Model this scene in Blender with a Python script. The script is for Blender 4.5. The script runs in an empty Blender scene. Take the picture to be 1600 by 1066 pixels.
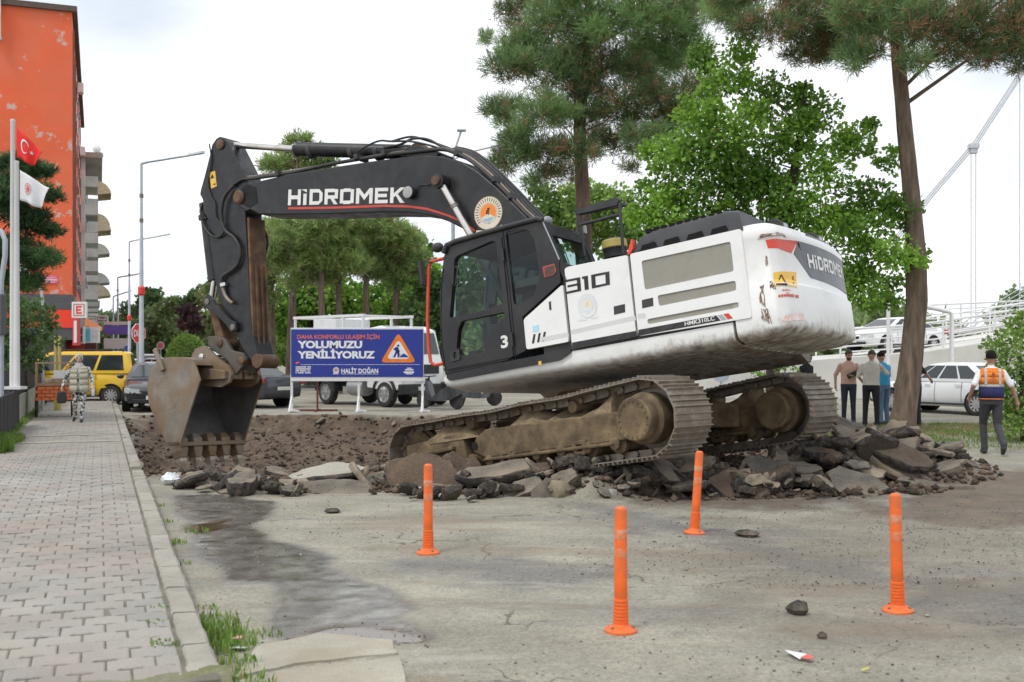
import bpy, math, random
import numpy as np
from mathutils import Vector, Matrix
from mathutils.geometry import tessellate_polygon

SC = bpy.context.scene
COL = SC.collection
R = math.radians
# ------------------------------------------------------------------ camera
F0, CX, CY, EYE = 1690.0, 800.0, 556.0, 1.65      # focal length in photo pixels, horizon row, eye height
cd = bpy.data.cameras.new('camera')
cd.sensor_width = 36.0
cd.lens = 36.0 * F0 / 1600.0
cd.shift_y = (CY - 533.0) / 1600.0
cd.clip_start = 0.1
cd.clip_end = 3000
cam = bpy.data.objects.new('camera', cd)
COL.objects.link(cam)
cam.location = (0, 0, EYE)
cam.rotation_euler = (R(90), 0, 0)
cd.dof.use_dof = True
cd.dof.focus_distance = 14.0
cd.dof.aperture_fstop = 3.2
SC.camera = cam
# ------------------------------------------------------------------ sky, sun, exposure
SUN_EL, SUN_AZ = 58.0, -140.0                       # degrees; azimuth measured from +Y towards +X
W = bpy.data.worlds.new('World')
SC.world = W
W.use_nodes = True
nt = W.node_tree
for n in list(nt.nodes): nt.nodes.remove(n)
wo = nt.nodes.new('ShaderNodeOutputWorld')
bg = nt.nodes.new('ShaderNodeBackground')
sky = nt.nodes.new('ShaderNodeTexSky')
sky.sky_type = 'NISHITA'
sky.sun_disc = False
sky.sun_elevation = R(SUN_EL)
sky.sun_rotation = R(SUN_AZ)
bg.inputs['Strength'].default_value = 0.1
tc = nt.nodes.new('ShaderNodeTexCoord')
mp = nt.nodes.new('ShaderNodeMapping'); mp.inputs['Scale'].default_value = (1.0, 1.0, 2.6)
nz = nt.nodes.new('ShaderNodeTexNoise'); nz.inputs['Scale'].default_value = 2.2; nz.inputs['Detail'].default_value = 5; nz.inputs['Roughness'].default_value = .5
cr = nt.nodes.new('ShaderNodeValToRGB')
cr.color_ramp.elements[0].position = .36; cr.color_ramp.elements[0].color = (7.6, 8.3, 9.3, 1)
cr.color_ramp.elements[1].position = .58; cr.color_ramp.elements[1].color = (12.2, 12.4, 12.7, 1)
mx = nt.nodes.new('ShaderNodeMix'); mx.data_type = 'RGBA'; mx.inputs[0].default_value = .94   # closed cloud cover over the blue
nt.links.new(tc.outputs['Generated'], mp.inputs[0]); nt.links.new(mp.outputs[0], nz.inputs['Vector'])
nt.links.new(nz.outputs['Fac'], cr.inputs[0])
nt.links.new(sky.outputs[0], mx.inputs[6]); nt.links.new(cr.outputs[0], mx.inputs[7])
nt.links.new(mx.outputs[2], bg.inputs['Color']); nt.links.new(bg.outputs[0], wo.inputs[0])
sd = bpy.data.lights.new('sun', 'SUN')
sd.energy = 1.5; sd.angle = R(14); sd.color = (1.0, .965, .91)
sun = bpy.data.objects.new('sun', sd); COL.objects.link(sun)
sv = Vector((math.sin(R(SUN_AZ)) * math.cos(R(SUN_EL)), math.cos(R(SUN_AZ)) * math.cos(R(SUN_EL)), math.sin(R(SUN_EL))))
sun.rotation_euler = sv.to_track_quat('Z', 'Y').to_euler()
SC.view_settings.view_transform = 'Standard'
SC.view_settings.look = 'None'
SC.view_settings.exposure = 0.12
SC.view_settings.gamma = 1.0
SC.render.engine = 'CYCLES'
SC.cycles.max_bounces = 6
SC.cycles.transparent_max_bounces = 8

# ------------------------------------------------------------------ helpers
rnd = random.Random(7)
NR = np.random.RandomState(11)

def ground(px, py, z=0.0):
    """the point at height z that the photograph shows at pixel px, py"""
    Y = F0 * (EYE - z) / (py - CY)
    return Vector(((px - CX) / F0 * Y, Y, z))

def at(px, py, Y):
    return Vector(((px - CX) / F0 * Y, Y, EYE - (py - CY) / F0 * Y))

def col3(c): return (c[0], c[1], c[2], 1.0)

MATS = {}
def pbr(name, base, rough=.6, metal=0.0, var=.12, scale=4.0, bump=0.0, bscale=60.0, dirt=None, damt=.5, dscale=2.0,
        dth=.5, spec=.5, coat=0.0, grain=0.0, gscale=200.0, rvar=.0, stretch=None, world=False):
    """procedural surface: base colour with two scales of mottling, an optional second (dirt) colour in patches, fine relief"""
    if name in MATS: return MATS[name]
    m = bpy.data.materials.new(name); m.use_nodes = True; MATS[name] = m
    t = m.node_tree; N = t.nodes; L = t.links
    b = N['Principled BSDF']
    b.inputs['Roughness'].default_value = rough; b.inputs['Metallic'].default_value = metal
    b.inputs['Specular IOR Level'].default_value = spec
    b.inputs['Coat Weight'].default_value = coat
    co = N.new('ShaderNodeTexCoord'); src = co.outputs['Object']
    if world: src = N.new('ShaderNodeNewGeometry').outputs['Position']
    if stretch:
        mm = N.new('ShaderNodeMapping'); mm.inputs['Scale'].default_value = stretch
        L.new(src, mm.inputs[0]); src = mm.outputs[0]
    def noise(s, d=4, r=.55):
        n = N.new('ShaderNodeTexNoise'); n.inputs['Scale'].default_value = s; n.inputs['Detail'].default_value = d
        n.inputs['Roughness'].default_value = r; L.new(src, n.inputs['Vector']); return n.outputs['Fac']
    def ramp(fac, p0, c0, p1, c1):
        r = N.new('ShaderNodeValToRGB'); e = r.color_ramp.elements
        e[0].position = p0; e[0].color = c0; e[1].position = p1; e[1].color = c1
        L.new(fac, r.inputs[0]); return r.outputs[0]
    lo = tuple(max(0, c * (1 - var)) for c in base); hi = tuple(min(1, c * (1 + var)) for c in base)
    c = ramp(noise(scale), .3, col3(lo), .7, col3(hi))
    def mix(a, bcol, fac, mode='MIX'):
        x = N.new('ShaderNodeMix'); x.data_type = 'RGBA'; x.blend_type = mode
        if isinstance(fac, float): x.inputs[0].default_value = fac
        else: L.new(fac, x.inputs[0])
        L.new(a, x.inputs[6])
        if isinstance(bcol, tuple): x.inputs[7].default_value = col3(bcol)
        else: L.new(bcol, x.inputs[7])
        return x.outputs[2]
    if grain > 0:
        g = ramp(noise(gscale, 2, .6), .25, (1 - grain, 1 - grain, 1 - grain, 1), .75, (1 + grain, 1 + grain, 1 + grain, 1))
        c = mix(c, g, 1.0, 'MULTIPLY')
    if dirt is not None:
        f = ramp(noise(dscale, 7, .65), dth - .06, (0, 0, 0, 1), dth + .18, (damt, damt, damt, 1))
        c = mix(c, tuple(dirt), f)
    L.new(c, b.inputs['Base Color'])
    if rvar > 0:
        rr = ramp(noise(scale * 2.3), .3, (rough - rvar,) * 3 + (1,), .7, (min(1, rough + rvar),) * 3 + (1,))
        L.new(rr, b.inputs['Roughness'])
    if bump > 0:
        bp = N.new('ShaderNodeBump'); bp.inputs['Strength'].default_value = bump; bp.inputs['Distance'].default_value = .02
        L.new(noise(bscale, 5, .6), bp.inputs['Height']); L.new(bp.outputs[0], b.inputs['Normal'])
    return m

def glass(name, tint=(.5, .62, .6), rough=.03, alpha=.35):
    if name in MATS: return MATS[name]
    m = bpy.data.materials.new(name); m.use_nodes = True; MATS[name] = m
    t = m.node_tree; N = t.nodes; L = t.links
    for n in list(N): N.remove(n)
    o = N.new('ShaderNodeOutputMaterial'); tr = N.new('ShaderNodeBsdfTransparent'); tr.inputs[0].default_value = col3(tint)
    gl = N.new('ShaderNodeBsdfGlossy'); gl.inputs['Roughness'].default_value = rough
    lw = N.new('ShaderNodeLayerWeight'); pw = N.new('ShaderNodeMath'); pw.operation = 'POWER'; pw.inputs[1].default_value = 4.0; L.new(lw.outputs['Facing'], pw.inputs[0])
    fr = N.new('ShaderNodeMath'); fr.operation = 'MULTIPLY_ADD'; fr.inputs[1].default_value = .85; fr.inputs[2].default_value = .045; L.new(pw.outputs[0], fr.inputs[0])
    mxs = N.new('ShaderNodeMixShader')
    L.new(fr.outputs[0], mxs.inputs[0]); L.new(tr.outputs[0], mxs.inputs[1]); L.new(gl.outputs[0], mxs.inputs[2])
    L.new(mxs.outputs[0], o.inputs[0])
    return m

def leafmat(name, dark, light, brown=None, transl=.35, rough=.55):
    """leaf colour varies from leaf to leaf by the face attribute 'tone' (0 dark, 1 light, 2 withered)"""
    if name in MATS: return MATS[name]
    m = bpy.data.materials.new(name); m.use_nodes = True; MATS[name] = m
    t = m.node_tree; N = t.nodes; L = t.links
    b = N['Principled BSDF']; b.inputs['Roughness'].default_value = rough; b.inputs['Specular IOR Level'].default_value = .35
    a = N.new('ShaderNodeAttribute'); a.attribute_name = 'tone'
    r = N.new('ShaderNodeValToRGB'); e = r.color_ramp.elements
    e[0].position = 0; e[0].color = col3(dark); e[1].position = .5; e[1].color = col3(light)
    if brown is not None:
        x = e.new(.56); x.color = col3(brown); x2 = e.new(1.0); x2.color = col3(tuple(q * 1.35 for q in brown))
    mu = N.new('ShaderNodeMath'); mu.operation = 'MULTIPLY'; mu.inputs[1].default_value = .5
    L.new(a.outputs['Fac'], mu.inputs[0]); L.new(mu.outputs[0], r.inputs[0])
    L.new(r.outputs[0], b.inputs['Base Color'])
    tl = N.new('ShaderNodeBsdfTranslucent'); L.new(r.outputs[0], tl.inputs[0])
    ms = N.new('ShaderNodeMixShader'); ms.inputs[0].default_value = transl
    L.new(b.outputs[0], ms.inputs[1]); L.new(tl.outputs[0], ms.inputs[2])
    L.new(ms.outputs[0], N['Material Output'].inputs[0])
    return m

def link(o, parent=None):
    COL.objects.link(o)
    if parent is not None: o.parent = parent
    return o

def tag(o, label=None, cat=None, group=None, kind=None):
    if label: o['label'] = label
    if cat: o['category'] = cat
    if group: o['group'] = group
    if kind: o['kind'] = kind
    return o

def empty(name, loc=(0, 0, 0), rz=0.0, label=None, cat=None, group=None):
    o = bpy.data.objects.new(name, None); o.empty_display_size = .2
    COL.objects.link(o); o.location = loc; o.rotation_euler = (0, 0, rz)
    return tag(o, label, cat, group)

class MB:
    def __init__(s): s.v = []; s.f = []; s.m = []
    def add(s, vs, fs, m=0):
        k = len(s.v); s.v += [tuple(p) for p in vs]
        for f in fs: s.f.append(tuple(i + k for i in f)); s.m.append(m)
        return s
    def box(s, c, d, M=None, m=0):
        x, y, z = d[0] / 2, d[1] / 2, d[2] / 2
        vs = [Vector((a * x, b * y, e * z)) for a in (-1, 1) for b in (-1, 1) for e in (-1, 1)]
        if M is not None: vs = [M @ p for p in vs]
        c = Vector(c); vs = [p + c for p in vs]
        return s.add(vs, [(0, 1, 3, 2), (4, 6, 7, 5), (0, 4, 5, 1), (2, 3, 7, 6), (0, 2, 6, 4), (1, 5, 7, 3)], m)
    def beam(s, a, b, w, h, m=0, up=(0, 0, 1)):
        a = Vector(a); b = Vector(b); d = (b - a); l = d.length; d.normalize()
        u = Vector(up)
        if abs(d.dot(u)) > .98: u = Vector((1, 0, 0))
        sd = d.cross(u).normalized(); u = sd.cross(d)
        M = Matrix((d, sd, u)).transposed()
        return s.box((a + b) / 2, (l, w, h), M, m)
    def prism(s, poly, a0, a1, axis='y', holes=(), m=0, mside=None):
        """outline (with holes) in two axes, thickness a0..a1 along the third"""
        loops = [list(poly)] + [list(h) for h in holes]
        flat = [p for l in loops for p in l]
        tri = tessellate_polygon([[Vector((p[0], p[1], 0)) for p in l] for l in loops])
        def P(p, a):
            return (p[0], a, p[1]) if axis == 'y' else ((a, p[0], p[1]) if axis == 'x' else (p[0], p[1], a))
        n = len(flat)
        ar = 0
        l0 = loops[0]
        for i in range(len(l0)): ar += l0[i][0] * l0[(i + 1) % len(l0)][1] - l0[(i + 1) % len(l0)][0] * l0[i][1]
        vs = [P(p, a0) for p in flat] + [P(p, a1) for p in flat]
        fs = []
        for t in tri:
            A, B, C = (flat[i] for i in t)
            cr_ = (B[0] - A[0]) * (C[1] - A[1]) - (B[1] - A[1]) * (C[0] - A[0])
            t = tuple(t) if cr_ > 0 else tuple(t)[::-1]
            fs.append(t); fs.append(tuple(i + n for i in t[::-1]))
        if axis == 'y': flip = (a1 > a0)
        elif axis == 'x': flip = (a1 < a0)
        else: flip = (a1 < a0)
        # caps face outwards when flip is set right
        capsf = fs if (axis == 'y') == (a1 > a0) else [f[::-1] for f in fs]
        s.add(vs, capsf, m)
        base = len(s.v) - 2 * n
        k = 0
        for li, l in enumerate(loops):
            c = len(l); a = 0
            for i in range(c): a += l[i][0] * l[(i + 1) % c][1] - l[(i + 1) % c][0] * l[i][1]
            ccw = a > 0
            out = ccw if li == 0 else not ccw
            for i in range(c):
                i0 = base + k + i; i1 = base + k + (i + 1) % c
                q = (i0, i1, i1 + n, i0 + n)
                good = out if ((axis == 'y') != (a1 > a0)) else not out
                s.f.append(q if good else q[::-1]); s.m.append(m if mside is None else mside)
            k += c
        return s
    def tube(s, pts, r, n=8, m=0, cap=True):
        pts = [Vector(p) for p in pts]
        rs = r if isinstance(r, (list, tuple)) else [r] * len(pts)
        prev = None; rings = []
        for i, p in enumerate(pts):
            d = (pts[min(i + 1, len(pts) - 1)] - pts[max(i - 1, 0)])
            if d.length < 1e-9: d = Vector((0, 0, 1))
            d.normalize()
            if prev is None:
                u = Vector((0, 0, 1)) if abs(d.z) < .95 else Vector((1, 0, 0))
                u = (u - d * u.dot(d)).normalized()
            else:
                u = prev - d * prev.dot(d)
                u = u.normalized() if u.length > 1e-6 else Vector((1, 0, 0))
            prev = u; w = d.cross(u)
            rings.append([p + (u * math.cos(2 * math.pi * k / n) + w * math.sin(2 * math.pi * k / n)) * rs[i] for k in range(n)])
        vs = [q for g in rings for q in g]; fs = []
        for i in range(len(rings) - 1):
            for k in range(n):
                a = i * n + k; b = i * n + (k + 1) % n
                fs.append((a, b, b + n, a + n))
        if cap:
            fs.append(tuple(range(n))[::-1]); fs.append(tuple((len(rings) - 1) * n + k for k in range(n)))
        return s.add(vs, fs, m)
    def lathe(s, prof, c=(0, 0, 0), axis=(0, 0, 1), n=16, m=0, ms=None):
        """profile [(radius, height)] turned about an axis"""
        a = Vector(axis).normalized()
        u = Vector((0, 0, 1)) if abs(a.z) < .9 else Vector((1, 0, 0))
        u = (u - a * u.dot(a)).normalized(); w = a.cross(u); c = Vector(c)
        k0 = len(s.v); vs = []
        for (r, h) in prof:
            for k in range(n):
                t = 2 * math.pi * k / n
                vs.append(c + a * h + (u * math.cos(t) + w * math.sin(t)) * r)
        s.add(vs, [], m)
        for i in range(len(prof) - 1):
            mm = ms[i] if ms else m
            for k in range(n):
                p = k0 + i * n + k; q = k0 + i * n + (k + 1) % n
                s.f.append((p, q, q + n, p + n)); s.m.append(mm)
        s.f.append(tuple(k0 + k for k in range(n))[::-1]); s.m.append(ms[0] if ms else m)
        s.f.append(tuple(k0 + (len(prof) - 1) * n + k for k in range(n))); s.m.append(ms[-1] if ms else m)
        return s
    def loft(s, rings, m=0, cap=True, closed=True):
        n = len(rings[0]); vs = [p for g in rings for p in g]; fs = []
        for i in range(len(rings) - 1):
            for k in range(n if closed else n - 1):
                a = i * n + k; b = i * n + (k + 1) % n
                fs.append((a, b, b + n, a + n))
        if cap:
            fs.append(tuple(range(n))[::-1]); fs.append(tuple((len(rings) - 1) * n + k for k in range(n)))
        return s.add(vs, fs, m)
    def blob(s, c, r, n=10, m=0, jit=0.0, rg=rnd, M=None):
        """ellipsoid with an optional uneven surface"""
        c = Vector(c); r = Vector(r if isinstance(r, (tuple, list, Vector)) else (r, r, r)); rings = []
        k = max(4, n // 2 + 1)
        for i in range(k):
            ph = math.pi * (i + .02) / (k - 1 + .04)
            g = []
            for j in range(n):
                th = 2 * math.pi * j / n
                q = 1 + (rg.random() - .5) * 2 * jit
                p = Vector((math.sin(ph) * math.cos(th) * r.x * q, math.sin(ph) * math.sin(th) * r.y * q, -math.cos(ph) * r.z * q))
                if M is not None: p = M @ p
                g.append(c + p)
            rings.append(g)
        return s.loft(rings, m)
    def mesh(s, name, mats, smooth=None):
        me = bpy.data.meshes.new(name); me.from_pydata(s.v, [], s.f)
        for q in (mats if isinstance(mats, (list, tuple)) else [mats]): me.materials.append(q)
        if max(s.m or [0]) > 0: me.polygons.foreach_set('material_index', s.m)
        if smooth is not None:
            me.polygons.foreach_set('use_smooth', [True] * len(me.polygons))
            if smooth < 180: me.set_sharp_from_angle(angle=R(smooth))
        me.update()
        return me
    def build(s, name, mats, parent=None, smooth=None, bevel=None, label=None, cat=None, group=None, kind=None, fix=True, seg=2):
        me = s.mesh(name, mats, smooth)
        if fix:
            import bmesh
            bm = bmesh.new(); bm.from_mesh(me); bmesh.ops.recalc_face_normals(bm, faces=bm.faces[:]); bm.to_mesh(me); bm.free()
        o = bpy.data.objects.new(name, me); link(o, parent)
        if bevel:
            b = o.modifiers.new('bevel', 'BEVEL'); b.width = bevel; b.segments = seg; b.limit_method = 'ANGLE'; b.angle_limit = R(40)
        return tag(o, label, cat, group, kind)

def np_mesh(name, V, F, mat, tone=None, smooth=False):
    V = np.asarray(V, np.float32); F = np.asarray(F, np.int32)
    me = bpy.data.meshes.new(name)
    me.vertices.add(len(V)); me.vertices.foreach_set('co', V.ravel())
    k = F.shape[1]
    me.loops.add(F.size); me.loops.foreach_set('vertex_index', F.ravel())
    me.polygons.add(len(F)); me.polygons.foreach_set('loop_start', np.arange(0, F.size, k, dtype=np.int32))
    try: me.polygons.foreach_set('loop_total', np.full(len(F), k, np.int32))
    except Exception: pass
    if smooth: me.polygons.foreach_set('use_smooth', np.ones(len(F), bool))
    for q in (mat if isinstance(mat, (list, tuple)) else [mat]): me.materials.append(q)
    if tone is not None:
        a = me.attributes.new('tone', 'FLOAT', 'FACE'); a.data.foreach_set('value', np.asarray(tone, np.float32))
    me.update(calc_edges=True); me.validate()
    return me

def obj(name, me, parent=None, **k):
    o = bpy.data.objects.new(name, me); link(o, parent); return tag(o, **k)

def hash2(ix, iy, seed=0):
    h = (ix.astype(np.int64) * 374761393 + iy.astype(np.int64) * 668265263 + seed * 974634777) & 0xffffffff
    h = ((h ^ (h >> 13)) * 1274126177) & 0xffffffff
    h = h ^ (h >> 16)
    return (h & 0xffff) / 65535.0
def vnoise(x, y, seed=0):
    ix = np.floor(x); iy = np.floor(y); fx = x - ix; fy = y - iy
    fx = fx * fx * (3 - 2 * fx); fy = fy * fy * (3 - 2 * fy)
    a = hash2(ix, iy, seed); b = hash2(ix + 1, iy, seed); c = hash2(ix, iy + 1, seed); d = hash2(ix + 1, iy + 1, seed)
    return (a * (1 - fx) + b * fx) * (1 - fy) + (c * (1 - fx) + d * fx) * fy
def fbm(x, y, seed=0, oct=4, gain=.5):
    t = 0; a = 1; s = 0
    for i in range(oct):
        t = t + a * vnoise(x * 2 ** i, y * 2 ** i, seed + i * 17); s += a; a *= gain
    return t / s
def inpoly(x, y, poly):
    r = np.zeros(x.shape, bool); n = len(poly)
    for i in range(n):
        x0, y0 = poly[i][:2]; x1, y1 = poly[(i + 1) % n][:2]
        c = ((y0 > y) != (y1 > y)) & (x < (x1 - x0) * (y - y0) / (y1 - y0 + 1e-12) + x0)
        r ^= c
    return r
def polysd(x, y, poly):
    """signed distance to a polygon, negative inside"""
    d = np.full(x.shape, 1e9); n = len(poly)
    for i in range(n):
        ax, ay = poly[i][:2]; bx, by = poly[(i + 1) % n][:2]
        ex, ey = bx - ax, by - ay
        t = np.clip(((x - ax) * ex + (y - ay) * ey) / (ex * ex + ey * ey + 1e-12), 0, 1)
        d = np.minimum(d, np.hypot(x - ax - t * ex, y - ay - t * ey))
    return np.where(inpoly(x, y, poly), -d, d)
def sstep(a, b, x):
    t = np.clip((x - a) / (b - a), 0, 1); return t * t * (3 - 2 * t)

_TX = {}
def text2d(s, width=None, height=None, bold=0.0, slant=0.0, space=1.0):
    """outline of lettering as flat triangles in a box width x height, origin bottom-left"""
    if s[0] == '~':            # a line of small print too blurred to read: strokes of ink, one per letter, with gaps between words
        rg_ = random.Random(s); n = int(s[1:]); v, f = [], []
        for i in range(n):
            if rg_.random() < .14: continue
            a, b, h = (i + .08) / n, (i + .84) / n, rg_.uniform(.75, 1); k = len(v)
            v += [(a, 0), (b, 0), (b, h), (a, h)]; f.append((k, k + 1, k + 2, k + 3))
        return v, f, 1.0, 1.0
    key = (s, bold, slant, space)
    if key not in _TX:
        c = bpy.data.curves.new('lettering', 'FONT'); c.body = s; c.size = 1.0; c.offset = bold; c.shear = slant; c.space_character = space
        c.resolution_u = 3; c.fill_mode = 'FRONT'
        o = bpy.data.objects.new('lettering', c); COL.objects.link(o)
        bpy.context.view_layer.update()
        me = bpy.data.meshes.new_from_object(o.evaluated_get(bpy.context.evaluated_depsgraph_get()))
        v = [(p.co.x, p.co.y) for p in me.vertices]; f = [tuple(p.vertices) for p in me.polygons]
        bpy.data.objects.remove(o); bpy.data.curves.remove(c); bpy.data.meshes.remove(me)
        _TX[key] = (v, f)
    v, f = _TX[key]
    x0 = min(p[0] for p in v); x1 = max(p[0] for p in v); y0 = min(p[1] for p in v); y1 = max(p[1] for p in v)
    if width is None: width = height * (x1 - x0) / (y1 - y0)
    if height is None: height = width * (y1 - y0) / (x1 - x0)
    return [((p[0] - x0) / (x1 - x0) * width, (p[1] - y0) / (y1 - y0) * height) for p in v], f, width, height

def quadmap(q):
    """bilinear map of the unit square to four corners: bottom-left, bottom-right, top-right, top-left"""
    q = [Vector(p) for p in q]
    return lambda u, v: (q[0] * (1 - u) + q[1] * u) * (1 - v) + (q[3] * (1 - u) + q[2] * u) * v
def lettering(mb, s, q, bold=.02, slant=0.0, m=0, space=1.0):
    """lay lettering into the quad q (3D corners bl, br, tr, tl)"""
    v, f, w, h = text2d(s, 1.0, 1.0, bold, slant, space)
    g = quadmap(q)
    mb.add([g(a, b) for a, b in v], f, m)
    return mb
# ================================================================== THE SETTING: ground, trench, pavement
U2 = Vector((-.3566, .9343, 0)); V2 = Vector((.9343, .3566, 0))      # along the street, across it (towards the road)
KERB = .55                                                            # distance of the kerb line from the camera foot, across the street
def street(s, t, z=0.0):
    """s metres along the kerb line, t metres to the road side of it"""
    p = V2 * (KERB + t) + U2 * s
    return Vector((p.x, p.y, z))

class Frame:
    def __init__(s, o, yaw_t, yaw_u, pitch):
        t = Vector((-math.cos(R(yaw_t)), math.sin(R(yaw_t)), 0))
        n = Vector((t.x * math.sin(R(pitch)), t.y * math.sin(R(pitch)), math.cos(R(pitch))))
        fh = Vector((-math.cos(R(yaw_u)), math.sin(R(yaw_u)), 0))
        f = (fh - n * fh.dot(n)).normalized()
        s.o = Vector(o); s.f = f; s.n = n; s.l = n.cross(f)
        s.M = Matrix(((f.x, s.l.x, n.x, o[0]), (f.y, s.l.y, n.y, o[1]), (f.z, s.l.z, n.z, o[2]), (0, 0, 0, 1)))
    def w(s, x, y, z): return s.o + s.f * x + s.l * y + s.n * z
    def side(s, px, py, y):
        """local (x, z) of the point of the plane y seen at a pixel of the photograph"""
        r = Vector(((px - CX) / F0, 1, -(py - CY) / F0)); c = Vector((0, 0, EYE))
        k = ((s.o - c).dot(s.l) + y) / r.dot(s.l); p = c + r * k - s.o
        return (p.dot(s.f), p.dot(s.n))
    def rear(s, px, py, x):
        r = Vector(((px - CX) / F0, 1, -(py - CY) / F0)); c = Vector((0, 0, EYE))
        k = ((s.o - c).dot(s.f) + x) / r.dot(s.f); p = c + r * k - s.o
        return (p.dot(s.l), p.dot(s.n))
EXO = (1.35, 14.8, .15)
TF = Frame(EXO, 46, 46, 9.2)      # crawler frame
UF = Frame(EXO, 46, 32, 9.2)      # slewed upper frame

PIT = [(-5.4, 15.3), (-4.2, 15.4), (-3.0, 15.3), (-2.0, 15.5), (-1.0, 16.0), (-.2, 17.2), (.6, 19), (1.6, 21.5), (2.2, 25), (1.5, 29), (-2, 30.2), (-7, 30.0), (-10.7, 29.6)]
DIST = [(-5.3, 14.9), (-4.0, 14.2), (-3.0, 13.7), (-1.5, 13.15), (.2, 12.75), (1.6, 12.35), (3.0, 12.4), (4.6, 12.65), (6.3, 14.2), (7.2, 16.4), (6.5, 19), (4.5, 22), (4, 30), (-10.9, 30.4)]
def height(x, y, lumps=True):
    sp = polysd(x, y, PIT); sdist = polysd(x, y, DIST)
    wob = (fbm(x * .9, y * .9, 3, 3) - .5) * .7
    h = -.5 * sstep(.05, -.9, sp + wob * .6)
    # bearing ground under the crawlers
    dx = x - EXO[0]; dy = y - EXO[1]
    lx = (dx * TF.f.x + dy * TF.f.y) / math.cos(R(9.2)); ly = dx * TF.l.x + dy * TF.l.y
    pl = EXO[2] - (dx * TF.n.x + dy * TF.n.y) / TF.n.z
    edge = sstep(.55, 0, np.maximum(np.abs(ly + .07) - 1.75, 0)) * sstep(-1.9, -.9, lx) * sstep(3.7, 2.7, lx)
    h = h * (1 - edge) + (pl - .05) * edge
    # heaps of broken road
    for (cx_, cy_, rx, ry, hh) in ((5.0, 14.8, 1.3, .9, .32), (4.1, 14.2, 1.0, .6, .18), (3.3, 13.9, 1.3, .5, .10), (-1.0, 14.2, 1.2, .5, .14), (5.7, 15.7, 1.0, .8, .16)):
        q = ((x - cx_) / rx) ** 2 + ((y - cy_) / ry) ** 2
        h = h + hh * np.exp(-q * 1.2) * (1 - edge)
    dm = sstep(.1, -.5, sdist + wob * .5)
    if lumps:
        h = h + dm * ((fbm(x * 1.3, y * 1.3, 5, 5, .6) - .5) * .42 + (fbm(x * 7, y * 7, 9, 3, .6) - .5) * .10) * (1 - .6 * edge)
    h = h + (fbm(x * .35, y * .35, 21, 2) - .5) * .03 * sstep(4, 8, y)
    return h
def hz(x, y, lumps=False):
    return float(height(np.array([float(x)]), np.array([float(y)]), lumps)[0])

def graded(a, b, step, lo, hi):
    mid = list(np.arange(a, b + 1e-6, step)); out = []; st = step; p = a
    while p > lo: st *= 1.28; p -= st; out.append(p)
    out = out[::-1] + mid; st = step; p = b
    while p < hi: st *= 1.28; p += st; out.append(p)
    return np.array(out)
gx = graded(-7.5, 10.0, .06, -900, 900); gy = graded(4.6, 31, .06, -60, 1500)
GX, GY = np.meshgrid(gx, gy)
GZ = height(GX, GY)
# keep the sheet under the raised pavement
ST = (GX * V2.x + GY * V2.y) - KERB
GZ = np.where((ST < -.03) & (GX > -40) & (GY > 4), np.minimum(GZ, 0) - .012, GZ)
pxl = CX + F0 * GX / np.maximum(GY, .5); pyl = CY + F0 * EYE / np.maximum(GY, .5)
# stains given as outlines on the ground (their corners read off the photograph)
def gpoly(pts): return [tuple(ground(*p)[:2]) for p in pts]
WET = gpoly([(250, 772), (330, 770), (432, 783), (438, 800), (405, 822), (440, 842), (500, 860), (540, 872), (535, 892), (600, 918), (655, 935), (662, 952), (628, 966),
             (668, 980), (698, 1002), (690, 1012), (640, 1004), (560, 1000), (470, 1004), (436, 1008), (405, 985), (425, 962), (400, 930), (330, 915), (300, 870), (280, 815)])
DRY = gpoly([(335, 908), (400, 908), (442, 918), (436, 936), (408, 958), (395, 985), (350, 965)])
PUD = gpoly([(478, 992), (520, 982), (575, 980), (640, 990), (672, 1003), (640, 1004), (590, 1000), (540, 999), (470, 1003)])
PUD2 = gpoly([(292, 818), (350, 812), (352, 824), (318, 832), (296, 830)])
SOILP = [gpoly(p) for p in ([(1290, 775), (1400, 785), (1420, 760), (1540, 740), (1700, 730), (1700, 800), (1600, 835), (1480, 830), (1400, 815), (1330, 800)],
                            [(900, 775), (1280, 775), (1330, 800), (1180, 800), (1000, 792)])]
GRAV = [gpoly(p) for p in ([(890, 785), (1040, 800), (1130, 820), (1210, 850), (1380, 880), (1360, 910), (1260, 905), (1180, 870), (1080, 850), (960, 815)],
                           [(1420, 900), (1700, 920), (1700, 1010), (1560, 980), (1440, 950)], [(560, 880), (800, 868), (960, 890), (900, 930), (700, 905)])]
wob = (fbm(GX * 2.6, GY * 2.6, 31, 6, .68) - .5)
wet = sstep(.03, -.10, polysd(GX, GY, WET) + wob * .28) * (1 - sstep(.06, -.12, polysd(GX, GY, DRY) + wob * .3))
pud = np.maximum(sstep(.06, .02, polysd(GX, GY, PUD) + wob * .10), sstep(.05, .0, polysd(GX, GY, PUD2) + wob * .2))
soil = sstep(.12, -.35, polysd(GX, GY, DIST) + wob * .6)
for p in SOILP: soil = np.maximum(soil, .75 * sstep(.3, -.4, polysd(GX, GY, p) + wob * 1.4))
soil = np.maximum(soil, .34 * sstep(.6, -.8, polysd(GX, GY, gpoly([(1060, 800), (1700, 790), (1700, 1100), (1180, 1000), (980, 880)])) + wob * 3.2))
grav = np.zeros_like(GX)
for p in GRAV: grav = np.maximum(grav, sstep(.25, -.3, polysd(GX, GY, p) + wob * 1.2))
# damp asphalt stays under the lumps of gravel: a few millimetres of relief
GZ = GZ + np.where(soil < .3, (fbm(GX * 14, GY * 14, 41, 2) - .5) * .010 * (1 - pud), 0) - pud * .006
nx_, ny_ = len(gx), len(gy)
idx = np.arange(nx_ * ny_).reshape(ny_, nx_)
FQ = np.stack([idx[:-1, :-1], idx[:-1, 1:], idx[1:, 1:], idx[1:, :-1]], -1).reshape(-1, 4)

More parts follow.
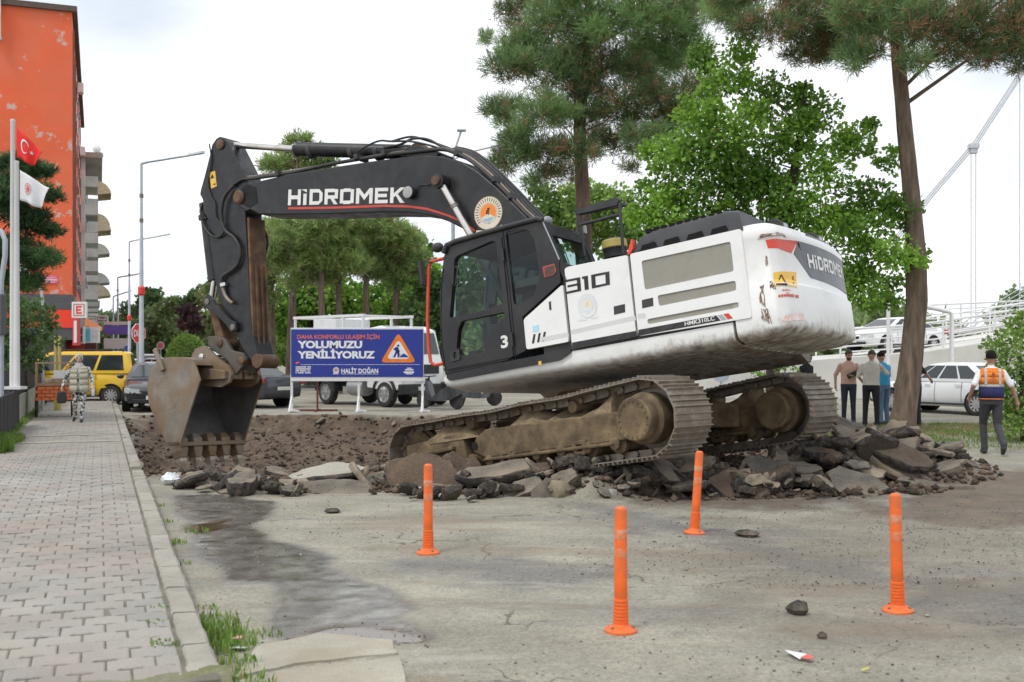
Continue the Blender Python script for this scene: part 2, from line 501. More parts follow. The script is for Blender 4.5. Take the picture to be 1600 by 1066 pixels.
def ground_material():
    m = bpy.data.materials.new('road_surface'); m.use_nodes = True
    t = m.node_tree; N = t.nodes; L = t.links; b = N['Principled BSDF']
    pos = N.new('ShaderNodeNewGeometry').outputs['Position']
    def noise(s, d=4, r=.55, st=None):
        n = N.new('ShaderNodeTexNoise'); n.inputs['Scale'].default_value = s; n.inputs['Detail'].default_value = d; n.inputs['Roughness'].default_value = r
        if st:
            mm = N.new('ShaderNodeMapping'); mm.inputs['Scale'].default_value = st; mm.inputs['Rotation'].default_value = (0, 0, .25)
            L.new(pos, mm.inputs[0]); L.new(mm.outputs[0], n.inputs['Vector'])
        else: L.new(pos, n.inputs['Vector'])
        return n.outputs['Fac']
    def ramp(f, p0, c0, p1, c1):
        r = N.new('ShaderNodeValToRGB'); e = r.color_ramp.elements
        e[0].position = p0; e[0].color = col3(c0); e[1].position = p1; e[1].color = col3(c1); L.new(f, r.inputs[0]); return r.outputs[0]
    def mix(a, c, f, mode='MIX'):
        x = N.new('ShaderNodeMix'); x.data_type = 'RGBA'; x.blend_type = mode
        if isinstance(f, float): x.inputs[0].default_value = f
        else: L.new(f, x.inputs[0])
        L.new(a, x.inputs[6])
        if isinstance(c, tuple): x.inputs[7].default_value = col3(c)
        else: L.new(c, x.inputs[7])
        return x.outputs[2]
    def math_(op, a, v):
        x = N.new('ShaderNodeMath'); x.operation = op; L.new(a, x.inputs[0])
        if isinstance(v, float): x.inputs[1].default_value = v
        else: L.new(v, x.inputs[1])
        return x.outputs[0]
    def attr(n):
        a = N.new('ShaderNodeAttribute'); a.attribute_name = n; return a.outputs['Fac']
    c = ramp(noise(.9, 5, .6), .32, (.24, .226, .18), .68, (.375, .352, .285))
    c = mix(c, (.20, .20, .19), ramp(noise(.55, 6, .62, (.5, 1.5, 1)), .5, (0, 0, 0), .66, (.75, .75, .75)))       # worn bare lanes
    c = mix(c, (.30, .20, .12), ramp(noise(1.7, 6, .65), .60, (0, 0, 0), .74, (.55, .55, .55)))                    # rust-brown dust
    c = mix(c, (.15, .15, .145), math_('MULTIPLY', attr('grav'), .7))
    # single stones of the aggregate
    vo = N.new('ShaderNodeTexVoronoi'); vo.inputs['Scale'].default_value = 46; L.new(pos, vo.inputs['Vector'])
    st = ramp(vo.outputs['Color'], .2, (.72, .72, .72), .85, (1.24, 1.24, 1.22))
    c = mix(c, st, .55, 'MULTIPLY')
    c = mix(c, ramp(noise(130, 3, .7), .3, (.6, .6, .6), .7, (1.4, 1.4, 1.4)), .6, 'MULTIPLY')
    so = ramp(noise(2.4, 6, .7), .3, (.055, .04, .029), .72, (.175, .122, .083))
    so = mix(so, ramp(noise(60, 3, .7), .3, (.6, .6, .6), .7, (1.4, 1.4, 1.4)), .7, 'MULTIPLY')
    vc = N.new('ShaderNodeTexVoronoi'); vc.feature = 'DISTANCE_TO_EDGE'; vc.inputs['Scale'].default_value = .75
    dm = N.new('ShaderNodeVectorMath'); dm.operation = 'MULTIPLY_ADD'; nv = N.new('ShaderNodeTexNoise'); nv.inputs['Scale'].default_value = 1.6; nv.inputs['Detail'].default_value = 6; L.new(pos, nv.inputs['Vector']); L.new(nv.outputs['Color'], dm.inputs[0]); dm.inputs[1].default_value = (.9, .9, .9); L.new(pos, dm.inputs[2]); L.new(dm.outputs[0], vc.inputs['Vector'])
    ck = N.new('ShaderNodeMath'); ck.operation = 'MULTIPLY'; L.new(ramp(vc.outputs['Distance'], .004, (.75, .75, .75), .012, (0, 0, 0)), ck.inputs[0]); L.new(ramp(noise(.7, 3), .5, (0, 0, 0), .6, (1, 1, 1)), ck.inputs[1])
    c = mix(c, (.07, .06, .05), ck.outputs[0])                                                                        # cracks
    c = mix(c, (.21, .165, .115), ramp(noise(.8, 7, .7, (.35, 1.6, 1)), .53, (0, 0, 0), .62, (.5, .5, .5)))           # smeared mud
    c = mix(c, (.46, .44, .38), ramp(noise(1.3, 6, .65, (.5, 1.8, 1)), .58, (0, 0, 0), .70, (.5, .5, .5)))            # pale dust
    c = mix(c, so, attr('soil'))
    wt = ramp(noise(5, 6, .65), .35, (.07, .064, .056), .7, (.19, .17, .145))
    c = mix(c, wt, math_('MULTIPLY', attr('wet'), .92))
    c = mix(c, (.10, .075, .05), attr('pud'))
    L.new(c, b.inputs['Base Color'])
    rg = mix(ramp(noise(30, 3), 0, (.85, .85, .85), 1, (.95, .95, .95)), ramp(noise(3.2, 6, .7), .38, (.06, .06, .06), .68, (.36, .36, .36)), attr('wet'))
    rg = mix(rg, (.03, .03, .03), attr('pud'))
    L.new(rg, b.inputs['Roughness'])
    b.inputs['Specular IOR Level'].default_value = .5
    bp = N.new('ShaderNodeBump'); bp.inputs['Distance'].default_value = .012
    mw = N.new('ShaderNodeMath'); mw.operation = 'MAXIMUM'; L.new(math_('MULTIPLY', attr('wet'), .58), mw.inputs[0]); L.new(math_('MULTIPLY', attr('pud'), .62), mw.inputs[1])
    sm = N.new('ShaderNodeMath'); sm.operation = 'SUBTRACT'; sm.inputs[0].default_value = .62; L.new(mw.outputs[0], sm.inputs[1])
    L.new(sm.outputs[0], bp.inputs['Strength'])
    hm = N.new('ShaderNodeMath'); hm.operation = 'ADD'; L.new(vo.outputs['Distance'], hm.inputs[0]); L.new(noise(90, 4, .7), hm.inputs[1])
    L.new(hm.outputs[0], bp.inputs['Height']); L.new(bp.outputs[0], b.inputs['Normal'])
    return m
gme = np_mesh('ground', np.stack([GX, GY, GZ], -1).reshape(-1, 3), FQ, ground_material(), smooth=True)
for nm, A in (('wet', wet), ('pud', pud), ('soil', soil), ('grav', grav)):
    a = gme.attributes.new(nm, 'FLOAT', 'POINT'); a.data.foreach_set('value', A.astype(np.float32).ravel())
obj('ground', gme, kind='structure')

# ------------------------------------------------------------------ pavement of interlocking blocks with a kerb
CONC = pbr('concrete_kerb', (.33, .31, .265), .9, var=.18, scale=3, bump=.35, bscale=45, dirt=(.2, .18, .13), damt=.6, dscale=1.6, dth=.52, grain=.22, gscale=90, world=True)
MOSS = pbr('mossy_concrete', (.27, .26, .19), .95, var=.3, scale=4, bump=.6, bscale=30, dirt=(.12, .13, .04), damt=.8, dscale=2.4, dth=.46, grain=.25, gscale=80, world=True)
def obvar(m, lo, hi):
    """each object gets a slightly different tone"""
    t = m.node_tree; N = t.nodes; L = t.links; b = N['Principled BSDF']
    src = b.inputs['Base Color'].links[0].from_socket
    oi = N.new('ShaderNodeObjectInfo'); r = N.new('ShaderNodeValToRGB')
    r.color_ramp.elements[0].color = col3(lo); r.color_ramp.elements[1].color = col3(hi)
    L.new(oi.outputs['Random'], r.inputs[0])
    x = N.new('ShaderNodeMix'); x.data_type = 'RGBA'; x.blend_type = 'MULTIPLY'; x.inputs[0].default_value = 1.0
    L.new(src, x.inputs[6]); L.new(r.outputs[0], x.inputs[7]); L.new(x.outputs[2], b.inputs['Base Color'])
    return m
def paver_material():
    m = pbr('paving_block', (.305, .29, .26), .92, var=.16, scale=1.1, bump=.3, bscale=70, dirt=(.33, .245, .20), damt=.5, dscale=.75, dth=.50, grain=.2, gscale=110, world=True)
    return obvar(m, (.91, .91, .92), (1.07, 1.065, 1.05))
PAV = paver_material()
SAND = pbr('joint_sand', (.17, .155, .125), .95, var=.3, scale=6, bump=.4, bscale=80, dirt=(.09, .10, .05), damt=.5, dscale=2, world=True)
S0, S1, WID = 5.25, 46.0, 2.15
walk = empty('pavement'); walk['kind'] = 'structure'
mb = MB()
bed = [street(S0 + .02, -.02), street(S1, -.02), street(S1, -WID), street(S0 + .02, -WID)]
mb.add([(p.x, p.y, .121) for p in bed] + [(p.x, p.y, -.1) for p in bed], [(0, 1, 2, 3), (0, 4, 5, 1), (1, 5, 6, 2), (2, 6, 7, 3), (3, 7, 4, 0)])
mb.build('bedding', SAND, walk)
PA, PB = .232, .2
def block_outline(g=.0042):
    a, b2 = PA / 2 - g, PB / 2 - g; j = .022
    top = [(-a, b2 - j * .5), (-a * .62, b2 - j * .5), (-a * .38, b2 + j * .5), (a * .38, b2 + j * .5), (a * .62, b2 - j * .5), (a, b2 - j * .5)]
    bot = [(x, y - 2 * b2) for x, y in top][::-1]
    return top + bot
def block_mesh():
    o = block_outline(); n = len(o); c = .007
    v = [(x * (1 - c / .1), y * (1 - c / .1), 0) for x, y in o] + [(x, y, -.006) for x, y in o] + [(x, y, -.05) for x, y in o]
    f = [tuple(range(n))[::-1]]
    for k in (0, 1):
        for i in range(n): f.append((k * n + i, k * n + (i + 1) % n, (k + 1) * n + (i + 1) % n, (k + 1) * n + i))
    return v, f
bv, bf = block_mesh()
b0 = MB().add(bv, bf); bme = b0.mesh('paving_block', PAV)
hv = [(x * .5, y, z) for x, y, z in bv]; hme = MB().add(hv, bf).mesh('half_paving_block', PAV)
ang = math.atan2(V2.y, V2.x)
rest = MB(); nblk = 0
rows = int((27 - S0) / PB)
allb = []
for i in range(int((44 - S0) / PB)):
    for j in range(int((WID - .18) / PA) + 1):
        s = S0 + .22 + PB * i; t = -.17 - PA * (j + (.5 if i % 2 else 0.0)) - PA * .5
        if t < -WID + .05: continue
        p = street(s, t, .13)
        x_ = CX + F0 * p.x / p.y
        allb.append((p.y, x_, p, False))
        if j == 0 and i % 2:
            p = street(s, -.17 - PA * .25, .13); allb.append((p.y, CX + F0 * p.x / p.y, p, True))
allb.sort(key=lambda a: a[0])
for (Y, x_, p, half) in allb:
    if x_ < -60: continue
    dz = rnd.uniform(-.004, .004) + .012 * (fbm(np.array([p.x * 1.3]), np.array([p.y * 1.3]), 71, 2)[0] - .5)
    M = Matrix.Translation((p.x, p.y, p.z + dz)) @ Matrix.Rotation(ang + rnd.uniform(-.012, .012), 4, 'Z') @ Matrix.Rotation(rnd.uniform(-.018, .018), 4, 'X') @ Matrix.Rotation(rnd.uniform(-.015, .015), 4, 'Y')
    if nblk < 300:
        o = bpy.data.objects.new('half_paving_block' if half else 'paving_block', hme if half else bme); link(o, walk); o.matrix_local = M; nblk += 1
    else:
        rest.add([M @ Vector(q) for q in (hv if half else bv)], bf)
rest.build('far_paving_blocks', PAV, walk, kind='stuff', fix=False)
# kerb stones
s = S0 + .16; kn = 0
while s < 36:
    ln = .74 if rnd.random() < .8 else .5
    if s > 14.9 and s < 15.3: s += .5; continue
    c = street(s + ln / 2, -.078, .03)
    M = Matrix.Rotation(math.atan2(U2.y, U2.x) + rnd.uniform(-.008, .008), 3, 'Z') @ Matrix.Rotation(rnd.uniform(-.012, .012), 3, 'X')
    k = MB()
    nseg = 5; rg = []
    for q in range(nseg + 1):
        x = -ln / 2 + .006 + (ln - .012) * q / nseg; e = .012
        j = lambda: rnd.uniform(-.005, .005)
        rg.append([M @ Vector((x, a + j(), b_ + j())) + c for a, b_ in ((-.078, -.13), (-.08, .085), (-.062, .104), (.058, .106), (.076, .086), (.078, -.13))])
    k.loft(rg); k.build('kerb_stone', CONC, walk, smooth=35)
    s += ln + .008
# cross kerb that ends the pavement towards the viewer, with its worn rounded corner
t = 0.05
for q in range(5):
    ln = .62
    k = MB(); rg = []
    for e in range(7):
        tt = .06 - q * (ln + .006) - ln * e / 6
        if q == 0 and e == 0: tt = .05
        j = lambda: rnd.uniform(-.008, .008)
        bow = .10 * math.exp(-((tt - .05) / .22) ** 2)
        prof = ((.0 + bow, -.13), (-.005 + bow, .06), (.03 + bow, .115), (.07 + bow, .132), (.15 + bow * .6, .134), (.15 + bow * .6, -.13))
        rg.append([tuple(street(S0 + a + j(), tt, zz + j())) for a, zz in prof])
    k.loft(rg); k.build('kerb_stone', MOSS, walk, smooth=50)
# pale strip crossing the pavement by the handcart
k = MB()
for (s0, s1) in ((20.4, 20.75), (22.1, 22.35)):
    p = [street(s0, -.2), street(s1, -.2), street(s1, -WID + .1), street(s0, -WID + .1)]
    k.add([(q.x, q.y, .142) for q in p] + [(q.x, q.y, .1) for q in p], [(0, 1, 2, 3), (0, 4, 5, 1), (1, 5, 6, 2), (2, 6, 7, 3), (3, 7, 4, 0)])
k.build('mortar_strip', CONC, walk)
# concrete apron in the near left corner of the road
k = MB()
for poly in ([(368, 1062), (398, 1014), (500, 992), (610, 1003), (620, 1024), (460, 1040)], [(360, 1078), (380, 1064), (470, 1046), (625, 1030), (640, 1090), (350, 1110)]):
    g = [ground(*q) for q in poly]; c = sum((Vector(q) for q in g), Vector()) / len(g)
    sub = []
    for i in range(len(g)):
        a, b_ = g[i], g[(i + 1) % len(g)]
        for e in range(6):
            q = a.lerp(b_, e / 6); sub.append((q.x + rnd.uniform(-.008, .008), q.y + rnd.uniform(-.012, .012)))
    k.prism(sub, -.03, .014, 'z')
k.build('concrete_apron', pbr('old_concrete', (.37, .345, .28), .92, var=.16, scale=2.2, bump=.3, bscale=60, dirt=(.3, .25, .17), damt=.7, dscale=1.4, grain=.2, gscale=100, world=True), smooth=30, kind='structure')
# ================================================================== THE EXCAVATOR
BLACK = pbr('black_paint', (.010, .011, .014), .40, var=.3, scale=3, dirt=(.085, .075, .06), damt=.28, dscale=2.2, dth=.52, bump=.03, bscale=30, rvar=.12)
BLACK2 = pbr('black_plastic', (.028, .029, .032), .6, var=.25, scale=5, dirt=(.12, .11, .09), damt=.25, dscale=3)
CABK = pbr('cab_black', (.014, .014, .016), .38, var=.3, scale=3, dirt=(.09, .085, .075), damt=.22, dscale=2.0, dth=.52)
RUBBER = pbr('hose_rubber', (.016, .016, .017), .5, var=.3, scale=8, dirt=(.1, .09, .07), damt=.3, dscale=5)
CHROME = pbr('chrome_rod', (.62, .60, .57), .22, metal=1.0, var=.06, scale=6, dirt=(.25, .2, .14), damt=.5, dscale=5, dth=.56)
STEEL = pbr('worn_steel', (.22, .20, .175), .5, metal=.45, var=.3, scale=6, dirt=(.16, .10, .055), damt=.7, dscale=3, dth=.46, bump=.15, bscale=50)
SHOE = pbr('track_steel', (.27, .245, .215), .55, metal=.35, var=.25, scale=9, dirt=(.20, .15, .10), damt=.85, dscale=7, dth=.42, bump=.3, bscale=60, world=True)
MUD = pbr('muddy_frame', (.20, .145, .08), .85, var=.4, scale=3.5, dirt=(.075, .05, .03), damt=.9, dscale=3.0, dth=.45, bump=.4, bscale=30, grain=.2, gscale=60)
MUD2 = pbr('dried_mud', (.25, .19, .115), .95, var=.3, scale=6, dirt=(.13, .09, .05), damt=.7, dscale=5, bump=.9, bscale=22, grain=.3, gscale=50)
RUST = pbr('rusty_steel', (.16, .09, .05), .75, var=.4, scale=5, dirt=(.05, .04, .035), damt=.7, dscale=4, bump=.3, bscale=40, metal=.2)
BUCK = pbr('bucket_steel', (.24, .215, .18), .5, metal=.3, var=.22, scale=3, dirt=(.215, .135, .07), damt=.95, dscale=1.6, dth=.43, bump=.12, bscale=30, grain=.12, gscale=40)
BUCKIN = pbr('bucket_inside', (.19, .185, .185), .42, metal=.45, var=.22, scale=3.5, dirt=(.15, .11, .07), damt=.5, dscale=2.5, bump=.1, bscale=30)
REDP = pbr('red_paint', (.62, .055, .03), .45, var=.1, dirt=(.3, .1, .07), damt=.3)
WHITEL = pbr('white_lettering', (.74, .74, .72), .5, var=.08, dirt=(.4, .38, .34), damt=.3, dscale=8)
GREYL = pbr('grey_lettering', (.36, .38, .40), .5, var=.05)
DARKL = pbr('black_lettering', (.016, .016, .018), .5, var=.1, dirt=(.12, .11, .1), damt=.25, dscale=9)
YELST = pbr('yellow_sticker', (.78, .47, .06), .5, var=.06)
LAMP = pbr('lamp_lens', (.36, .36, .34), .12, var=.05, scale=20)
GRILL = pbr('grille_dark', (.05, .05, .045), .7, var=.2)
GRILP = pbr('grille_bars', (.40, .385, .33), .6, var=.1, dirt=(.2, .17, .12), damt=.4, dscale=4)
CABGLASS = glass('cab_glass', (.72, .86, .83))
def white_paint():
    m = pbr('white_paint', (.80, .80, .785), .33, var=.025, scale=2, dirt=(.52, .49, .43), damt=.35, dscale=1.7, dth=.56, coat=.2)
    t = m.node_tree; N = t.nodes; L = t.links; b = N['Principled BSDF']
    src = b.inputs['Base Color'].links[0].from_socket
    co = N.new('ShaderNodeTexCoord'); se = N.new('ShaderNodeSeparateXYZ'); L.new(co.outputs['Object'], se.inputs[0])
    no = N.new('ShaderNodeTexNoise'); no.inputs['Scale'].default_value = 3.2; no.inputs['Detail'].default_value = 8; no.inputs['Roughness'].default_value = .68
    mm = N.new('ShaderNodeMapping'); mm.inputs['Scale'].default_value = (2.2, 2.2, 1.6); L.new(co.outputs['Object'], mm.inputs[0]); L.new(mm.outputs[0], no.inputs['Vector'])
    # mud thrown up from below: caked on the belly, spatter thinning out up the flank, more towards the tail
    a = N.new('ShaderNodeMath'); a.operation = 'MULTIPLY_ADD'; a.inputs[1].default_value = -.045; L.new(se.outputs['X'], a.inputs[0]); a.inputs[2].default_value = 1.24
    d = N.new('ShaderNodeMath'); d.operation = 'SUBTRACT'; L.new(a.outputs[0], d.inputs[0]); L.new(se.outputs['Z'], d.inputs[1])
    e = N.new('ShaderNodeMath'); e.operation = 'MULTIPLY_ADD'; e.inputs[1].default_value = .6; L.new(no.outputs['Fac'], e.inputs[0]); e.inputs[2].default_value = -.28
    f = N.new('ShaderNodeMath'); f.operation = 'ADD'; L.new(d.outputs[0], f.inputs[0]); L.new(e.outputs[0], f.inputs[1])
    r = N.new('ShaderNodeValToRGB'); r.color_ramp.elements[0].position = 0.0; r.color_ramp.elements[0].color = (0, 0, 0, 1)
    r.color_ramp.elements[1].position = .22; r.color_ramp.elements[1].color = (.93, .93, .93, 1); L.new(f.outputs[0], r.inputs[0])
    n2 = N.new('ShaderNodeTexNoise'); n2.inputs['Scale'].default_value = 6; n2.inputs['Detail'].default_value = 6; L.new(co.outputs['Object'], n2.inputs['Vector'])
    mc = N.new('ShaderNodeValToRGB'); mc.color_ramp.elements[0].position = .35; mc.color_ramp.elements[0].color = (.085, .06, .035, 1)
    mc.color_ramp.elements[1].position = .65; mc.color_ramp.elements[1].color = (.27, .20, .125, 1); L.new(n2.outputs['Fac'], mc.inputs[0])
    x = N.new('ShaderNodeMix'); x.data_type = 'RGBA'; L.new(r.outputs[0], x.inputs[0]); L.new(src, x.inputs[6]); L.new(mc.outputs[0], x.inputs[7])
    # rust-brown scrapes to bare metal
    n3 = N.new('ShaderNodeTexNoise'); n3.inputs['Scale'].default_value = 2.6; n3.inputs['Detail'].default_value = 9; n3.inputs['Roughness'].default_value = .75
    L.new(co.outputs['Object'], n3.inputs['Vector'])
    r3 = N.new('ShaderNodeValToRGB'); r3.color_ramp.elements[0].position = .655; r3.color_ramp.elements[0].color = (0, 0, 0, 1)
    r3.color_ramp.elements[1].position = .68; r3.color_ramp.elements[1].color = (.7, .7, .7, 1); L.new(n3.outputs['Fac'], r3.inputs[0])
    x2 = N.new('ShaderNodeMix'); x2.data_type = 'RGBA'; L.new(r3.outputs[0], x2.inputs[0]); L.new(x.outputs[2], x2.inputs[6]); x2.inputs[7].default_value = (.30, .21, .15, 1)
    L.new(x2.outputs[2], b.inputs['Base Color'])
    rr = N.new('ShaderNodeMath'); rr.operation = 'MULTIPLY_ADD'; rr.inputs[1].default_value = .5; rr.inputs[2].default_value = .33; L.new(r.outputs[0], rr.inputs[0]); L.new(rr.outputs[0], b.inputs['Roughness'])
    return m
WHITE = white_paint()

def maker_mark(f):
    """square-cut lettering on the boom and tail; f maps (0..1, 0..1) to the surface"""
    q = lambda a, b, c, d: [(a, b), (c, b), (c, d), (a, d)]
    L_ = {'H': (1, [q(0, 0, .24, 1), q(.76, 0, 1, 1), q(.24, .38, .76, .62)]), 'i': (.36, [q(.1, 0, .82, .72), [(-.35, 1), (.82, .80), (.82, 1)]]),
          'D': (1, [q(0, 0, .24, 1), q(.24, 0, .72, .22), q(.24, .78, .72, 1), [(.72, 0), (1, .25), (1, .75), (.72, 1), (.72, .78), (.76, .7), (.76, .3), (.72, .22)]]),
          'R': (1, [q(0, 0, .24, 1), q(.24, .78, .76, 1), q(.24, .36, .76, .58), q(.76, .36, 1, .97), [(.45, .36), (.72, .36), (1, 0), (.72, 0)]]), 'O': (1.02, [q(0, .05, .24, .95), q(.24, .78, .76, 1), q(.24, 0, .76, .22), q(.76, .05, 1, .95)]),
          'M': (1.2, [q(0, 0, .2, 1), q(.8, 0, 1, 1), [(.2, 1), (.2, .66), (.5, .22), (.5, .58)], [(.5, .58), (.5, .22), (.8, .66), (.8, 1)]]), 'E': (.92, [q(0, 0, .24, 1), q(.24, 0, 1, .22), q(.24, .39, .92, .61), q(.24, .78, 1, 1)]),
          'K': (1, [q(0, 0, .24, 1), [(.24, .36), (.24, .62), (.68, 1), (1, 1), (.52, .58), (.40, .47)], [(.40, .47), (.52, .58), (1, 0), (.7, 0)]])}
    word = 'HiDROMEK'; tot_ = sum(L_[c][0] + .16 for c in word) - .16; x = 0; k = MB()
    for c in word:
        w, ps = L_[c]
        for p in ps: k.add([f((x + a * w) / tot_, b) for a, b in p], [tuple(range(len(p)))])
        x += w + .16
    return k
EX = empty('excavator', label='large white and black crawler excavator tilted on broken asphalt, bucket lowered', cat='excavator')
EX.matrix_world = UF.M
TA = math.atan2(TF.f.dot(UF.l), TF.f.dot(UF.f))
TM = Matrix.Rotation(TA, 4, 'Z')
S = UF.side

# ---- crawler tracks
def track_path(n):
    cr_, rr = (-2.04, .475), .455; ci, ri = (2.30, .455), .43
    pts = []
    def arc(c, r, a0, a1, k):
        for i in range(k + 1):
            a = R(a0 + (a1 - a0) * i / k); pts.append((c[0] + r * math.cos(a), c[1] + r * math.sin(a)))
    pts.append((1.6, .02)); pts.append((0, .02)); pts.append((-1.45, .02))
    arc(cr_, rr, 258, 92, 20)
    for x, z in ((-1.2, .895), (-.8, .865), (-.1, .885), (.5, .855), (1.1, .88), (1.7, .875)): pts.append((x, z))
    arc(ci, ri, 88, -84, 18)
    ds = [0]
    for i in range(len(pts)):
        a, b = pts[i], pts[(i + 1) % len(pts)]; ds.append(ds[-1] + math.hypot(b[0] - a[0], b[1] - a[1]))
    tot = ds[-1]; out = []
    for k in range(n):
        d = tot * k / n; i = max(j for j in range(len(pts)) if ds[j] <= d)
        a, b = pts[i], pts[(i + 1) % len(pts)]; t = (d - ds[i]) / (ds[i + 1] - ds[i])
        out.append((a[0] + (b[0] - a[0]) * t, a[1] + (b[1] - a[1]) * t))
    return out, tot
NS = 52
pp, tot = track_path(NS); pitch = tot / NS
sh = MB()                                  # one shoe: plate with three grouser bars, lying along x, outer face -z
sh.box((0, 0, .006), (pitch * .99, .68, .014))
for gx_, gh in ((-.44, .036), (-.11, .030), (.22, .030)):
    sh.prism([(gx_ * pitch - .011, 0), (gx_ * pitch + .011, 0), (gx_ * pitch + .006, -gh), (gx_ * pitch - .006, -gh)], -.338, .338, 'y')
sh.box((0, .09, .055), (pitch * .9, .04, .085)); sh.box((0, -.09, .055), (pitch * .9, .04, .085))
sh.tube([(pitch * .5, -.15, .06), (pitch * .5, .15, .06)], .03, 8)
shm = sh.mesh('track_shoe', SHOE)
for side, yc in (('near', 1.34), ('far', -1.48)):
    ch = MB()
    # side frame (yellow beam under dried mud)
    yo = yc + (.27 if side == 'near' else .27); yi = yc - .27
    beam_ = [TF.side(*q, 1.62) for q in ((757, 671), (850, 659), (972, 642), (995, 648), (1000, 682), (960, 690), (757, 716), (738, 706), (742, 684))]
    ch.prism(beam_, yi, yo, 'y')
    ch.prism([(p[0], p[1]) for p in [beam_[6], beam_[5], (beam_[5][0], beam_[5][1] - .045), (beam_[6][0], beam_[6][1] - .045)]], yi - .03, yo + .04, 'y')
    yoke = [(2.42, .60), (1.2, .66), (1.15, .30), (1.8, .29), (2.45, .36)]
    ch.prism(yoke, yi + .06, yo - .03, 'y')
    ch.prism([(2.4, .44), (1.35, .50), (1.35, .44), (2.4, .39)], yo - .04, yo + .05, 'y')
    tr = ch.build('crawler_track', MUD, EX, bevel=.02)
    tr.matrix_local = TM
    for (x, z) in pp: pass
    for k in range(NS):
        a = pp[k]; b = pp[(k + 1) % NS]
        o = bpy.data.objects.new('track_shoe', shm); link(o, tr)
        an = math.atan2(b[1] - a[1], b[0] - a[0])
        o.matrix_local = Matrix.Translation(((a[0] + b[0]) / 2, yc, (a[1] + b[1]) / 2)) @ Matrix.Rotation(-an, 4, 'Y') @ Matrix.Rotation(math.pi, 4, 'X')
    # mud caked on top of the frame
    hm = MB(); rg = []
    rr_ = random.Random(5)
    for i in range(26):
        x = 1.9 - 3.4 * i / 25; top = .66 + .10 * math.sin(i * .55) + rr_.uniform(-.03, .05) + (.05 if i > 17 else 0)
        zb = .60
        rg.append([(x, yo - .02, zb - .03), (x, yo - .03 + rr_.uniform(-.03, .02), zb + (top - zb) * .45), (x, yo - .14 + rr_.uniform(-.05, .05), top), (x, yc, top + .05 + rr_.uniform(-.03, .03)), (x, yi + .1, top), (x, yi, zb - .02)])
    hm.loft(rg); hm.build('mud_cake', MUD2, tr, smooth=60)
    # final drive, sprocket, idler, rollers
    fd = MB(); fd.lathe([(.05, .46), (.235, .46), (.25, .445), (.25, .30), (.30, .27), (.30, .1), (.2, 0)], (-1.98, yc, .475), (0, 1, 0), 28)
    for k in range(18):
        a = 2 * math.pi * k / 18; fd.lathe([(.014, .455), (.014, .474)], (-1.98 + .205 * math.cos(a), yc, .475 + .205 * math.sin(a)), (0, 1, 0), 6)
    fd.build('final_drive', MUD, tr, smooth=40)
    if side == 'far':
        fd = MB(); fd.lathe([(.05, .05), (.33, .05), (.36, .03), (.36, -.33), (.33, -.35), (.1, -.35)], (-1.98, yc + .2, .475), (0, -1, 0), 28)
    sp = MB(); sp.lathe([(.16, -.08), (.36, -.06), (.40, -.05), (.40, .05), (.36, .06), (.16, .08)], (-2.04, yc, .475), (0, 1, 0), 24)
    sp.build('sprocket', STEEL, tr, smooth=40)
    idl = MB(); idl.lathe([(.10, -.12), (.33, -.11), (.33, -.06), (.375, -.05), (.375, .05), (.33, .06), (.33, .11), (.10, .12)], (2.30, yc, .455), (0, 1, 0), 24)
    idl.build('idler', MUD, tr, smooth=40)
    for k in range(8):
        x = 1.55 - 3.05 * k / 7
        rl = MB(); rl.lathe([(.04, -.26), (.065, -.25), (.065, -.2), (.125, -.19), (.125, -.13), (.095, -.12), (.095, .12), (.125, .13), (.125, .19), (.075, .21), (.075, .27), (.05, .285)], (x, yc, .235), (0, 1, 0), 16)
        rl.build('track_roller', MUD, tr, smooth=40)
    for x in (.35, -.95):
        g = MB(); g.prism([(x + .13, .33), (x - .13, .33), (x - .085, .15), (x + .085, .15)], yo - .03, yo + .02, 'y', holes=[[(x + .05, .28), (x - .05, .28), (x - .04, .2), (x + .04, .2)]])
        g.build('roller_guard', MUD, tr, bevel=.01)
    for x in (-.8, 1.1):
        g = MB(); g.lathe([(.075, -.16), (.075, .16)], (x, yc, .755), (0, 1, 0), 14); g.build('carrier_roller', MUD, tr, smooth=40)
if True:
    # bright opening and red cap on the near frame
    h = MB(); q = TF.side(741, 697, 1.625); h.lathe([(.055, 0), (.055, .006)], (q[0], 1.615, q[1]), (0, 1, 0), 14)
    o = h.build('grease_port', pbr('dark_hole', (.01, .009, .008), .9), EX, smooth=40); o.matrix_local = TM
cf = MB()
cf.prism([(-1.0, -.95), (1.0, -.95), (1.25, .9), (-1.25, .9)], .42, .80, 'z')
for sx in (-1, 1):
    for sy in (-1, 1):
        cf.beam((sx * .5, sy * .5 - .07, .6), (sx * 1.25, sy * 1.25 - .07, .48), .42, .34)
o = cf.build('centre_frame', MUD, EX, bevel=.03); o.matrix_local = TM
sw = MB(); sw.lathe([(.62, .78), (.66, .80), (.66, .92), (.60, .93), (.60, 1.06)], (0, 0, 0), (0, 0, 1), 36); sw.build('slewing_ring', RUST, EX, smooth=40)

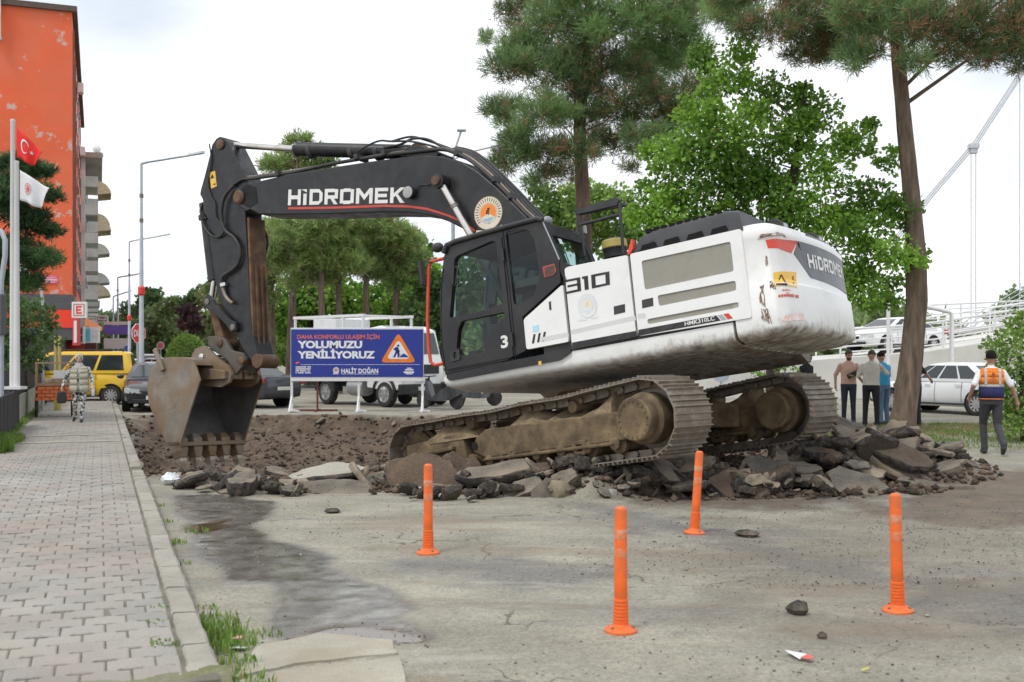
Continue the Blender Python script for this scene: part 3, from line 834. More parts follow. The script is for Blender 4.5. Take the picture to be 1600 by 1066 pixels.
# ---- revolving upper: body
YS = 1.5
body = MB()
def bsec(x, ztop, yl=YS, yr=-YS, zb=1.02, lift=0.0):
    return [(x, yl - .012, ztop), (x, yl - .012, 1.30 + lift * .5), (x, yl - .02, 1.265 + lift * .5), (x, yl - .045, 1.232 + lift * .5), (x, yl - .10, 1.21 + lift * .5), (x, yl - .5, 1.175 + lift * .3), (x, yr + .5, 1.175 + lift * .3),
            (x, yr + .22, 1.07), (x, yr + .09, 1.16), (x, yr + .03, 1.28), (x, yr + .012, 1.40), (x, yr + .012, ztop)]
body.loft([bsec(1.57, 1.40, lift=.16), bsec(1.52, 1.44, lift=.11), bsec(1.40, 1.45, lift=.09), bsec(.4, 1.45, lift=.07), bsec(-.8, 1.45, lift=.02), bsec(-2.53, 1.45)])
bd = body.build('lower_body', WHITE, EX, smooth=50)
inner = MB(); inner.box((-1.25, 0, 1.93), (2.5, 2.93, 1.12)); inner.box((.75, -.95, 1.75), (1.4, 1.05, .75))
inner.build('engine_bay', BLACK2, EX)
rp = MB(); rp.prism([(1.48, 1.46), (1.48, 2.05), (1.3, 2.15), (0.05, 2.2), (0.0, 2.47), (-2.5, 2.5), (-2.5, 1.46)], -1.49, -1.52, 'y'); rp.build('side_panel', WHITE, EX, bevel=.015)
tank = MB(); tank.box((.62, -.93, 1.78), (1.5, 1.1, .72)); tank.build('fuel_tank', WHITE, EX, bevel=.06)
hood_deck = MB(); hood_deck.box((-.45, .1, 2.44), (1.95, 2.7, .10)); hood_deck.build('deck_plate', BLACK2, EX, bevel=.01)

def sidepoly(mb, pts, y0, y1, m=0): mb.prism([S(*q, y1) for q in pts], y0, y1, 'y', m=m)
def shrink(pts, d):
    cx_ = sum(p[0] for p in pts) / len(pts); cy_ = sum(p[1] for p in pts) / len(pts); out = []
    for p in pts:
        v = Vector((p[0] - cx_, p[1] - cy_)); v = v * (1 - d / max(v.length, 1)); out.append((cx_ + v.x, cy_ + v.y))
    return out
panA = [(816.5, 499), (879.5, 443), (889.5, 535), (821.5, 547.5)]
panB = [(881, 419), (887, 416), (981, 397.5), (995, 526), (893.5, 545.5)]
panC = [(983, 396.5), (1158, 356.5), (1175.5, 497), (996.5, 526.5)]
def round_poly(pts, r, k=3):
    out = []; n = len(pts)
    for i in range(n):
        a, b, c = Vector(pts[i - 1]), Vector(pts[i]), Vector(pts[(i + 1) % n])
        d0 = (a - b); d1 = (c - b); q = min(r, d0.length * .45, d1.length * .45); d0.normalize(); d1.normalize()
        p0 = b + d0 * q; p1 = b + d1 * q
        for e in range(k + 1):
            t = e / k; out.append(tuple(p0 * (1 - t) ** 2 + b * 2 * t * (1 - t) + p1 * t * t))
    return out
for nm, pts in (('front_panel', panA), ('service_door', panB)):
    k = MB(); pl = round_poly([S(*q, YS + .02) for q in shrink(pts, 1.2)], .035); k.prism(pl, YS - .04, YS + .02, 'y'); k.build(nm, WHITE, EX, bevel=.012)
grl = [[(1002, 408), (1141, 377.5), (1146.5, 424), (1007.5, 453)], [(1027, 462), (1149, 438.5), (1150.6, 454), (1029.7, 478.5)], [(1011, 499), (1154, 472), (1154.4, 480.6), (1012, 507)]]
k = MB(); holes = [round_poly([S(*q, YS + .02) for q in g], .03) for g in grl]
k.prism(round_poly([S(*q, YS + .02) for q in shrink(panC, 1.2)], .03), YS - .04, YS + .02, 'y', holes=holes); gd = k.build('radiator_door', WHITE, EX, bevel=.010)
for g in grl:
    q = [S(*p, YS) for p in g]; mbk = MB(); mbk.prism(q, YS - .035, YS - .02, 'y'); mbk.build('grille_backing', GRILL, gd)
    # perforated sheet: two layers of slanted thin bars
    gb = MB(); f = quadmap([Vector((p[0], YS, p[1])) for p in (q[3], q[2], q[1], q[0])])
    wd = (Vector(q[2]) - Vector(q[3])).length; hg = (Vector(q[0]) - Vector(q[3])).length
    n = int(wd / .022); sl = hg / wd
    for i in range(-int(n * sl) - 1, n + int(n * sl) + 2):
        for sgn in (1, -1):
            u0 = i / n; u1 = u0 + sgn * sl * .8
            t0, t1 = 0.0, 1.0
            if sgn == 1:
                if u0 < 0: t0 = (0 - u0) / (u1 - u0)
                if u1 > 1: t1 = (1 - u0) / (u1 - u0)
            else:
                if u0 > 1: t0 = (1 - u0) / (u1 - u0)
                if u1 < 0: t1 = (0 - u0) / (u1 - u0)
            if t1 - t0 < .02 or t0 < 0 or t1 > 1: continue
            a = f(u0 + (u1 - u0) * t0, t0); b = f(u0 + (u1 - u0) * t1, t1)
            d = Vector((b.z - a.z, 0, a.x - b.x)).normalized() * .0062
            yv = Vector((0, .004 * sgn, 0))
            gb.add([a + d + yv, b + d + yv, b - d + yv, a - d + yv], [(0, 1, 2, 3)])
    gb.build('grille', GRILP, gd, fix=False)
# door latches
for c in ((968, 483), (1012, 473)):
    k = MB(); q = [S(c[0] + a, c[1] + b, YS + .02) for a, b in ((-9, -4), (8.5, -8), (9, 5), (-8.5, 9))]
    k.prism(q, YS, YS + .026, 'y'); o = k.build('latch', BLACK2, EX, bevel=.004)
k = MB(); k.prism([S(*q, YS) for q in ((859, 472), (862, 471), (863, 484), (860, 485))], YS, YS + .026, 'y'); k.build('keyhole_slot', BLACK2, EX)
# pressed crease along the doors
k = MB()
for seg in (((845, 535), (889, 526), (888, 519)), ((893, 523), (994, 500), (993, 493)), ((998, 499), (1009, 497), (1008, 489))):
    a, b, c = [S(*q, YS + .02) for q in seg]
    k.add([(a[0], YS + .021, a[1]), (b[0], YS + .021, b[1]), (c[0], YS + .034, c[1]), (a[0], YS + .034, a[1] + (c[1] - b[1]))], [(0, 1, 2, 3)])
k.build('pressed_crease', WHITE, EX)
# black stripe, model lettering, numbers
k = MB()
sidepoly(k, [(893.6, 535.5), (993.6, 517), (994.5, 525.5), (893.8, 544.5)], YS + .02, YS + .024)
sidepoly(k, [(997.5, 515.5), (1119, 493), (1126, 501), (997, 525)], YS + .02, YS + .024)
k.build('stripe', DARKL, EX)
k = MB(); sidepoly(k, [(1121, 492.7), (1128, 491.4), (1135, 499.2), (1128, 500.6)], YS + .02, YS + .025); k.build('stripe', GREYL, EX)
k = MB(); sidepoly(k, [(1130, 491), (1138, 489.4), (1145, 497.3), (1137, 498.9)], YS + .02, YS + .025); k.build('stripe', REDP, EX)
def sq(y, bl, br, tr_, tl): return [Vector((S(*p, y)[0], y, S(*p, y)[1])) for p in (bl, br, tr_, tl)]
k = MB(); lettering(k, 'HMK310LC', sq(YS + .0265, (1070, 509.5), (1117, 500.5), (1116, 494), (1069.5, 503)), .02); k.build('model_lettering', WHITEL, EX, fix=False)
# block figures 310, drawn as strokes
k = MB()
def strokes(rects, q, mb):
    f = quadmap(q)
    for (u0, v0, u1, v1) in rects: mb.add([f(u0, v0), f(u1, v0), f(u1, v1), f(u0, v1)], [(0, 1, 2, 3)])
strokes([(0, .84, .36, 1), (.06, .44, .36, .60), (0, 0, .36, .17), (.28, .17, .36, .84), (.44, 0, .53, 1), (.40, .82, .44, 1), (.60, 0, 1, .17), (.60, .83, 1, 1), (.60, .17, .69, .83), (.91, .17, 1, .83)],
        sq(YS + .0235, (883.5, 460), (953, 445), (952, 424), (881.5, 438)), k)
k.build('number_lettering', DARKL, EX, fix=False)
k = MB(); lettering(k, '3', sq(YS + .05, (783, 545), (794.5, 543), (793, 523), (782, 525)), .035); NUM3 = k
# municipal seal on the service door, faded
def seal(mb, f, faded=True):
    """ring, disc, waves and tail drawn as flat pieces; f maps unit coordinates to the surface; material slots 0 ring 1 paper 2 orange 3 blue 4 dark"""
    def disc(r0, r1, m, a0=0, a1=360, n=36, off=0.0, lift=0):
        for i in range(n):
            A = R(a0 + (a1 - a0) * i / n); B = R(a0 + (a1 - a0) * (i + 1) / n)
            mb.add([f(r0 * math.cos(A), r0 * math.sin(A), lift), f(r1 * math.cos(A), r1 * math.sin(A), lift), f(r1 * math.cos(B), r1 * math.sin(B), lift), f(r0 * math.cos(B), r0 * math.sin(B), lift)], [(0, 1, 2, 3)], m)
    disc(0, 1.0, 1, lift=0); disc(.96, 1.0, 0, lift=1); disc(.60, .63, 0, lift=1)
    disc(0, .56, 2, -38, 200, 30, lift=1); 
    for j in range(4):
        v0 = -.38 - .1 * j; w = max(.05, math.sqrt(max(0, .56 ** 2 - v0 ** 2)))
        mb.add([f(-w, v0, 1), f(w * .8, v0, 1), f(w * .8, v0 + .06, 1), f(-w, v0 + .06, 1)], [(0, 1, 2, 3)], 3)
    for k_ in range(22):          # lettering round the rim, as small bars
        A = R(-30 + 240 * k_ / 21); B = A + .06
        mb.add([f(.70 * math.cos(A), .70 * math.sin(A), 1), f(.90 * math.cos(A), .90 * math.sin(A), 1), f(.90 * math.cos(B), .90 * math.sin(B), 1), f(.70 * math.cos(B), .70 * math.sin(B), 1)], [(0, 1, 2, 3)], 4)
    for (a, b, c, d) in ((-.12, .1, .1, .18), (-.03, -.1, .05, .3), (.02, .2, .14, .3), (-.15, -.05, -.05, .1)):
        mb.add([f(a, b, 2), f(c, b, 2), f(c, d, 2), f(a, d, 2)], [(0, 1, 2, 3)], 4)
    mb.add([f(-.95, -.85, 1), f(-.2, -1.02, 1), (f(-.2, -1.16, 1)), f(-1.1, -1.1, 1)], [(0, 1, 2, 3)], 1)
    mb.add([f(.2, -1.02, 1), f(.85, -.9, 1), f(.95, -1.1, 1), f(.2, -1.16, 1)], [(0, 1, 2, 3)], 1)
PAPER = pbr('sticker_paper', (.70, .64, .52), .55, var=.06); ORG = pbr('sticker_orange', (.85, .25, .04), .5, var=.05); BLU = pbr('sticker_blue', (.12, .42, .66), .5, var=.05)
FADE = [pbr('faded_grey', (.62, .65, .70), .5, var=.05), pbr('faded_white', (.75, .76, .76), .5, var=.03), pbr('faded_orange', (.78, .68, .55), .5, var=.05), pbr('faded_blue', (.60, .72, .80), .5, var=.05), pbr('faded_ink', (.60, .64, .70), .5, var=.05)]
c0 = S(918, 478, YS + .02); cu = S(933, 475, YS + .02)
rr_ = math.hypot(cu[0] - c0[0], cu[1] - c0[1])
k = MB(); seal(k, lambda u, v, l: (c0[0] - rr_ * u, YS + .0225 + .0012 * l, c0[1] + rr_ * 1.12 * v)); k.build('seal_sticker', FADE, EX, fix=False)
# three black slashes and blue sticker on the front panel
k = MB()
for dx in (0, 8, 16): sidepoly(k, [(833.5 + dx, 522.5 - dx * .22), (836.8 + dx, 522 - dx * .22), (834.3 + dx, 536.5 - dx * .22), (831 + dx, 537 - dx * .22)], YS + .02, YS + .024)
k.build('slash_mark', DARKL, EX)
k = MB(); sidepoly(k, [(832, 509.5), (842, 507.5), (842.5, 517), (832.5, 519)], YS + .02, YS + .024); k.build('blue_sticker', pbr('pale_blue', (.42, .68, .80), .5, var=.06), EX)
# skirt under the cab
k = MB(); k.prism(round_poly([S(*q, YS + .03) for q in ((701, 595), (698, 583), (880, 548), (890, 545), (892, 550), (874, 563), (706, 594.5))], .02), YS - .03, YS + .03, 'y'); k.build('cab_skirt', CABK, EX, bevel=.012)
k = MB(); sidepoly(k, [(841, 565), (845.5, 564), (846, 570), (841.5, 571)], YS + .03, YS + .034); k.build('warning_sticker', YELST, EX)
# ---- engine hood with louvres
k = MB()
top0 = S(1001, 371, YS); top1 = S(1147, 335.5, YS)
zb = 2.50; 
hood = [(-1.39, zb - .03), (-1.39, zb + .06), (-1.55, zb + .21), (-1.75, zb + .24), (-2.62, zb + .26), (-2.78, zb + .23), (-2.80, zb - .02)]
rg = []
for (y, inset, dz) in ((1.49, 0, -.12), (1.47, .0, -.03), (1.40, .02, 0), (-1.40, .02, 0), (-1.47, 0, -.03), (-1.49, 0, -.12)):
    rg.append([(x - (inset if i < 3 else -inset), y, z + (dz if 1 <= i <= 5 else 0)) for i, (x, z) in enumerate(hood)])
k.loft(rg); hd = k.build('engine_hood', pbr('hood_plastic', (.045, .047, .053), .5, var=.2, scale=4, dirt=(.13, .12, .1), damt=.25, dscale=3), EX, bevel=.02, smooth=40)
SLOT = pbr('slot_black', (.004, .004, .004), .95)
for i in range(4):
    k = MB(); cx_ = -1.62 - i * .30
    k.prism([(cx_ + .11, zb + .005), (cx_ - .11, zb + .01), (cx_ - .09, zb + .075), (cx_ + .08, zb + .065)], 1.46, 1.503, 'y'); k.build('louvre', SLOT, hd)
for i in range(10):
    k = MB(); cx_ = -1.62 - i * .102
    k.box((cx_, 1.40, zb + .235), (.055, .12, .05)); k.build('vent_slot', SLOT, hd)
k = MB(); sidepoly(k, [(980, 398), (986, 374), (988, 374), (989, 388), (983.5, 397)], YS - .06, YS + .012); k.build('red_reflector', pbr('reflector_red', (.8, .06, .03), .25), EX)
# ---- counterweight
def cw_path(inset):
    """plan of the tail: an arc about the slewing centre with rounded corners"""
    w = YS - inset * .5; ra = 9.0; r = .2; x0 = 5.72 + inset
    a1 = math.asin((w - r * .9) / ra)
    pts = [(-2.57, w)]
    xe, ye = x0 - ra * math.cos(a1), ra * math.sin(a1)
    n_ = 7
    for i in range(n_ + 1):
        t = i / n_; p0 = Vector((xe + .26, w)); p1 = Vector((xe - .01, w)); p2 = Vector((xe, ye))
        q = p0 * (1 - t) ** 2 + p1 * 2 * t * (1 - t) + p2 * t * t; pts.append((q.x, q.y))
    for i in range(1, 24):
        a = a1 * (1 - 2 * i / 24); pts.append((x0 - ra * math.cos(a), ra * math.sin(a)))
    for x, y in pts[:n_ + 2][::-1]: pts.append((x, -y))
    return pts
levels = [(1.19, .95), (1.20, .5), (1.225, .2), (1.255, .07), (1.29, .018), (1.33, 0), (1.80, 0.0), (1.83, .035), (2.33, .05), (2.36, .03), (2.44, .03), (2.50, .07), (2.535, .16)]
k = MB(); rg = []
for z, ins in levels:
    rg.append([(x, y, z + (0.0)) for x, y in cw_path(ins)])
k.loft(rg); cw = k.build('counterweight', WHITE, EX, smooth=38)
def cw_at(sarc, z, off=.006):
    """point of the counterweight's outer face: arc length from the left flank, height z"""
    ins = np.interp(z, [l[0] for l in levels], [l[1] for l in levels]); P_ = cw_path(float(ins)); d = sarc
    for i in range(len(P_) - 1):
        a, b = Vector(P_[i]), Vector(P_[i + 1]); l = (b - a).length
        if d <= l or i == len(P_) - 2:
            q = a.lerp(b, d / l); nrm = Vector(((b - a).y, -(b - a).x)).normalized()
            if nrm.dot(Vector((-2.0, 0)) - q) > 0: nrm = -nrm
            q = q + nrm * off; return Vector((q.x, q.y, z))
        d -= l
_cwt = []
for i in range(4, 200):
    for j in range(30):
        w = UF.M @ cw_at(i * .02, 1.3 + j * .042)
        if (UF.M @ cw_at(i * .02, 1.3 + j * .042, .05) - w).dot(w - Vector((0, 0, EYE))) > -.002: continue
        _cwt.append((CX + F0 * w.x / w.y, CY - F0 * (w.z - EYE) / w.y, i * .02, 1.3 + j * .042))
_cwt = np.array(_cwt)
def cw_pix(px, py):
    """arc length and height of the counterweight point seen at a pixel (nearest of a fine table, then interpolated)"""
    d = np.hypot(_cwt[:, 0] - px, _cwt[:, 1] - py); o = np.argsort(d)[:6]; w = 1 / (d[o] + .05) ** 2
    return float((w * _cwt[o, 2]).sum() / w.sum()), float((w * _cwt[o, 3]).sum() / w.sum())
def cw_patch(mb, pix, m=0, off=.006, n=10):
    q = [cw_pix(*p) for p in pix]
    def g(u, v, a=q): return ((a[0][0] * (1 - u) + a[1][0] * u) * (1 - v) + (a[3][0] * (1 - u) + a[2][0] * u) * v, (a[0][1] * (1 - u) + a[1][1] * u) * (1 - v) + (a[3][1] * (1 - u) + a[2][1] * u) * v)
    vs = []; fs = []
    for j in range(5):
        for i in range(n + 1): vs.append(cw_at(*g(i / n, j / 4), off))
    for j in range(4):
        for i in range(n): fs.append((j * (n + 1) + i, j * (n + 1) + i + 1, (j + 1) * (n + 1) + i + 1, (j + 1) * (n + 1) + i))
    mb.add(vs, fs, m); return g
k = MB(); cw_patch(k, [(1200, 388.5), (1237, 395.5), (1246, 378.5), (1196, 374.5)]); k.build('rear_red_band', REDP, cw, fix=False)
k = MB(); cw_patch(k, [(1267, 436), (1333, 458), (1325, 408), (1247, 379)]); cw_patch(k, [(1241, 396), (1267, 436), (1290, 420), (1247, 379)], off=.0055); k.build('rear_dark_band', pbr('dark_grey_band', (.045, .048, .055), .35, var=.1, dirt=(.3, .3, .3), damt=.2), cw, fix=False)
k = MB(); dummy = MB(); g = cw_patch(dummy, [(1263.5, 420), (1327, 437), (1323, 416), (1260.5, 396)])
k = maker_mark(lambda a, b: cw_at(*g(a, b), .010)); k.build('rear_lettering', WHITEL, cw, fix=False)
k = MB(); cw_patch(k, [(1210, 447), (1246, 449), (1244, 426), (1208, 426)]); ws = k.build('warning_sticker', YELST, cw, fix=False)
k = MB()
for A, B in (((1213, 445), (1220, 429)), ((1220, 429), (1229, 445)), ((1213, 444.5), (1229, 445)), ((1239, 431), (1239.5, 444)), ((1236, 438), (1243, 438))):
    dx, dy = B[0] - A[0], B[1] - A[1]; l = math.hypot(dx, dy); nx, ny = -dy / l * .8, dx / l * .8
    cw_patch(k, [(A[0] - nx, A[1] - ny), (B[0] - nx, B[1] - ny), (B[0] + nx, B[1] + ny), (A[0] + nx, A[1] + ny)], off=.009, n=3)
k.build('warning_symbol', DARKL, cw, fix=False)
k = MB()
for s_, q in (('~6', ((1222, 455), (1237, 456), (1237, 452.5), (1222, 451.5))), ('~3', ((1226, 459.5), (1232, 460), (1232, 456.5), (1226, 456))), ('~13', ((1216, 464), (1248, 466), (1248, 461.5), (1216, 460)))):
    g = cw_patch(MB(), list(q)); v, f, _, _ = text2d(s_, 1, 1, .02); k.add([cw_at(*g(a, b), .008) for a, b in v], f)
k.build('red_lettering', pbr('red_ink', (.6, .08, .06), .5), cw, fix=False)
k = MB(); cw_patch(k, [(1221, 503), (1258, 502), (1255, 491), (1229, 493)]); k.build('reflector', pbr('reflector_white', (.75, .70, .66), .3, dirt=(.6, .1, .07), damt=.9, dscale=6, dth=.5), cw, fix=False)
k = MB(); g = cw_patch(MB(), [(1258, 368), (1303, 378), (1303, 372.5), (1258, 361)])
v, f, _, _ = text2d('~16', 1, 1, .01); k.add([cw_at(*g(a, b), .008) for a, b in v], f); k.build('small_lettering', DARKL, cw, fix=False)
SCR = pbr('bare_scrape', (.22, .12, .075), .7, var=.4, scale=12, dirt=(.5, .47, .42), damt=.9, dscale=14, dth=.5)
for pts in ([(1183, 372), (1230, 374), (1222, 366), (1192, 366)], [(1196, 415), (1200, 414), (1199, 400), (1196, 402)], [(1203, 448), (1214, 454), (1210, 443), (1202, 436)], [(1186, 470), (1196, 482), (1194, 446), (1188, 448)], [(1190, 500), (1206, 505), (1200, 484), (1190, 482)]):
    k = MB(); cw_patch(k, pts, off=.004, n=6); rr_ = random.Random(int(pts[0][0])); k.v = [(a, b + rr_.uniform(-.012, .012), c + rr_.uniform(-.018, .018)) for a, b, c in k.v]; k.build('paint_scrape', SCR, cw, fix=False)
# rear work lamps and camera housings on the counterweight
for (y, x) in ((.55, -2.95), (-.75, -3.0)):
    k = MB(); k.prism([(x + .28, 2.53), (x - .06, 2.53), (x - .06, 2.66), (x + .02, 2.71), (x + .16, 2.63)], y - .16, y + .16, 'y'); o = k.build('lamp_housing', BLACK2, EX, bevel=.01)
    k = MB(); k.box((x - .066, y, 2.61), (.012, .13, .07)); k.build('lamp_lens', LAMP, o)
k = MB(); k.box((-2.72, -.1, 2.60), (.3, .8, .12)); k.build('hood_step', BLACK2, EX, bevel=.03)
# ---- guard frame, filter bowl and fittings behind the cab
k = MB(); yg = .75
def G(px, py, y=.75): q = S(px, py, y); return (q[0], y, q[1])
for a, b in (((905, 335), (914, 400)), ((968, 318), (974, 397)), ((904, 352), (966, 336))):
    k.tube([G(*a), G(*b)], .022, 8)
k.tube([G(905, 335), G(905, 335, .2), G(905, 400, .2)], .022, 8); k.tube([G(968, 318), G(978, 321, .3), G(930, 330, .2), G(905, 335, .2)], .02, 8)
k.prism([S(*q, .75) for q in ((899, 329), (964, 309), (968, 313), (965, 321), (901, 336))], .70, .78, 'y')
k.build('guard_frame', BLACK2, EX, smooth=40)
k = MB(); q = S(961, 391, .5); k.lathe([(.15, -.1), (.16, .02), (.17, .03), (.17, .12), (.16, .13), (.13, .15), (.05, .155)], (q[0], .5, q[1]), (0, 0, 1), 20, ms=[0, 1, 1, 1, 0, 0]); k.build('air_precleaner', [BLACK2, pbr('filter_yellow', (.5, .40, .10), .5, var=.1, dirt=(.2, .16, .08), damt=.4)], EX, smooth=40)
k = MB(); q = S(912, 359, .6); k.box((q[0], .6, q[1]), (.06, .08, .12)); k.build('work_lamp', LAMP, EX, bevel=.01)
# ---- cab
Y0, Y1 = .42, YS + .03
cab_px = [(696, 586), (690, 540), (687.5, 505), (688, 460), (690.5, 425), (694, 400), (699, 387), (712, 380), (770, 364), (838, 346), (846, 346), (851, 356), (873, 408), (876, 441), (816, 495), (821.5, 548), (780, 568)]
cabp = [S(*q, Y1) for q in cab_px]
win_up = round_poly([S(*q, Y1) for q in ((703.5, 497), (711, 405), (716, 400), (769, 377), (776, 378), (788, 474), (745, 488))], .03)
win_lo = round_poly([S(*q, Y1) for q in ((722, 556), (714, 545), (717, 515), (722, 502), (790, 488), (790, 497), (766, 513), (757, 552))], .03)
win_q = round_poly([S(*q, Y1) for q in ((790, 365), (796, 361), (826, 358), (836, 378), (842, 420), (842, 440), (832, 465), (803, 478))], .06)
k = MB(); k.prism(cabp, Y1 - .07, Y1, 'y', holes=[win_up, win_lo, win_q]); cab = k.build('cab', CABK, EX, bevel=.012)
k = MB(); k.prism(cabp, Y0, Y0 + .05, 'y', holes=[win_up, win_q]); k.build('far_side_frame', CABK, cab)
# glass panes
def pane(nm, poly, y, par, mat=CABGLASS): k = MB(); k.add([(p[0], y, p[1]) for p in poly], [tuple(range(len(poly)))]); return k.build(nm, mat, par, fix=False)
for nm, w in (('window_pane', win_up), ('window_pane', win_lo), ('window_pane', win_q)): pane(nm, w, Y1 - .03, cab)
pane('window_pane', win_up, Y0 + .03, cab); pane('window_pane', win_q, Y0 + .03, cab)
# roof, floor, front posts, rear wall with its window
def skin(i0, i1, th, name, mat=CABK, ya=Y0, yb=Y1 - .01):
    k = MB()
    for i in range(i0, i1):
        a, b = Vector(cabp[i]), Vector(cabp[i + 1]); d = (b - a).normalized(); nrm = Vector((-d.y, d.x))
        c_ = Vector((sum(p[0] for p in cabp) / len(cabp), sum(p[1] for p in cabp) / len(cabp)))
        if nrm.dot(c_ - a) < 0: nrm = -nrm
        k.prism([tuple(a), tuple(b), tuple(b + nrm * th), tuple(a + nrm * th)], ya, yb, 'y')
    return k.build(name, mat, cab)
skin(6, 10, .07, 'roof')
k = MB(); k.prism([cabp[0], cabp[-1], (cabp[-1][0], cabp[-1][1] - .05), (cabp[0][0], cabp[0][1] - .05)], Y0, Y1 - .02, 'y'); k.build('floor', CABK, cab)
k = MB()
for y in (Y0 + .03, Y1 - .04):
    k.tube([(p[0] - .03, y, p[1]) for p in cabp[0:7]], .035, 8)
k.build('front_post', CABK, cab, smooth=40)
fr = [cabp[i] for i in range(1, 7)]
k = MB(); rgs = [[(p[0] - .02, Y0 + .05, p[1]) for p in fr], [(p[0] - .02, Y1 - .06, p[1]) for p in fr]]
for i in range(len(fr) - 1): k.add([rgs[0][i], rgs[1][i], rgs[1][i + 1], rgs[0][i + 1]], [(0, 1, 2, 3)])
k.build('windscreen', CABGLASS, cab, fix=False)
a, b, c_ = Vector(cabp[10]), Vector(cabp[11]), Vector(cabp[12])
rw0 = b.lerp(c_, .02); rw1 = b.lerp(c_, 1.15)
k = MB()
def RW(t, y, off=0): p = rw0.lerp(rw1, t); d = (rw1 - rw0).normalized(); nn = Vector((d.y, -d.x)); nn = nn if nn.x < 0 else -nn; p = p + nn * off; return (p.x, y, p.y)
def rwbox(t0, t1, ya, yb): k.add([RW(t0, ya), RW(t1, ya), RW(t1, yb), RW(t0, yb), RW(t0, ya, -.04), RW(t1, ya, -.04), RW(t1, yb, -.04), RW(t0, yb, -.04)], [(0, 1, 2, 3), (7, 6, 5, 4), (0, 4, 5, 1), (1, 5, 6, 2), (2, 6, 7, 3), (3, 7, 4, 0)])
rwbox(-.1, .14, Y0, Y1 - .01); rwbox(.9, 1.35, Y0, Y1 - .01); rwbox(.14, .9, Y0, Y0 + .1); rwbox(.14, .9, Y1 - .13, Y1 - .01)
k.build('rear_wall', CABK, cab)
k = MB(); k.add([RW(.14, Y0 + .1, -.02), RW(.9, Y0 + .1, -.02), RW(.9, Y1 - .13, -.02), RW(.14, Y1 - .13, -.02)], [(0, 1, 2, 3)]); k.build('rear_window', CABGLASS, cab, fix=False)
k = MB(); k.add([RW(.2, Y1 - .25, .001), RW(.34, Y1 - .25, .001), RW(.34, Y1 - .34, .001), RW(.2, Y1 - .34, .001)], [(0, 1, 2, 3)]); k.build('paper_sticker', pbr('pale_sticker', (.6, .72, .68), .5), cab, fix=False)
# door seam, hinges, handle, grab rails
def line(pts, w, y, nm, mat, par=cab):
    k = MB(); P_ = [S(*q, y) for q in pts]
    k.tube([(p[0], y, p[1]) for p in P_], w, 6); return k.build(nm, mat, par, smooth=60)
SEAM = pbr('seam_black', (.004, .004, .004), .9)
line([(697, 584), (691, 540), (689, 505), (690, 450), (693, 420)], .006, Y1 + .001, 'door_seam', SEAM)
line([(786, 360), (790, 400), (796, 450), (801, 500), (806, 560)], .006, Y1 + .001, 'door_seam', SEAM)
line([(700, 580), (806, 561)], .005, Y1 + .001, 'door_seam', SEAM)
dr = MB(); dpoly = round_poly([S(*q, Y1) for q in ((699, 578), (693, 540), (690.5, 505), (692, 450), (697, 408), (703, 396), (784, 369), (803, 558))], .03)
dr.prism(dpoly, Y1 + .001, Y1 + .016, 'y', holes=[win_up, win_lo]); door = dr.build('door', CABK, cab, bevel=.006)
k = MB(); hp = round_poly([S(*q, Y1) for q in ((706, 566), (705, 549), (719, 545), (721, 562))], .02); k.prism(hp, Y1 + .01, Y1 + .035, 'y', holes=[round_poly([S(*q, Y1) for q in ((711, 561), (710.5, 551), (715, 550), (716, 560))], .008)]); k.build('door_handle', BLACK2, cab, bevel=.006)
for c in ((787.5, 398), (801.5, 531)):
    k = MB(); q = S(*c, Y1); k.tube([(q[0], Y1 + .03, q[1] - .09), (q[0], Y1 + .03, q[1] + .09)], .016, 8); k.build('hinge', BLACK2, cab, smooth=40)
line([(709, 447), (712, 445), (715, 420), (713, 416), (709, 419), (708, 444)], .010, Y1 + .03, 'inner_grab_handle', BLACK2)
k = MB(); q = round_poly([S(*p, Y1) for p in ((848, 417), (867, 412), (870, 424), (866, 430), (851, 434))], .015); k.prism(q, Y1, Y1 + .012, 'y'); vt = k.build('air_vent', pbr('vent_red', (.35, .07, .05), .6, dirt=(.1, .09, .08), damt=.6), cab)
k = MB()
for i in range(6):
    a = S(851.5, 419 + i * 2.3, Y1 + .014); b = S(866, 415 + i * 2.3, Y1 + .014); k.tube([(a[0], Y1 + .014, a[1]), (b[0], Y1 + .014, b[1])], .006, 6)
k.build('vent_slat', pbr('vent_grey', (.11, .10, .09), .6), cab)
NUM3.build('door_number', WHITEL, cab, fix=False)
# roof edge rail and lamps
k = MB(); k.tube([(S(*q, Y1 + .02)[0], Y1 + .02, S(*q, Y1 + .02)[1]) for q in ((693, 396), (698, 383), (712, 377), (770, 360), (838, 342), (848, 344))], .035, 8); k.build('roof_rail', BLACK2, cab, smooth=60)
k = MB(); q = S(684, 387, Y1 - .1); k.blob((q[0], Y1 - .1, q[1]), (.09, .07, .07), 12); k.build('work_lamp', BLACK2, cab, smooth=60)
k = MB(); q = S(856, 345, 1.2); k.blob((q[0], 1.2, q[1]), (.06, .09, .06), 12); k.build('work_lamp', pbr('lamp_grey', (.25, .26, .27), .3), cab, smooth=60)
line([(848, 347), (862, 378), (874, 406)], .010, Y1 + .005, 'rear_edge_trim', GREYL)
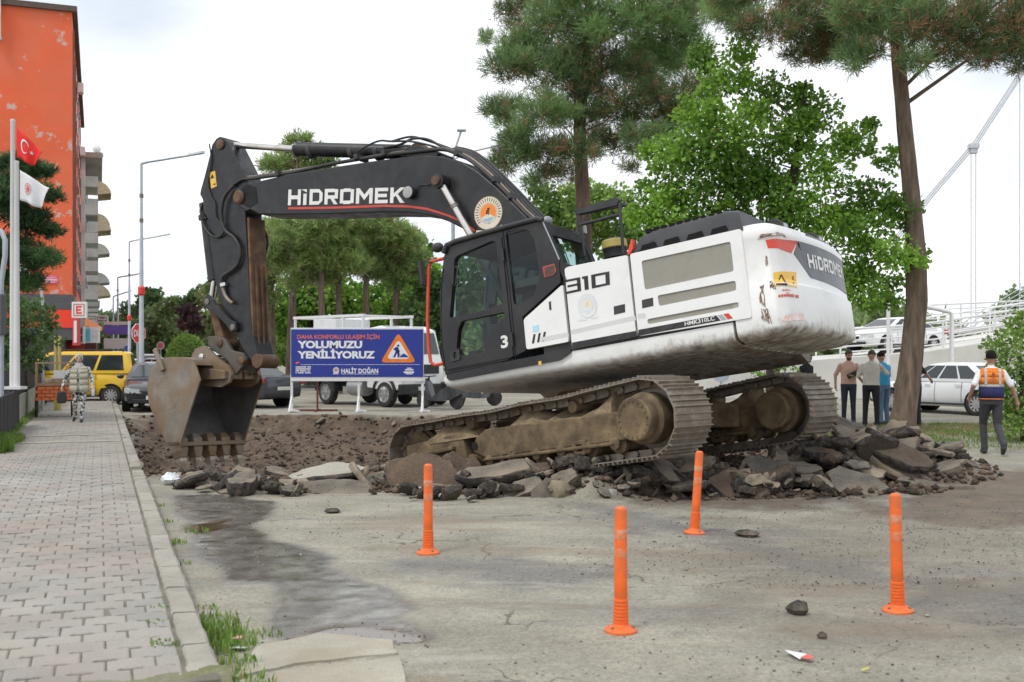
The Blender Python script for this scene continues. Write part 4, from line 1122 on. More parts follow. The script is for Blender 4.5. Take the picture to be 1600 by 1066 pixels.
# seat and controls inside
k = MB(); k.box((.62, 1.0, 1.85), (.5, .5, .14)); k.prism([(.42, 1.9), (.30, 2.0), (.12, 2.62), (.24, 2.66), (.46, 2.05)], .78, 1.22, 'y'); k.box((.55, 1.0, 1.6), (.4, .4, .4)); k.build('seat', pbr('seat_cloth', (.05, .055, .06), .9, var=.2, scale=9), cab, bevel=.04)
k = MB(); k.box((.33, 1.27, 2.05), (.08, .05, .26)); k.box((.75, 1.30, 1.78), (.3, .05, .05)); k.build('vest_reflection', pbr('reflection_orange', (.75, .16, .04), .7), cab, bevel=.01)  # orange pieces added by the seat to stand for an orange vest's reflection
k = MB(); k.tube([(1.0, 1.3, 1.5), (.98, 1.3, 2.02)], .02, 8); k.blob((.98, 1.3, 2.05), .045, 8); k.tube([(1.0, .7, 1.5), (.98, .7, 2.02)], .02, 8); k.box((1.22, 1.0, 1.6), (.15, .5, .25)); k.box((1.3, .55, 2.3), (.06, .2, .28)); k.build('control_lever', BLACK2, cab, smooth=40)
# red guard rail with mirror at the front corner of the cab
k = MB(); gp = [(694, 404), (686, 406), (673, 409), (670, 420), (669, 455), (668, 500), (670, 545), (673, 566), (680, 571), (693, 568)]
k.tube([(S(*q, 1.42)[0], 1.42, S(*q, 1.42)[1]) for q in gp], .024, 8); gr = k.build('guard_rail', pbr('guard_red', (.68, .075, .03), .5, var=.12, dirt=(.25, .06, .04), damt=.4, dscale=8), EX, smooth=60)
k = MB(); k.tube([(S(*q, 1.45)[0], 1.45, S(*q, 1.45)[1]) for q in ((673, 410), (664, 408), (656, 410), (654, 418), (654, 430))], .012, 6); k.build('mirror_arm', BLACK2, gr, smooth=60)
k = MB(); q = S(660, 428, 1.45); k.box((q[0], 1.45, q[1]), (.035, .2, .34), Matrix.Rotation(.35, 3, 'Z')); k.build('mirror', BLACK2, gr, bevel=.015)
# ---- boom
YB = .27
btop = [(383, 287), (400, 284), (450, 272), (520, 261), (580, 252), (640, 244.5), (668, 242.5), (695, 244.5), (722, 253), (748, 269), (775, 292), (800, 316), (822, 338), (842, 362)]
bbot = [(405, 335), (440, 335.5), (520, 334.5), (600, 331.5), (640, 332), (672, 336.5), (700, 346), (722, 357), (742, 371)]
bt = [S(*q, YB) for q in btop]; bb = [S(*q, YB) for q in bbot]
foot = [(.12, 1.95), (.10, 1.55), (.38, 1.42), (.62, 1.6)]
poly = bt + foot + bb[::-1] + [S(372, 318, YB), S(370, 300, YB)]
k = MB(); k.prism(poly, -YB, YB, 'y'); boom = k.build('boom', BLACK, EX, bevel=.02)
k = MB(); fl = [Vector((p[0], YB + .002, p[1])) for p in [S(*q, YB) for q in ((450, 324), (520, 323), (600, 320), (640, 321), (668, 325), (700, 335), (722, 345), (742, 359))]]
for i in range(len(fl) - 1):
    d = Vector((0, 0, -.035)); k.add([fl[i], fl[i + 1], fl[i + 1] + d, fl[i] + d], [(0, 1, 2, 3)])
k.build('red_line', REDP, boom, fix=False)
k = maker_mark(quadmap([Vector((p[0], YB + .004, p[1])) for p in [S(*q, YB) for q in ((450, 321), (632, 317), (633, 293), (451, 296.5))]])); k.build('boom_lettering', WHITEL, boom, fix=False)
c0 = S(763, 333, YB); rr_ = .245
k = MB(); seal(k, lambda u, v, l: (c0[0] - rr_ * u, YB + .003 + .0012 * l, c0[1] + rr_ * 1.0 * v)); k.build('seal_sticker', [pbr('sticker_ring', (.45, .34, .18), .5), PAPER, ORG, BLU, DARKL], boom, fix=False)
def hose(pts, r=.02, y=None, nm='hose', mat=RUBBER, par=None, sub=6, n=8):
    """rubber hose through pixels, each on a plane y of the upper frame, rounded by a spline"""
    P_ = []
    for q in pts:
        yy = q[2] if len(q) > 2 else y; a = S(q[0], q[1], yy); P_.append(Vector((a[0], yy, a[1])))
    out = []
    for i in range(len(P_) - 1):
        p0 = P_[max(i - 1, 0)]; p1 = P_[i]; p2 = P_[i + 1]; p3 = P_[min(i + 2, len(P_) - 1)]
        for e in range(sub):
            t = e / sub; out.append(.5 * ((2 * p1) + (p2 - p0) * t + (2 * p0 - 5 * p1 + 4 * p2 - p3) * t * t + (3 * p1 - p0 - 3 * p2 + p3) * t ** 3))
    out.append(P_[-1])
    k = MB(); k.tube(out, r, n); return k.build(nm, mat, par or boom, smooth=70)
# hoses and steel pipes along the boom's back
hose([(366, 289), (378, 281), (395, 279), (450, 271), (520, 256), (600, 243), (660, 236), (695, 234), (720, 243)], .03, YB - .05)
hose([(378, 278), (450, 268), (530, 254), (610, 240), (690, 232), (725, 245)], .022, YB - .14, mat=STEEL)
for j, (yy, mt) in enumerate(((.24, BLACK2), (.14, STEEL), (.03, BLACK2), (-.08, BLACK2), (-.17, BLACK2))):
    o = 3.5 * j
    hose([(700 + o, 235 - o * .3), (728 + o, 247 - o * .6), (758 + o, 270 - o * .6), (790 + o, 301 - o * .6), (818 + o, 330 - o * .6), (842 + o, 354 - o * .5), (850 + o, 380)], .024, yy, mat=mt)
hose([(600, 231), (625, 226), (645, 217), (668, 218), (690, 229), (718, 243), (745, 256)], .02, .12)
hose([(560, 236), (580, 225), (595, 220), (612, 221), (640, 221), (670, 227), (700, 236)], .016, .2)
hose([(612, 221), (640, 214), (662, 218), (700, 231), (730, 243)], .018, 0.0, mat=BLACK2)
for c in ((437, 275), (560, 249), (603, 243), (716, 243), (775, 284), (800, 310)):
    k = MB(); q = S(*c, YB - .05); k.box((q[0], YB - .12, q[1] + .03), (.07, .3, .09)); k.build('hose_clamp', BLACK2, boom, bevel=.01)
# lamp on the boom
k = MB(); q = S(643, 302, YB); k.lathe([(.05, 0), (.085, .01), (.095, .08), (.09, .1), (.07, .105)], (q[0], YB, q[1]), (0, 1, 0), 18, ms=[0, 0, 0, 1, 1]); k.build('boom_lamp', [BLACK2, LAMP], boom, smooth=40)
hose([(648, 298), (655, 290), (668, 289), (676, 285)], .009, YB + .03)
# ---- boom lift cylinders (one on each side)
for sy in (1, -1):
    y = sy * (YB + .12)
    a = S(688, 284, .39); b = S(738, 372, .39); d = (Vector(b) - Vector(a)).normalized(); e = Vector(b) + d * .9; f_ = Vector(b) + d * .25
    k = MB(); k.tube([(a[0], y, a[1]), (f_.x, y, f_.y)], .052, 14); rod = k.build('lift_rod', CHROME, EX, smooth=40)
    k = MB(); k.tube([(f_.x, y, f_.y), (f_.x + d.x * 1.3, y, f_.y + d.y * 1.3)], .095, 14); k.build('lift_cylinder', BLACK, EX, smooth=40)
    k = MB(); k.lathe([(.06, -.1), (.11, -.09), (.11, .09), (.06, .10)], (a[0], y, a[1]), (0, 1, 0), 18); k.build('rod_eye', BLACK, rod, smooth=40)
    k = MB(); c = Vector(a).lerp(Vector(b), .42); k.tube([(c.x, y, c.y), (c.x + d.x * .06, y, c.y + d.y * .06)], .062, 12); k.build('rod_band', STEEL, rod, smooth=40)
k = MB(); a = S(688, 284, .39); k.tube([(a[0], -YB - .26, a[1]), (a[0], YB + .26, a[1])], .07, 14); k.build('boom_pin', RUST, EX, smooth=40)
# ---- stick with its cylinder
YT = .2
stick = [(343, 213.5), (337, 217), (331, 226), (328, 240), (320, 272), (313, 297), (312, 304), (316, 311), (326, 365), (336, 440), (342, 470), (362, 500), (376, 540), (386, 556), (398, 572), (404, 560), (394, 520),
         (388, 430), (383, 332), (386, 318), (388, 290), (378, 266), (366, 242), (356, 222), (350, 215)]
sp_ = [S(*q, YT) for q in stick]
k = MB(); k.prism(sp_, -YT, YT, 'y'); stk = k.build('stick', BLACK, EX, bevel=.018)
# worn rusty wear strips on the inner face of the stick
k = MB()
e0, e1 = Vector(S(386, 340, YT)), Vector(S(394, 552, YT))
def IN(t, y, off): p = e0.lerp(e1, t); return (p.x - .035 - off, y, p.y)
k.add([IN(0, YT - .01, 0), IN(1, YT - .01, 0), IN(1, -YT + .01, 0), IN(0, -YT + .01, 0), IN(0, YT - .01, -.05), IN(1, YT - .01, -.05), IN(1, -YT + .01, -.05), IN(0, -YT + .01, -.05)], [(0, 1, 2, 3), (7, 6, 5, 4), (0, 4, 5, 1), (1, 5, 6, 2), (2, 6, 7, 3), (3, 7, 4, 0)])
k.build('wear_plate', RUST, stk, bevel=.008)
for y in (.09, -.02, -.13):
    k = MB(); a = IN(.35, y, .012); b = IN(.96, y, .012); k.beam(a, b, .03, .05); k.build('wear_bar', RUST, stk, bevel=.006)
k = MB(); q = S(402, 564, YT); k.tube([(q[0], -.2, q[1]), (q[0], .21, q[1])], .12, 18); k.build('stick_boss', RUST, stk, smooth=40)
k = MB(); q = S(372, 308, .3); k.lathe([(.07, -.66), (.12, -.65), (.12, -.56), (.12, -.05), (.12, .02), (.09, .05)], (q[0], .28, q[1]), (0, 1, 0), 18); k.build('stick_pin', RUST, stk, smooth=40)
k = MB()
for sy in (YB - .07, -YB): k.prism([S(*q, YB) for q in ((366, 296), (385, 286), (402, 292), (405, 318), (385, 330), (368, 320))], sy, sy + .07, 'y')
k.build('boom_fork', BLACK, boom, bevel=.015)
k = MB(); q = [S(*p, YT + .004) for p in ((327, 270), (336, 267), (338.5, 291), (330, 295))]; k.prism(q, YT, YT + .004, 'y'); k.build('warning_sticker', YELST, stk)
k = MB(); k.add([(p[0], YT + .006, p[1]) for p in [S(*p, YT) for p in ((328.5, 280), (332, 272), (335, 278))]] , [(0, 1, 2)]); k.add([(p[0], YT + .006, p[1]) for p in [S(*p, YT) for p in ((332, 288), (336, 287), (336.5, 284), (337, 290))]] , [(0, 1, 2, 3)]); k.build('warning_symbol', DARKL, stk, fix=False)
a = S(350, 226, 0); b = S(462, 233, 0); c = S(640, 238, 0)
k = MB(); k.tube([(a[0], 0, a[1]), (b[0], 0, b[1])], .055, 14); k.build('stick_rod', CHROME, EX, smooth=40)
k = MB(); d = (Vector(c) - Vector(b)).normalized(); k.tube([(b[0], 0, b[1]), (b[0] + d.x * .06, 0, b[1] + d.y * .06), (b[0] + d.x * .1, 0, b[1] + d.y * .1), (c[0], 0, c[1]), (c[0] + d.x * .12, 0, c[1] + d.y * .12)], [.10, .135, .118, .118, .07], 16); cyl = k.build('stick_cylinder', BLACK, EX, smooth=40)
k = MB(); k.lathe([(.06, -.12), (.13, -.11), (.13, .11), (.06, .12)], (c[0] + d.x * .2, 0, c[1] + d.y * .2), (0, 1, 0), 16); k.build('cylinder_eye', RUST, cyl, smooth=40)
for sy in (.13, -.2):
    k = MB(); k.prism([S(*q, .15) for q in ((628, 246), (636, 232), (660, 228), (690, 240), (684, 246))], sy, sy + .07, 'y'); k.build('cylinder_lug', BLACK, boom, bevel=.015)
for px in (480, 545, 585):
    k = MB(); q = S(px, 233 + (px - 460) * .03, .12); k.tube([(q[0] - .04, 0, q[1]), (q[0] + .04, 0, q[1])], .128, 16); k.build('cylinder_band', BLACK2, cyl, smooth=40)
# ---- bucket cylinder, links, hoses on the stick
a = S(322, 318, 0); b = S(338, 438, 0); c = S(330, 474, 0)
k = MB(); k.tube([(a[0] + .02, 0, a[1]), (b[0] + .05, 0, b[1])], .11, 14); k.build('bucket_cylinder', BLACK, EX, smooth=40)
k = MB(); k.tube([(b[0] + .05, 0, b[1]), (c[0], 0, c[1])], .055, 12); k.build('bucket_rod', CHROME, EX, smooth=40)
for sy in (YT + .02, -YT - .09):
    k = MB(); p0 = Vector(S(330, 472, YT)); p1 = Vector(S(370, 512, YT)); d = (p1 - p0).normalized(); n_ = Vector((-d.y, d.x))
    def ring(w0, w1): return [tuple(p0 - d * .1), tuple(p0 - d * .07 + n_ * w0), tuple(p0 + d * .07 + n_ * w0), tuple(p0 + d * .2 + n_ * w1), tuple(p1 - d * .15 + n_ * w1), tuple(p1 + n_ * w0), tuple(p1 + d * .1), tuple(p1 - n_ * w0), tuple(p1 - d * .15 - n_ * w1), tuple(p0 + d * .2 - n_ * w1), tuple(p0 + d * .07 - n_ * w0), tuple(p0 - d * .07 - n_ * w0)]
    k.prism(ring(.10, .065), sy, sy + .07, 'y'); lk = k.build('link_arm', BLACK, EX, bevel=.012)
    k = MB()
    for p in (p0, p1): k.lathe([(.02, -.02), (.055, -.015), (.055, .085), (.03, .09)], (p.x, sy, p.y), (0, 1, 0), 14)
    k.build('link_pin', STEEL, lk, smooth=40)
k = MB(); p0 = S(334, 474, .1); p1 = S(350, 540, .1); k.prism([(p0[0] - .09, p0[1]), (p0[0] + .09, p0[1]), (p1[0] + .1, p1[1]), (p1[0] - .1, p1[1])], -.16, .16, 'y'); k.build('push_link', RUST, EX, bevel=.03)
hose([(366, 290, .25), (356, 300, .27), (348, 315, .28), (346, 340, .27), (352, 360, .26), (366, 372, .25), (375, 390, .25), (372, 412, .25), (360, 424, .25), (348, 432, .25), (346, 445, .24)], .032, par=stk)
hose([(314, 335), (318, 352), (330, 368), (342, 370), (350, 362), (352, 348)], .022, .24, par=stk)
hose([(327, 225), (330, 250), (325, 285), (330, 308), (336, 318), (338, 340), (346, 350)], .012, .22, par=stk)
hose([(404, 357, -.15), (414, 362, -.35), (418, 380, -.4), (414, 398, -.35), (404, 410, -.15)], .024, par=stk)
hose([(316, 318, .1), (313, 330, .15), (316, 338, .2), (322, 342, .22)], .02, par=stk)
hose([(348, 450), (352, 462), (358, 470), (364, 474)], .035, .25, par=stk, mat=STEEL)
k = MB(); q = S(350, 445, .25); k.box((q[0], .25, q[1]), (.12, .08, .07)); k.build('hose_coupling', CHROME, stk, bevel=.01)
k = MB(); q = S(316, 340, .2); k.box((q[0], .2, q[1]), (.12, .08, .1)); k.build('hose_coupling', BLACK2, stk, bevel=.01)
k = MB(); q = S(352, 228, YT)
k.lathe([(.05, -.44), (.09, -.43), (.09, .03), (.05, .04)], (S(345, 226, YT)[0], YT, S(345, 226, YT)[1]), (0, 1, 0), 14); k.build('stick_top_pin', RUST, stk, smooth=40)
# ---- quick coupler and bucket
k = MB(); 
cp = [S(*q, .22) for q in ((325, 525), (342, 526), (352, 530), (362, 548), (380, 552), (384, 562), (378, 574), (368, 586), (362, 580), (356, 564), (345, 556), (332, 548), (326, 540))]
for sy in (.15, -.23): k.prism(cp, sy, sy + .08, 'y')
k.box((S(345, 540, 0)[0], 0, S(345, 540, 0)[1]), (.25, .3, .12)); qc = k.build('quick_coupler', pbr('coupler_grey', (.10, .095, .085), .6, metal=.3, var=.3, scale=5, dirt=(.17, .11, .07), damt=.7, dscale=4), EX, bevel=.015)
k = MB()
for c in ((343, 536), (377, 563)):
    q = S(*c, .24); k.lathe([(.03, -.5), (.07, -.49), (.07, .015), (.04, .03)], (q[0], .24, q[1]), (0, 1, 0), 14)
k.build('coupler_pin', RUST, qc, smooth=40)
BW = .74
side_px = [(305, 570), (296, 560), (272, 558), (252, 561), (240, 570), (232, 590), (230.5, 608), (233, 632), (246, 662), (258, 690), (262, 699), (282, 699), (283, 690), (296, 645), (312.5, 594)]
sp = [S(*q, BW) for q in side_px]; _o = []
for i in range(9):
    p0, p1, p2, p3 = (Vector(sp[max(0, i - 1)]), Vector(sp[i]), Vector(sp[i + 1]), Vector(sp[min(9, i + 2)]))
    for e in range(3): t = e / 3; _o.append(tuple(.5 * ((2 * p1) + (p2 - p0) * t + (2 * p0 - 5 * p1 + 4 * p2 - p3) * t * t + (3 * p1 - p0 - 3 * p2 + p3) * t ** 3)))
NO = len(_o) + 1; sp = _o + sp[9:]
bk = MB()
for sy in (BW - .035, -BW): bk.prism(sp, sy, sy + .035, 'y')
outer = sp[0:NO]; c_ = Vector((sum(p[0] for p in sp) / len(sp), sum(p[1] for p in sp) / len(sp)))
inn = [tuple(Vector(p) + (c_ - Vector(p)).normalized() * .03) for p in outer]
for i in range(len(outer) - 1):
    bk.prism([outer[i], outer[i + 1], inn[i + 1], inn[i]], -BW + .02, BW - .02, 'y')
bucket = bk.build('bucket', BUCK, EX, bevel=.008)
k = MB()   # interior lining
inn2 = [tuple(Vector(p) + (c_ - Vector(p)).normalized() * .036) for p in outer]
rg = [[(p[0], -BW + .038, p[1]) for p in inn2], [(p[0], BW - .038, p[1]) for p in inn2]]
for i in range(len(inn2) - 1): k.add([rg[0][i], rg[1][i], rg[1][i + 1], rg[0][i + 1]], [(0, 1, 2, 3)])
k.add([(p[0], -BW + .038, p[1]) for p in [tuple(Vector(q) + (c_ - Vector(q)) * .03) for q in sp]], [tuple(range(len(sp)))])
k.build('lining', BUCKIN, bucket, fix=False)
# lip, teeth with adapters
lipa = Vector(S(258, 690, BW)); lipb = Vector(S(282, 690, BW)); tip = Vector(S(280, 742, BW))
k = MB(); ld = Vector(S(266, 712, BW)); le = Vector(S(283, 712, BW))
k.prism([tuple(lipa), tuple(lipa.lerp(ld, .35)), tuple(lipb.lerp(le, .35)), tuple(lipb.lerp(le, .05))], -BW, BW, 'y'); k.build('cutting_lip', BUCK, bucket, bevel=.01)
for i in range(5):
    y = BW - .1 - i * (2 * BW - .2) / 4
    w = .075
    b0 = lipa.lerp(lipb, .5); t0 = ld.lerp(le, .5); d = (tip - t0).normalized(); n_ = Vector((-d.y, d.x))
    k = MB(); rg = []
    for (s_, hw, hh) in ((-.36, .06, .10), (-.26, .10, .15), (-.06, .095, .12), (.06, .06, .09)):
        p = t0 + d * s_; rg.append([(p.x + n_.x * a, y + b, p.y + n_.y * a) for a, b in ((-hh, -hw), (-hh, hw), (hh, hw), (hh, -hw))])
    k.loft(rg); ad = k.build('tooth_adapter', BUCK, bucket, bevel=.015)
    k = MB(); rg = []
    for (s_, hw, hh) in ((.04, .055, .075), (.12, .06, .07), (.22, .05, .04), (.30, .04, .014)):
        p = t0 + d * s_; rg.append([(p.x + n_.x * a, y + b, p.y + n_.y * a) for a, b in ((-hh, -hw), (-hh, hw), (hh, hw), (hh, -hw))])
    k.loft(rg); k.build('tooth', pbr('tooth_steel', (.42, .38, .33), .4, metal=.5, var=.2, scale=8, dirt=(.25, .15, .08), damt=.8, dscale=9), bucket, bevel=.01)
# ears, reinforcement ring and side cutter
ear = [S(*q, .34) for q in ((297, 562), (305, 545), (318, 540), (328, 548), (340, 560), (356, 572), (362, 584), (358, 598), (345, 605), (318, 603), (303, 590))]
for sy in (.28, -.34):
    k = MB(); k.prism(round_poly(ear, .03), sy, sy + .06, 'y'); k.build('bucket_ear', BUCK, bucket, bevel=.012)
k = MB(); k.prism([S(*q, .4) for q in ((304, 572), (352, 580), (352, 592), (310, 594))], .0, .42, 'y'); k.prism([S(*q, .4) for q in ((304, 572), (352, 580), (352, 592), (310, 594))], -.42, -.05, 'y'); k.build('bucket_beam', BUCK, bucket, bevel=.012)
k = MB()
for c in ((315, 558), (347, 584)):
    q = S(*c, .35); k.lathe([(.02, -.75), (.06, -.74), (.06, .02), (.04, .035)], (q[0], .35, q[1]), (0, 1, 0), 14)
k.build('bucket_pin', CHROME, bucket, smooth=40)
k = MB(); q = S(262, 615, BW); k.lathe([(.27, -.01), (.275, .003), (.285, .003), (.29, -.01)], (q[0], BW, q[1]), (0, 1, 0), 28); k.build('wear_ring', BUCK, bucket, smooth=30)
k = MB(); a = S(244, 545, BW); b = S(257, 580, BW); k.beam((a[0], BW + .03, a[1]), (b[0], BW + .03, b[1]), .06, .09); k.build('side_cutter', BUCK, bucket, bevel=.02)
# ================================================================== BROKEN ROAD, BOLLARDS, LITTER
ASPT = pbr('asphalt_top', (.15, .135, .115), .92, var=.3, scale=2.2, bump=.5, bscale=55, dirt=(.25, .205, .15), damt=.75, dscale=1.7, dth=.46, grain=.4, gscale=60)
ASPK = pbr('asphalt_broken', (.042, .04, .038), .85, var=.4, scale=7, bump=.9, bscale=38, dirt=(.18, .14, .10), damt=.85, dscale=3.5, dth=.5, grain=.4, gscale=50)
ASPB = pbr('asphalt_underside', (.115, .085, .062), .95, var=.35, scale=3.5, bump=.8, bscale=45, dirt=(.05, .042, .036), damt=.6, dscale=4, grain=.35, gscale=60)
PALE = pbr('asphalt_pale', (.40, .38, .32), .92, var=.18, scale=3, bump=.4, bscale=60, dirt=(.24, .21, .17), damt=.6, dscale=2.5, grain=.3, gscale=70)
for _m in (ASPT, ASPK, ASPB): obvar(_m, (.72, .74, .76), (1.5, 1.42, 1.32))
def slab_mesh(name, rx, ry, th, seed, mats, n=None, rough=.16):
    """piece of broken road: uneven outline, lifted crust on top, crumbling dark edge"""
    rg = random.Random(seed); n = n or rg.randint(7, 10); base = []
    for i in range(n):
        a = 2 * math.pi * (i + rg.uniform(-.3, .3)) / n; q = rg.uniform(.75, 1.12)
        base.append(Vector((rx * q * math.cos(a), ry * q * math.sin(a))))
    out = []
    for i in range(n):
        a, b = base[i], base[(i + 1) % n]; d = b - a
        for e in range(4):
            t = e / 4; p = a.lerp(b, t); nn = Vector((d.y, -d.x)).normalized()
            out.append(p + nn * rg.uniform(-1, 1) * rough * .22 * min(rx, ry) * (0 if e == 0 else 1))
    m = len(out); mb = MB(); rings = []
    def wv(p): return .12 * th * math.sin(3.1 * p.x / rx + seed) + .10 * th * math.cos(2.7 * p.y / ry + seed * 2)
    rings.append([(p.x * .55, p.y * .55, th * .5 + wv(p) + rg.uniform(-.05, .05) * th) for p in out])
    rings.append([(p.x * .965, p.y * .965, th * .5 + wv(p) + rg.uniform(-.07, .03) * th) for p in out])
    for k_, (sc, z) in enumerate(((1.0, .38), (1.03, .1), (.98, -.2), (.92, -.45))):
        rings.append([(p.x * (sc + rg.uniform(-.05, .05)), p.y * (sc + rg.uniform(-.05, .05)), th * (z + rg.uniform(-.10, .10))) for p in out])
    rings.append([(p.x * .5, p.y * .5, -th * .5) for p in out])
    v0 = [q for r_ in rings for q in r_]; fs = []; ms = []
    for i in range(len(rings) - 1):
        for j in range(m):
            a = i * m + j; b = i * m + (j + 1) % m; fs.append((a, b, b + m, a + m)); ms.append(0 if i == 0 else (2 if i == len(rings) - 2 else 1))
    v0.append((0, 0, th * .5 + rg.uniform(0, .08) * th)); c = len(v0) - 1
    for j in range(m): fs.append((j, c, (j + 1) % m)); ms.append(0)
    v0.append((0, 0, -th * .5)); c = len(v0) - 1; o = (len(rings) - 1) * m
    for j in range(m): fs.append((o + j, o + (j + 1) % m, c)); ms.append(2)
    k0 = len(mb.v); mb.v += v0; mb.f += fs; mb.m += ms
    me = mb.mesh(name, mats, smooth=24)
    import bmesh
    bm = bmesh.new(); bm.from_mesh(me); bmesh.ops.recalc_face_normals(bm, faces=bm.faces[:]); bm.to_mesh(me); bm.free()
    return me
def slab(px, py, Y, rx, ry, th, tilt=(0, 0, 0), seed=1, mats=None, label=None, group=None, name='asphalt_fragment', cat='rubble'):
    p = at(px, py, Y)
    o = obj(name, slab_mesh(name, rx, ry, th, seed, mats or [ASPT, ASPK, ASPB]), label=label, cat=cat, group=group)
    o.location = p; o.rotation_euler = tuple(R(a) for a in tilt)
    return o
# the big ones, each where the photograph has it: pixel, distance, half sizes, thickness, tilt (x, y, z degrees)
GB = 'large slabs of broken asphalt round the excavator'
for a in (
    (662, 747, 13.35, .60, .34, .10, (62, 4, 6), 3, [ASPB, ASPK, ASPT], 'largest dark brown asphalt slab standing tilted in front of the track\'s front end'),
    (722, 738, 13.6, .30, .26, .12, (48, 18, 20), 5, [ASPB, ASPK, ASPT], 'brown asphalt slab leaning behind the largest tilted slab'),
    (512, 741, 13.9, .58, .40, .10, (7, -7, 4), 8, [PALE, ASPK, ASPB], 'pale topped asphalt slab lying flat over the trench edge'),
    (527, 769, 13.1, .46, .22, .15, (24, 4, 3), 12, [ASPT, ASPT, ASPB], 'long grey asphalt slab lying on the road below the pale slab'),
    (438, 742, 14.4, .26, .22, .10, (14, 18, 30), 14, None, 'small cracked slab beside the pale topped slab on its left'),
    (672, 771, 12.9, .27, .16, .07, (20, 0, 4), 16, [PALE, ASPK, ASPB], 'small pale slab propped at the foot of the near orange post'),
    (775, 741, 13.1, .46, .30, .12, (10, -8, 8), 18, [ASPT, ASPK, ASPB], 'flat dark slab pushed under the near track'),
    (818, 766, 12.75, .27, .15, .09, (30, -22, 15), 21, [ASPT, ASPK, ASPB], 'short slab leaning on the rubble under the near track'),
    (978, 752, 12.9, .52, .30, .10, (58, 8, -4), 23, [ASPB, ASPK, ASPT], 'wide brown slab standing under the rear of the near track'),
    (1040, 738, 12.9, .30, .22, .11, (40, 20, 40), 25, [ASPT, ASPK, ASPB], 'dark slab wedged under the track behind the leaning orange post'),
    (1072, 728, 13.2, .34, .24, .10, (30, -14, -20), 27, [ASPT, ASPK, ASPB], 'slab jutting out between the two tracks'),
    (1150, 760, 12.85, .45, .30, .12, (35, 4, 5), 29, [ASPB, ASPK, ASPB], 'low brown slab half buried between the orange posts'),
    (1332, 757, 13.0, .42, .30, .11, (34, 10, -12), 31, [ASPT, ASPK, ASPB], 'smooth topped grey slab at the front of the right heap'),
    (1312, 722, 13.9, .34, .24, .15, (16, 4, 12), 33, [ASPT, ASPK, ASPB], 'thick square slab in the middle of the right heap'),
    (1348, 735, 13.6, .30, .24, .11, (20, 14, 0), 35, [ASPT, ASPK, ASPB], 'dusty slab resting on the right heap above the smooth one'),
    (1402, 735, 13.8, .52, .17, .14, (20, 30, -26), 37, [ASPT, ASPT, ASPB], 'long narrow slab sloping down the right heap'),
    (1448, 709, 14.9, .48, .20, .18, (22, 26, -24), 39, [ASPT, ASPT, ASPB], 'topmost long slab sloping down the right heap towards the walker'),
    (1412, 685, 15.4, .26, .20, .16, (30, -20, 30), 41, [ASPT, ASPK, ASPB], 'blocky lump of asphalt in front of the pine trunk'),
    (1330, 672, 15.2, .30, .18, .14, (24, 24, -20), 43, [ASPT, ASPT, ASPB], 'slab at the top of the right heap beside the far track'),
    (1345, 697, 14.6, .46, .26, .14, (20, 28, -24), 45, [ASPT, ASPT, ASPB], 'large slab sloping from the far track'),
    (1440, 757, 13.5, .38, .16, .08, (14, 8, -6), 47, [ASPT, ASPK, ASPB], 'thin slab at the right foot of the heap'),
    (1465, 765, 13.3, .42, .075, .13, (4, 3, -4), 49, [ASPT, ASPT, ASPB], 'log shaped strip of asphalt lying right of the heap'),
    (1472, 737, 14.2, .30, .16, .14, (18, -16, 10), 51, [ASPT, ASPT, ASPB], 'rounded slab at the right end of the heap'),
    (1510, 726, 14.9, .24, .12, .10, (10, 20, -10), 53, [ASPT, ASPK, ASPB], 'dark chip farthest right of the rubble heap'),
    (1205, 735, 13.5, .34, .24, .12, (34, -10, 20), 55, [ASPT, ASPK, ASPB], 'grey slab below the far track'),
    (1255, 742, 13.4, .30, .22, .12, (26, 12, -30), 57, [ASPT, ASPK, ASPB], 'dark slab between the far track and the smooth grey slab'),
):
    slab(a[0], a[1], a[2], a[3], a[4], a[5], a[6], a[7], a[8], a[9], GB)
# smaller pieces scattered along the trench edge: one builder, shared label (nothing tells them apart)
LIB = [slab_mesh('asphalt_chunk', 1, rnd.uniform(.55, .85), rnd.uniform(.35, .7), 100 + i, [ASPT, ASPK, ASPB], n=7, rough=.3) for i in range(7)]
rg = random.Random(42)
def scatter(line, n, spread, smin, smax, up, where):
    for i in range(n):
        t = rg.random() * (len(line) - 1); k_ = int(t); a = Vector(line[k_]).lerp(Vector(line[min(k_ + 1, len(line) - 1)]), t - k_)
        g = ground(a.x + rg.gauss(0, 6), min(800, a.y)); g.y += rg.gauss(0, spread); sc = smin + (smax - smin) * rg.random() ** 2
        o = obj('asphalt_chunk', LIB[rg.randrange(7)], label='jagged dark chunk of broken asphalt ' + where, cat='rubble', group='small chunks of broken asphalt')
        o.location = (g.x, g.y, hz(g.x, g.y) + sc * .25 + rg.random() * up); o.scale = (sc, sc, sc)
        o.rotation_euler = (rg.gauss(0, .45), rg.gauss(0, .45), rg.uniform(0, 6.3))
scatter([(262, 752), (330, 756), (430, 762), (470, 770)], 34, .25, .06, .22, .02, 'below the bucket teeth')
scatter([(300, 760), (380, 768), (450, 772)], 14, .18, .10, .30, .06, 'on the road edge below the bucket')
scatter([(560, 765), (640, 775), (720, 778), (800, 774)], 26, .22, .05, .2, .06, 'behind the orange post nearest the bucket')
scatter([(800, 770), (900, 772), (1000, 772), (1100, 770)], 46, .25, .05, .24, .10, 'under the near track')
scatter([(1080, 765), (1180, 766), (1290, 764)], 40, .35, .06, .26, .16, 'between the two tracks')
scatter([(1230, 745), (1330, 735), (1420, 735), (1500, 745)], 44, .4, .06, .24, .14, 'in the heap right of the far track')
scatter([(205, 690), (212, 715), (220, 735)], 10, .1, .05, .14, .05, 'along the broken kerb left of the bucket')
scatter([(240, 655), (400, 652), (560, 650), (660, 650)], 26, .35, .06, .2, .05, 'on the far rim of the trench')
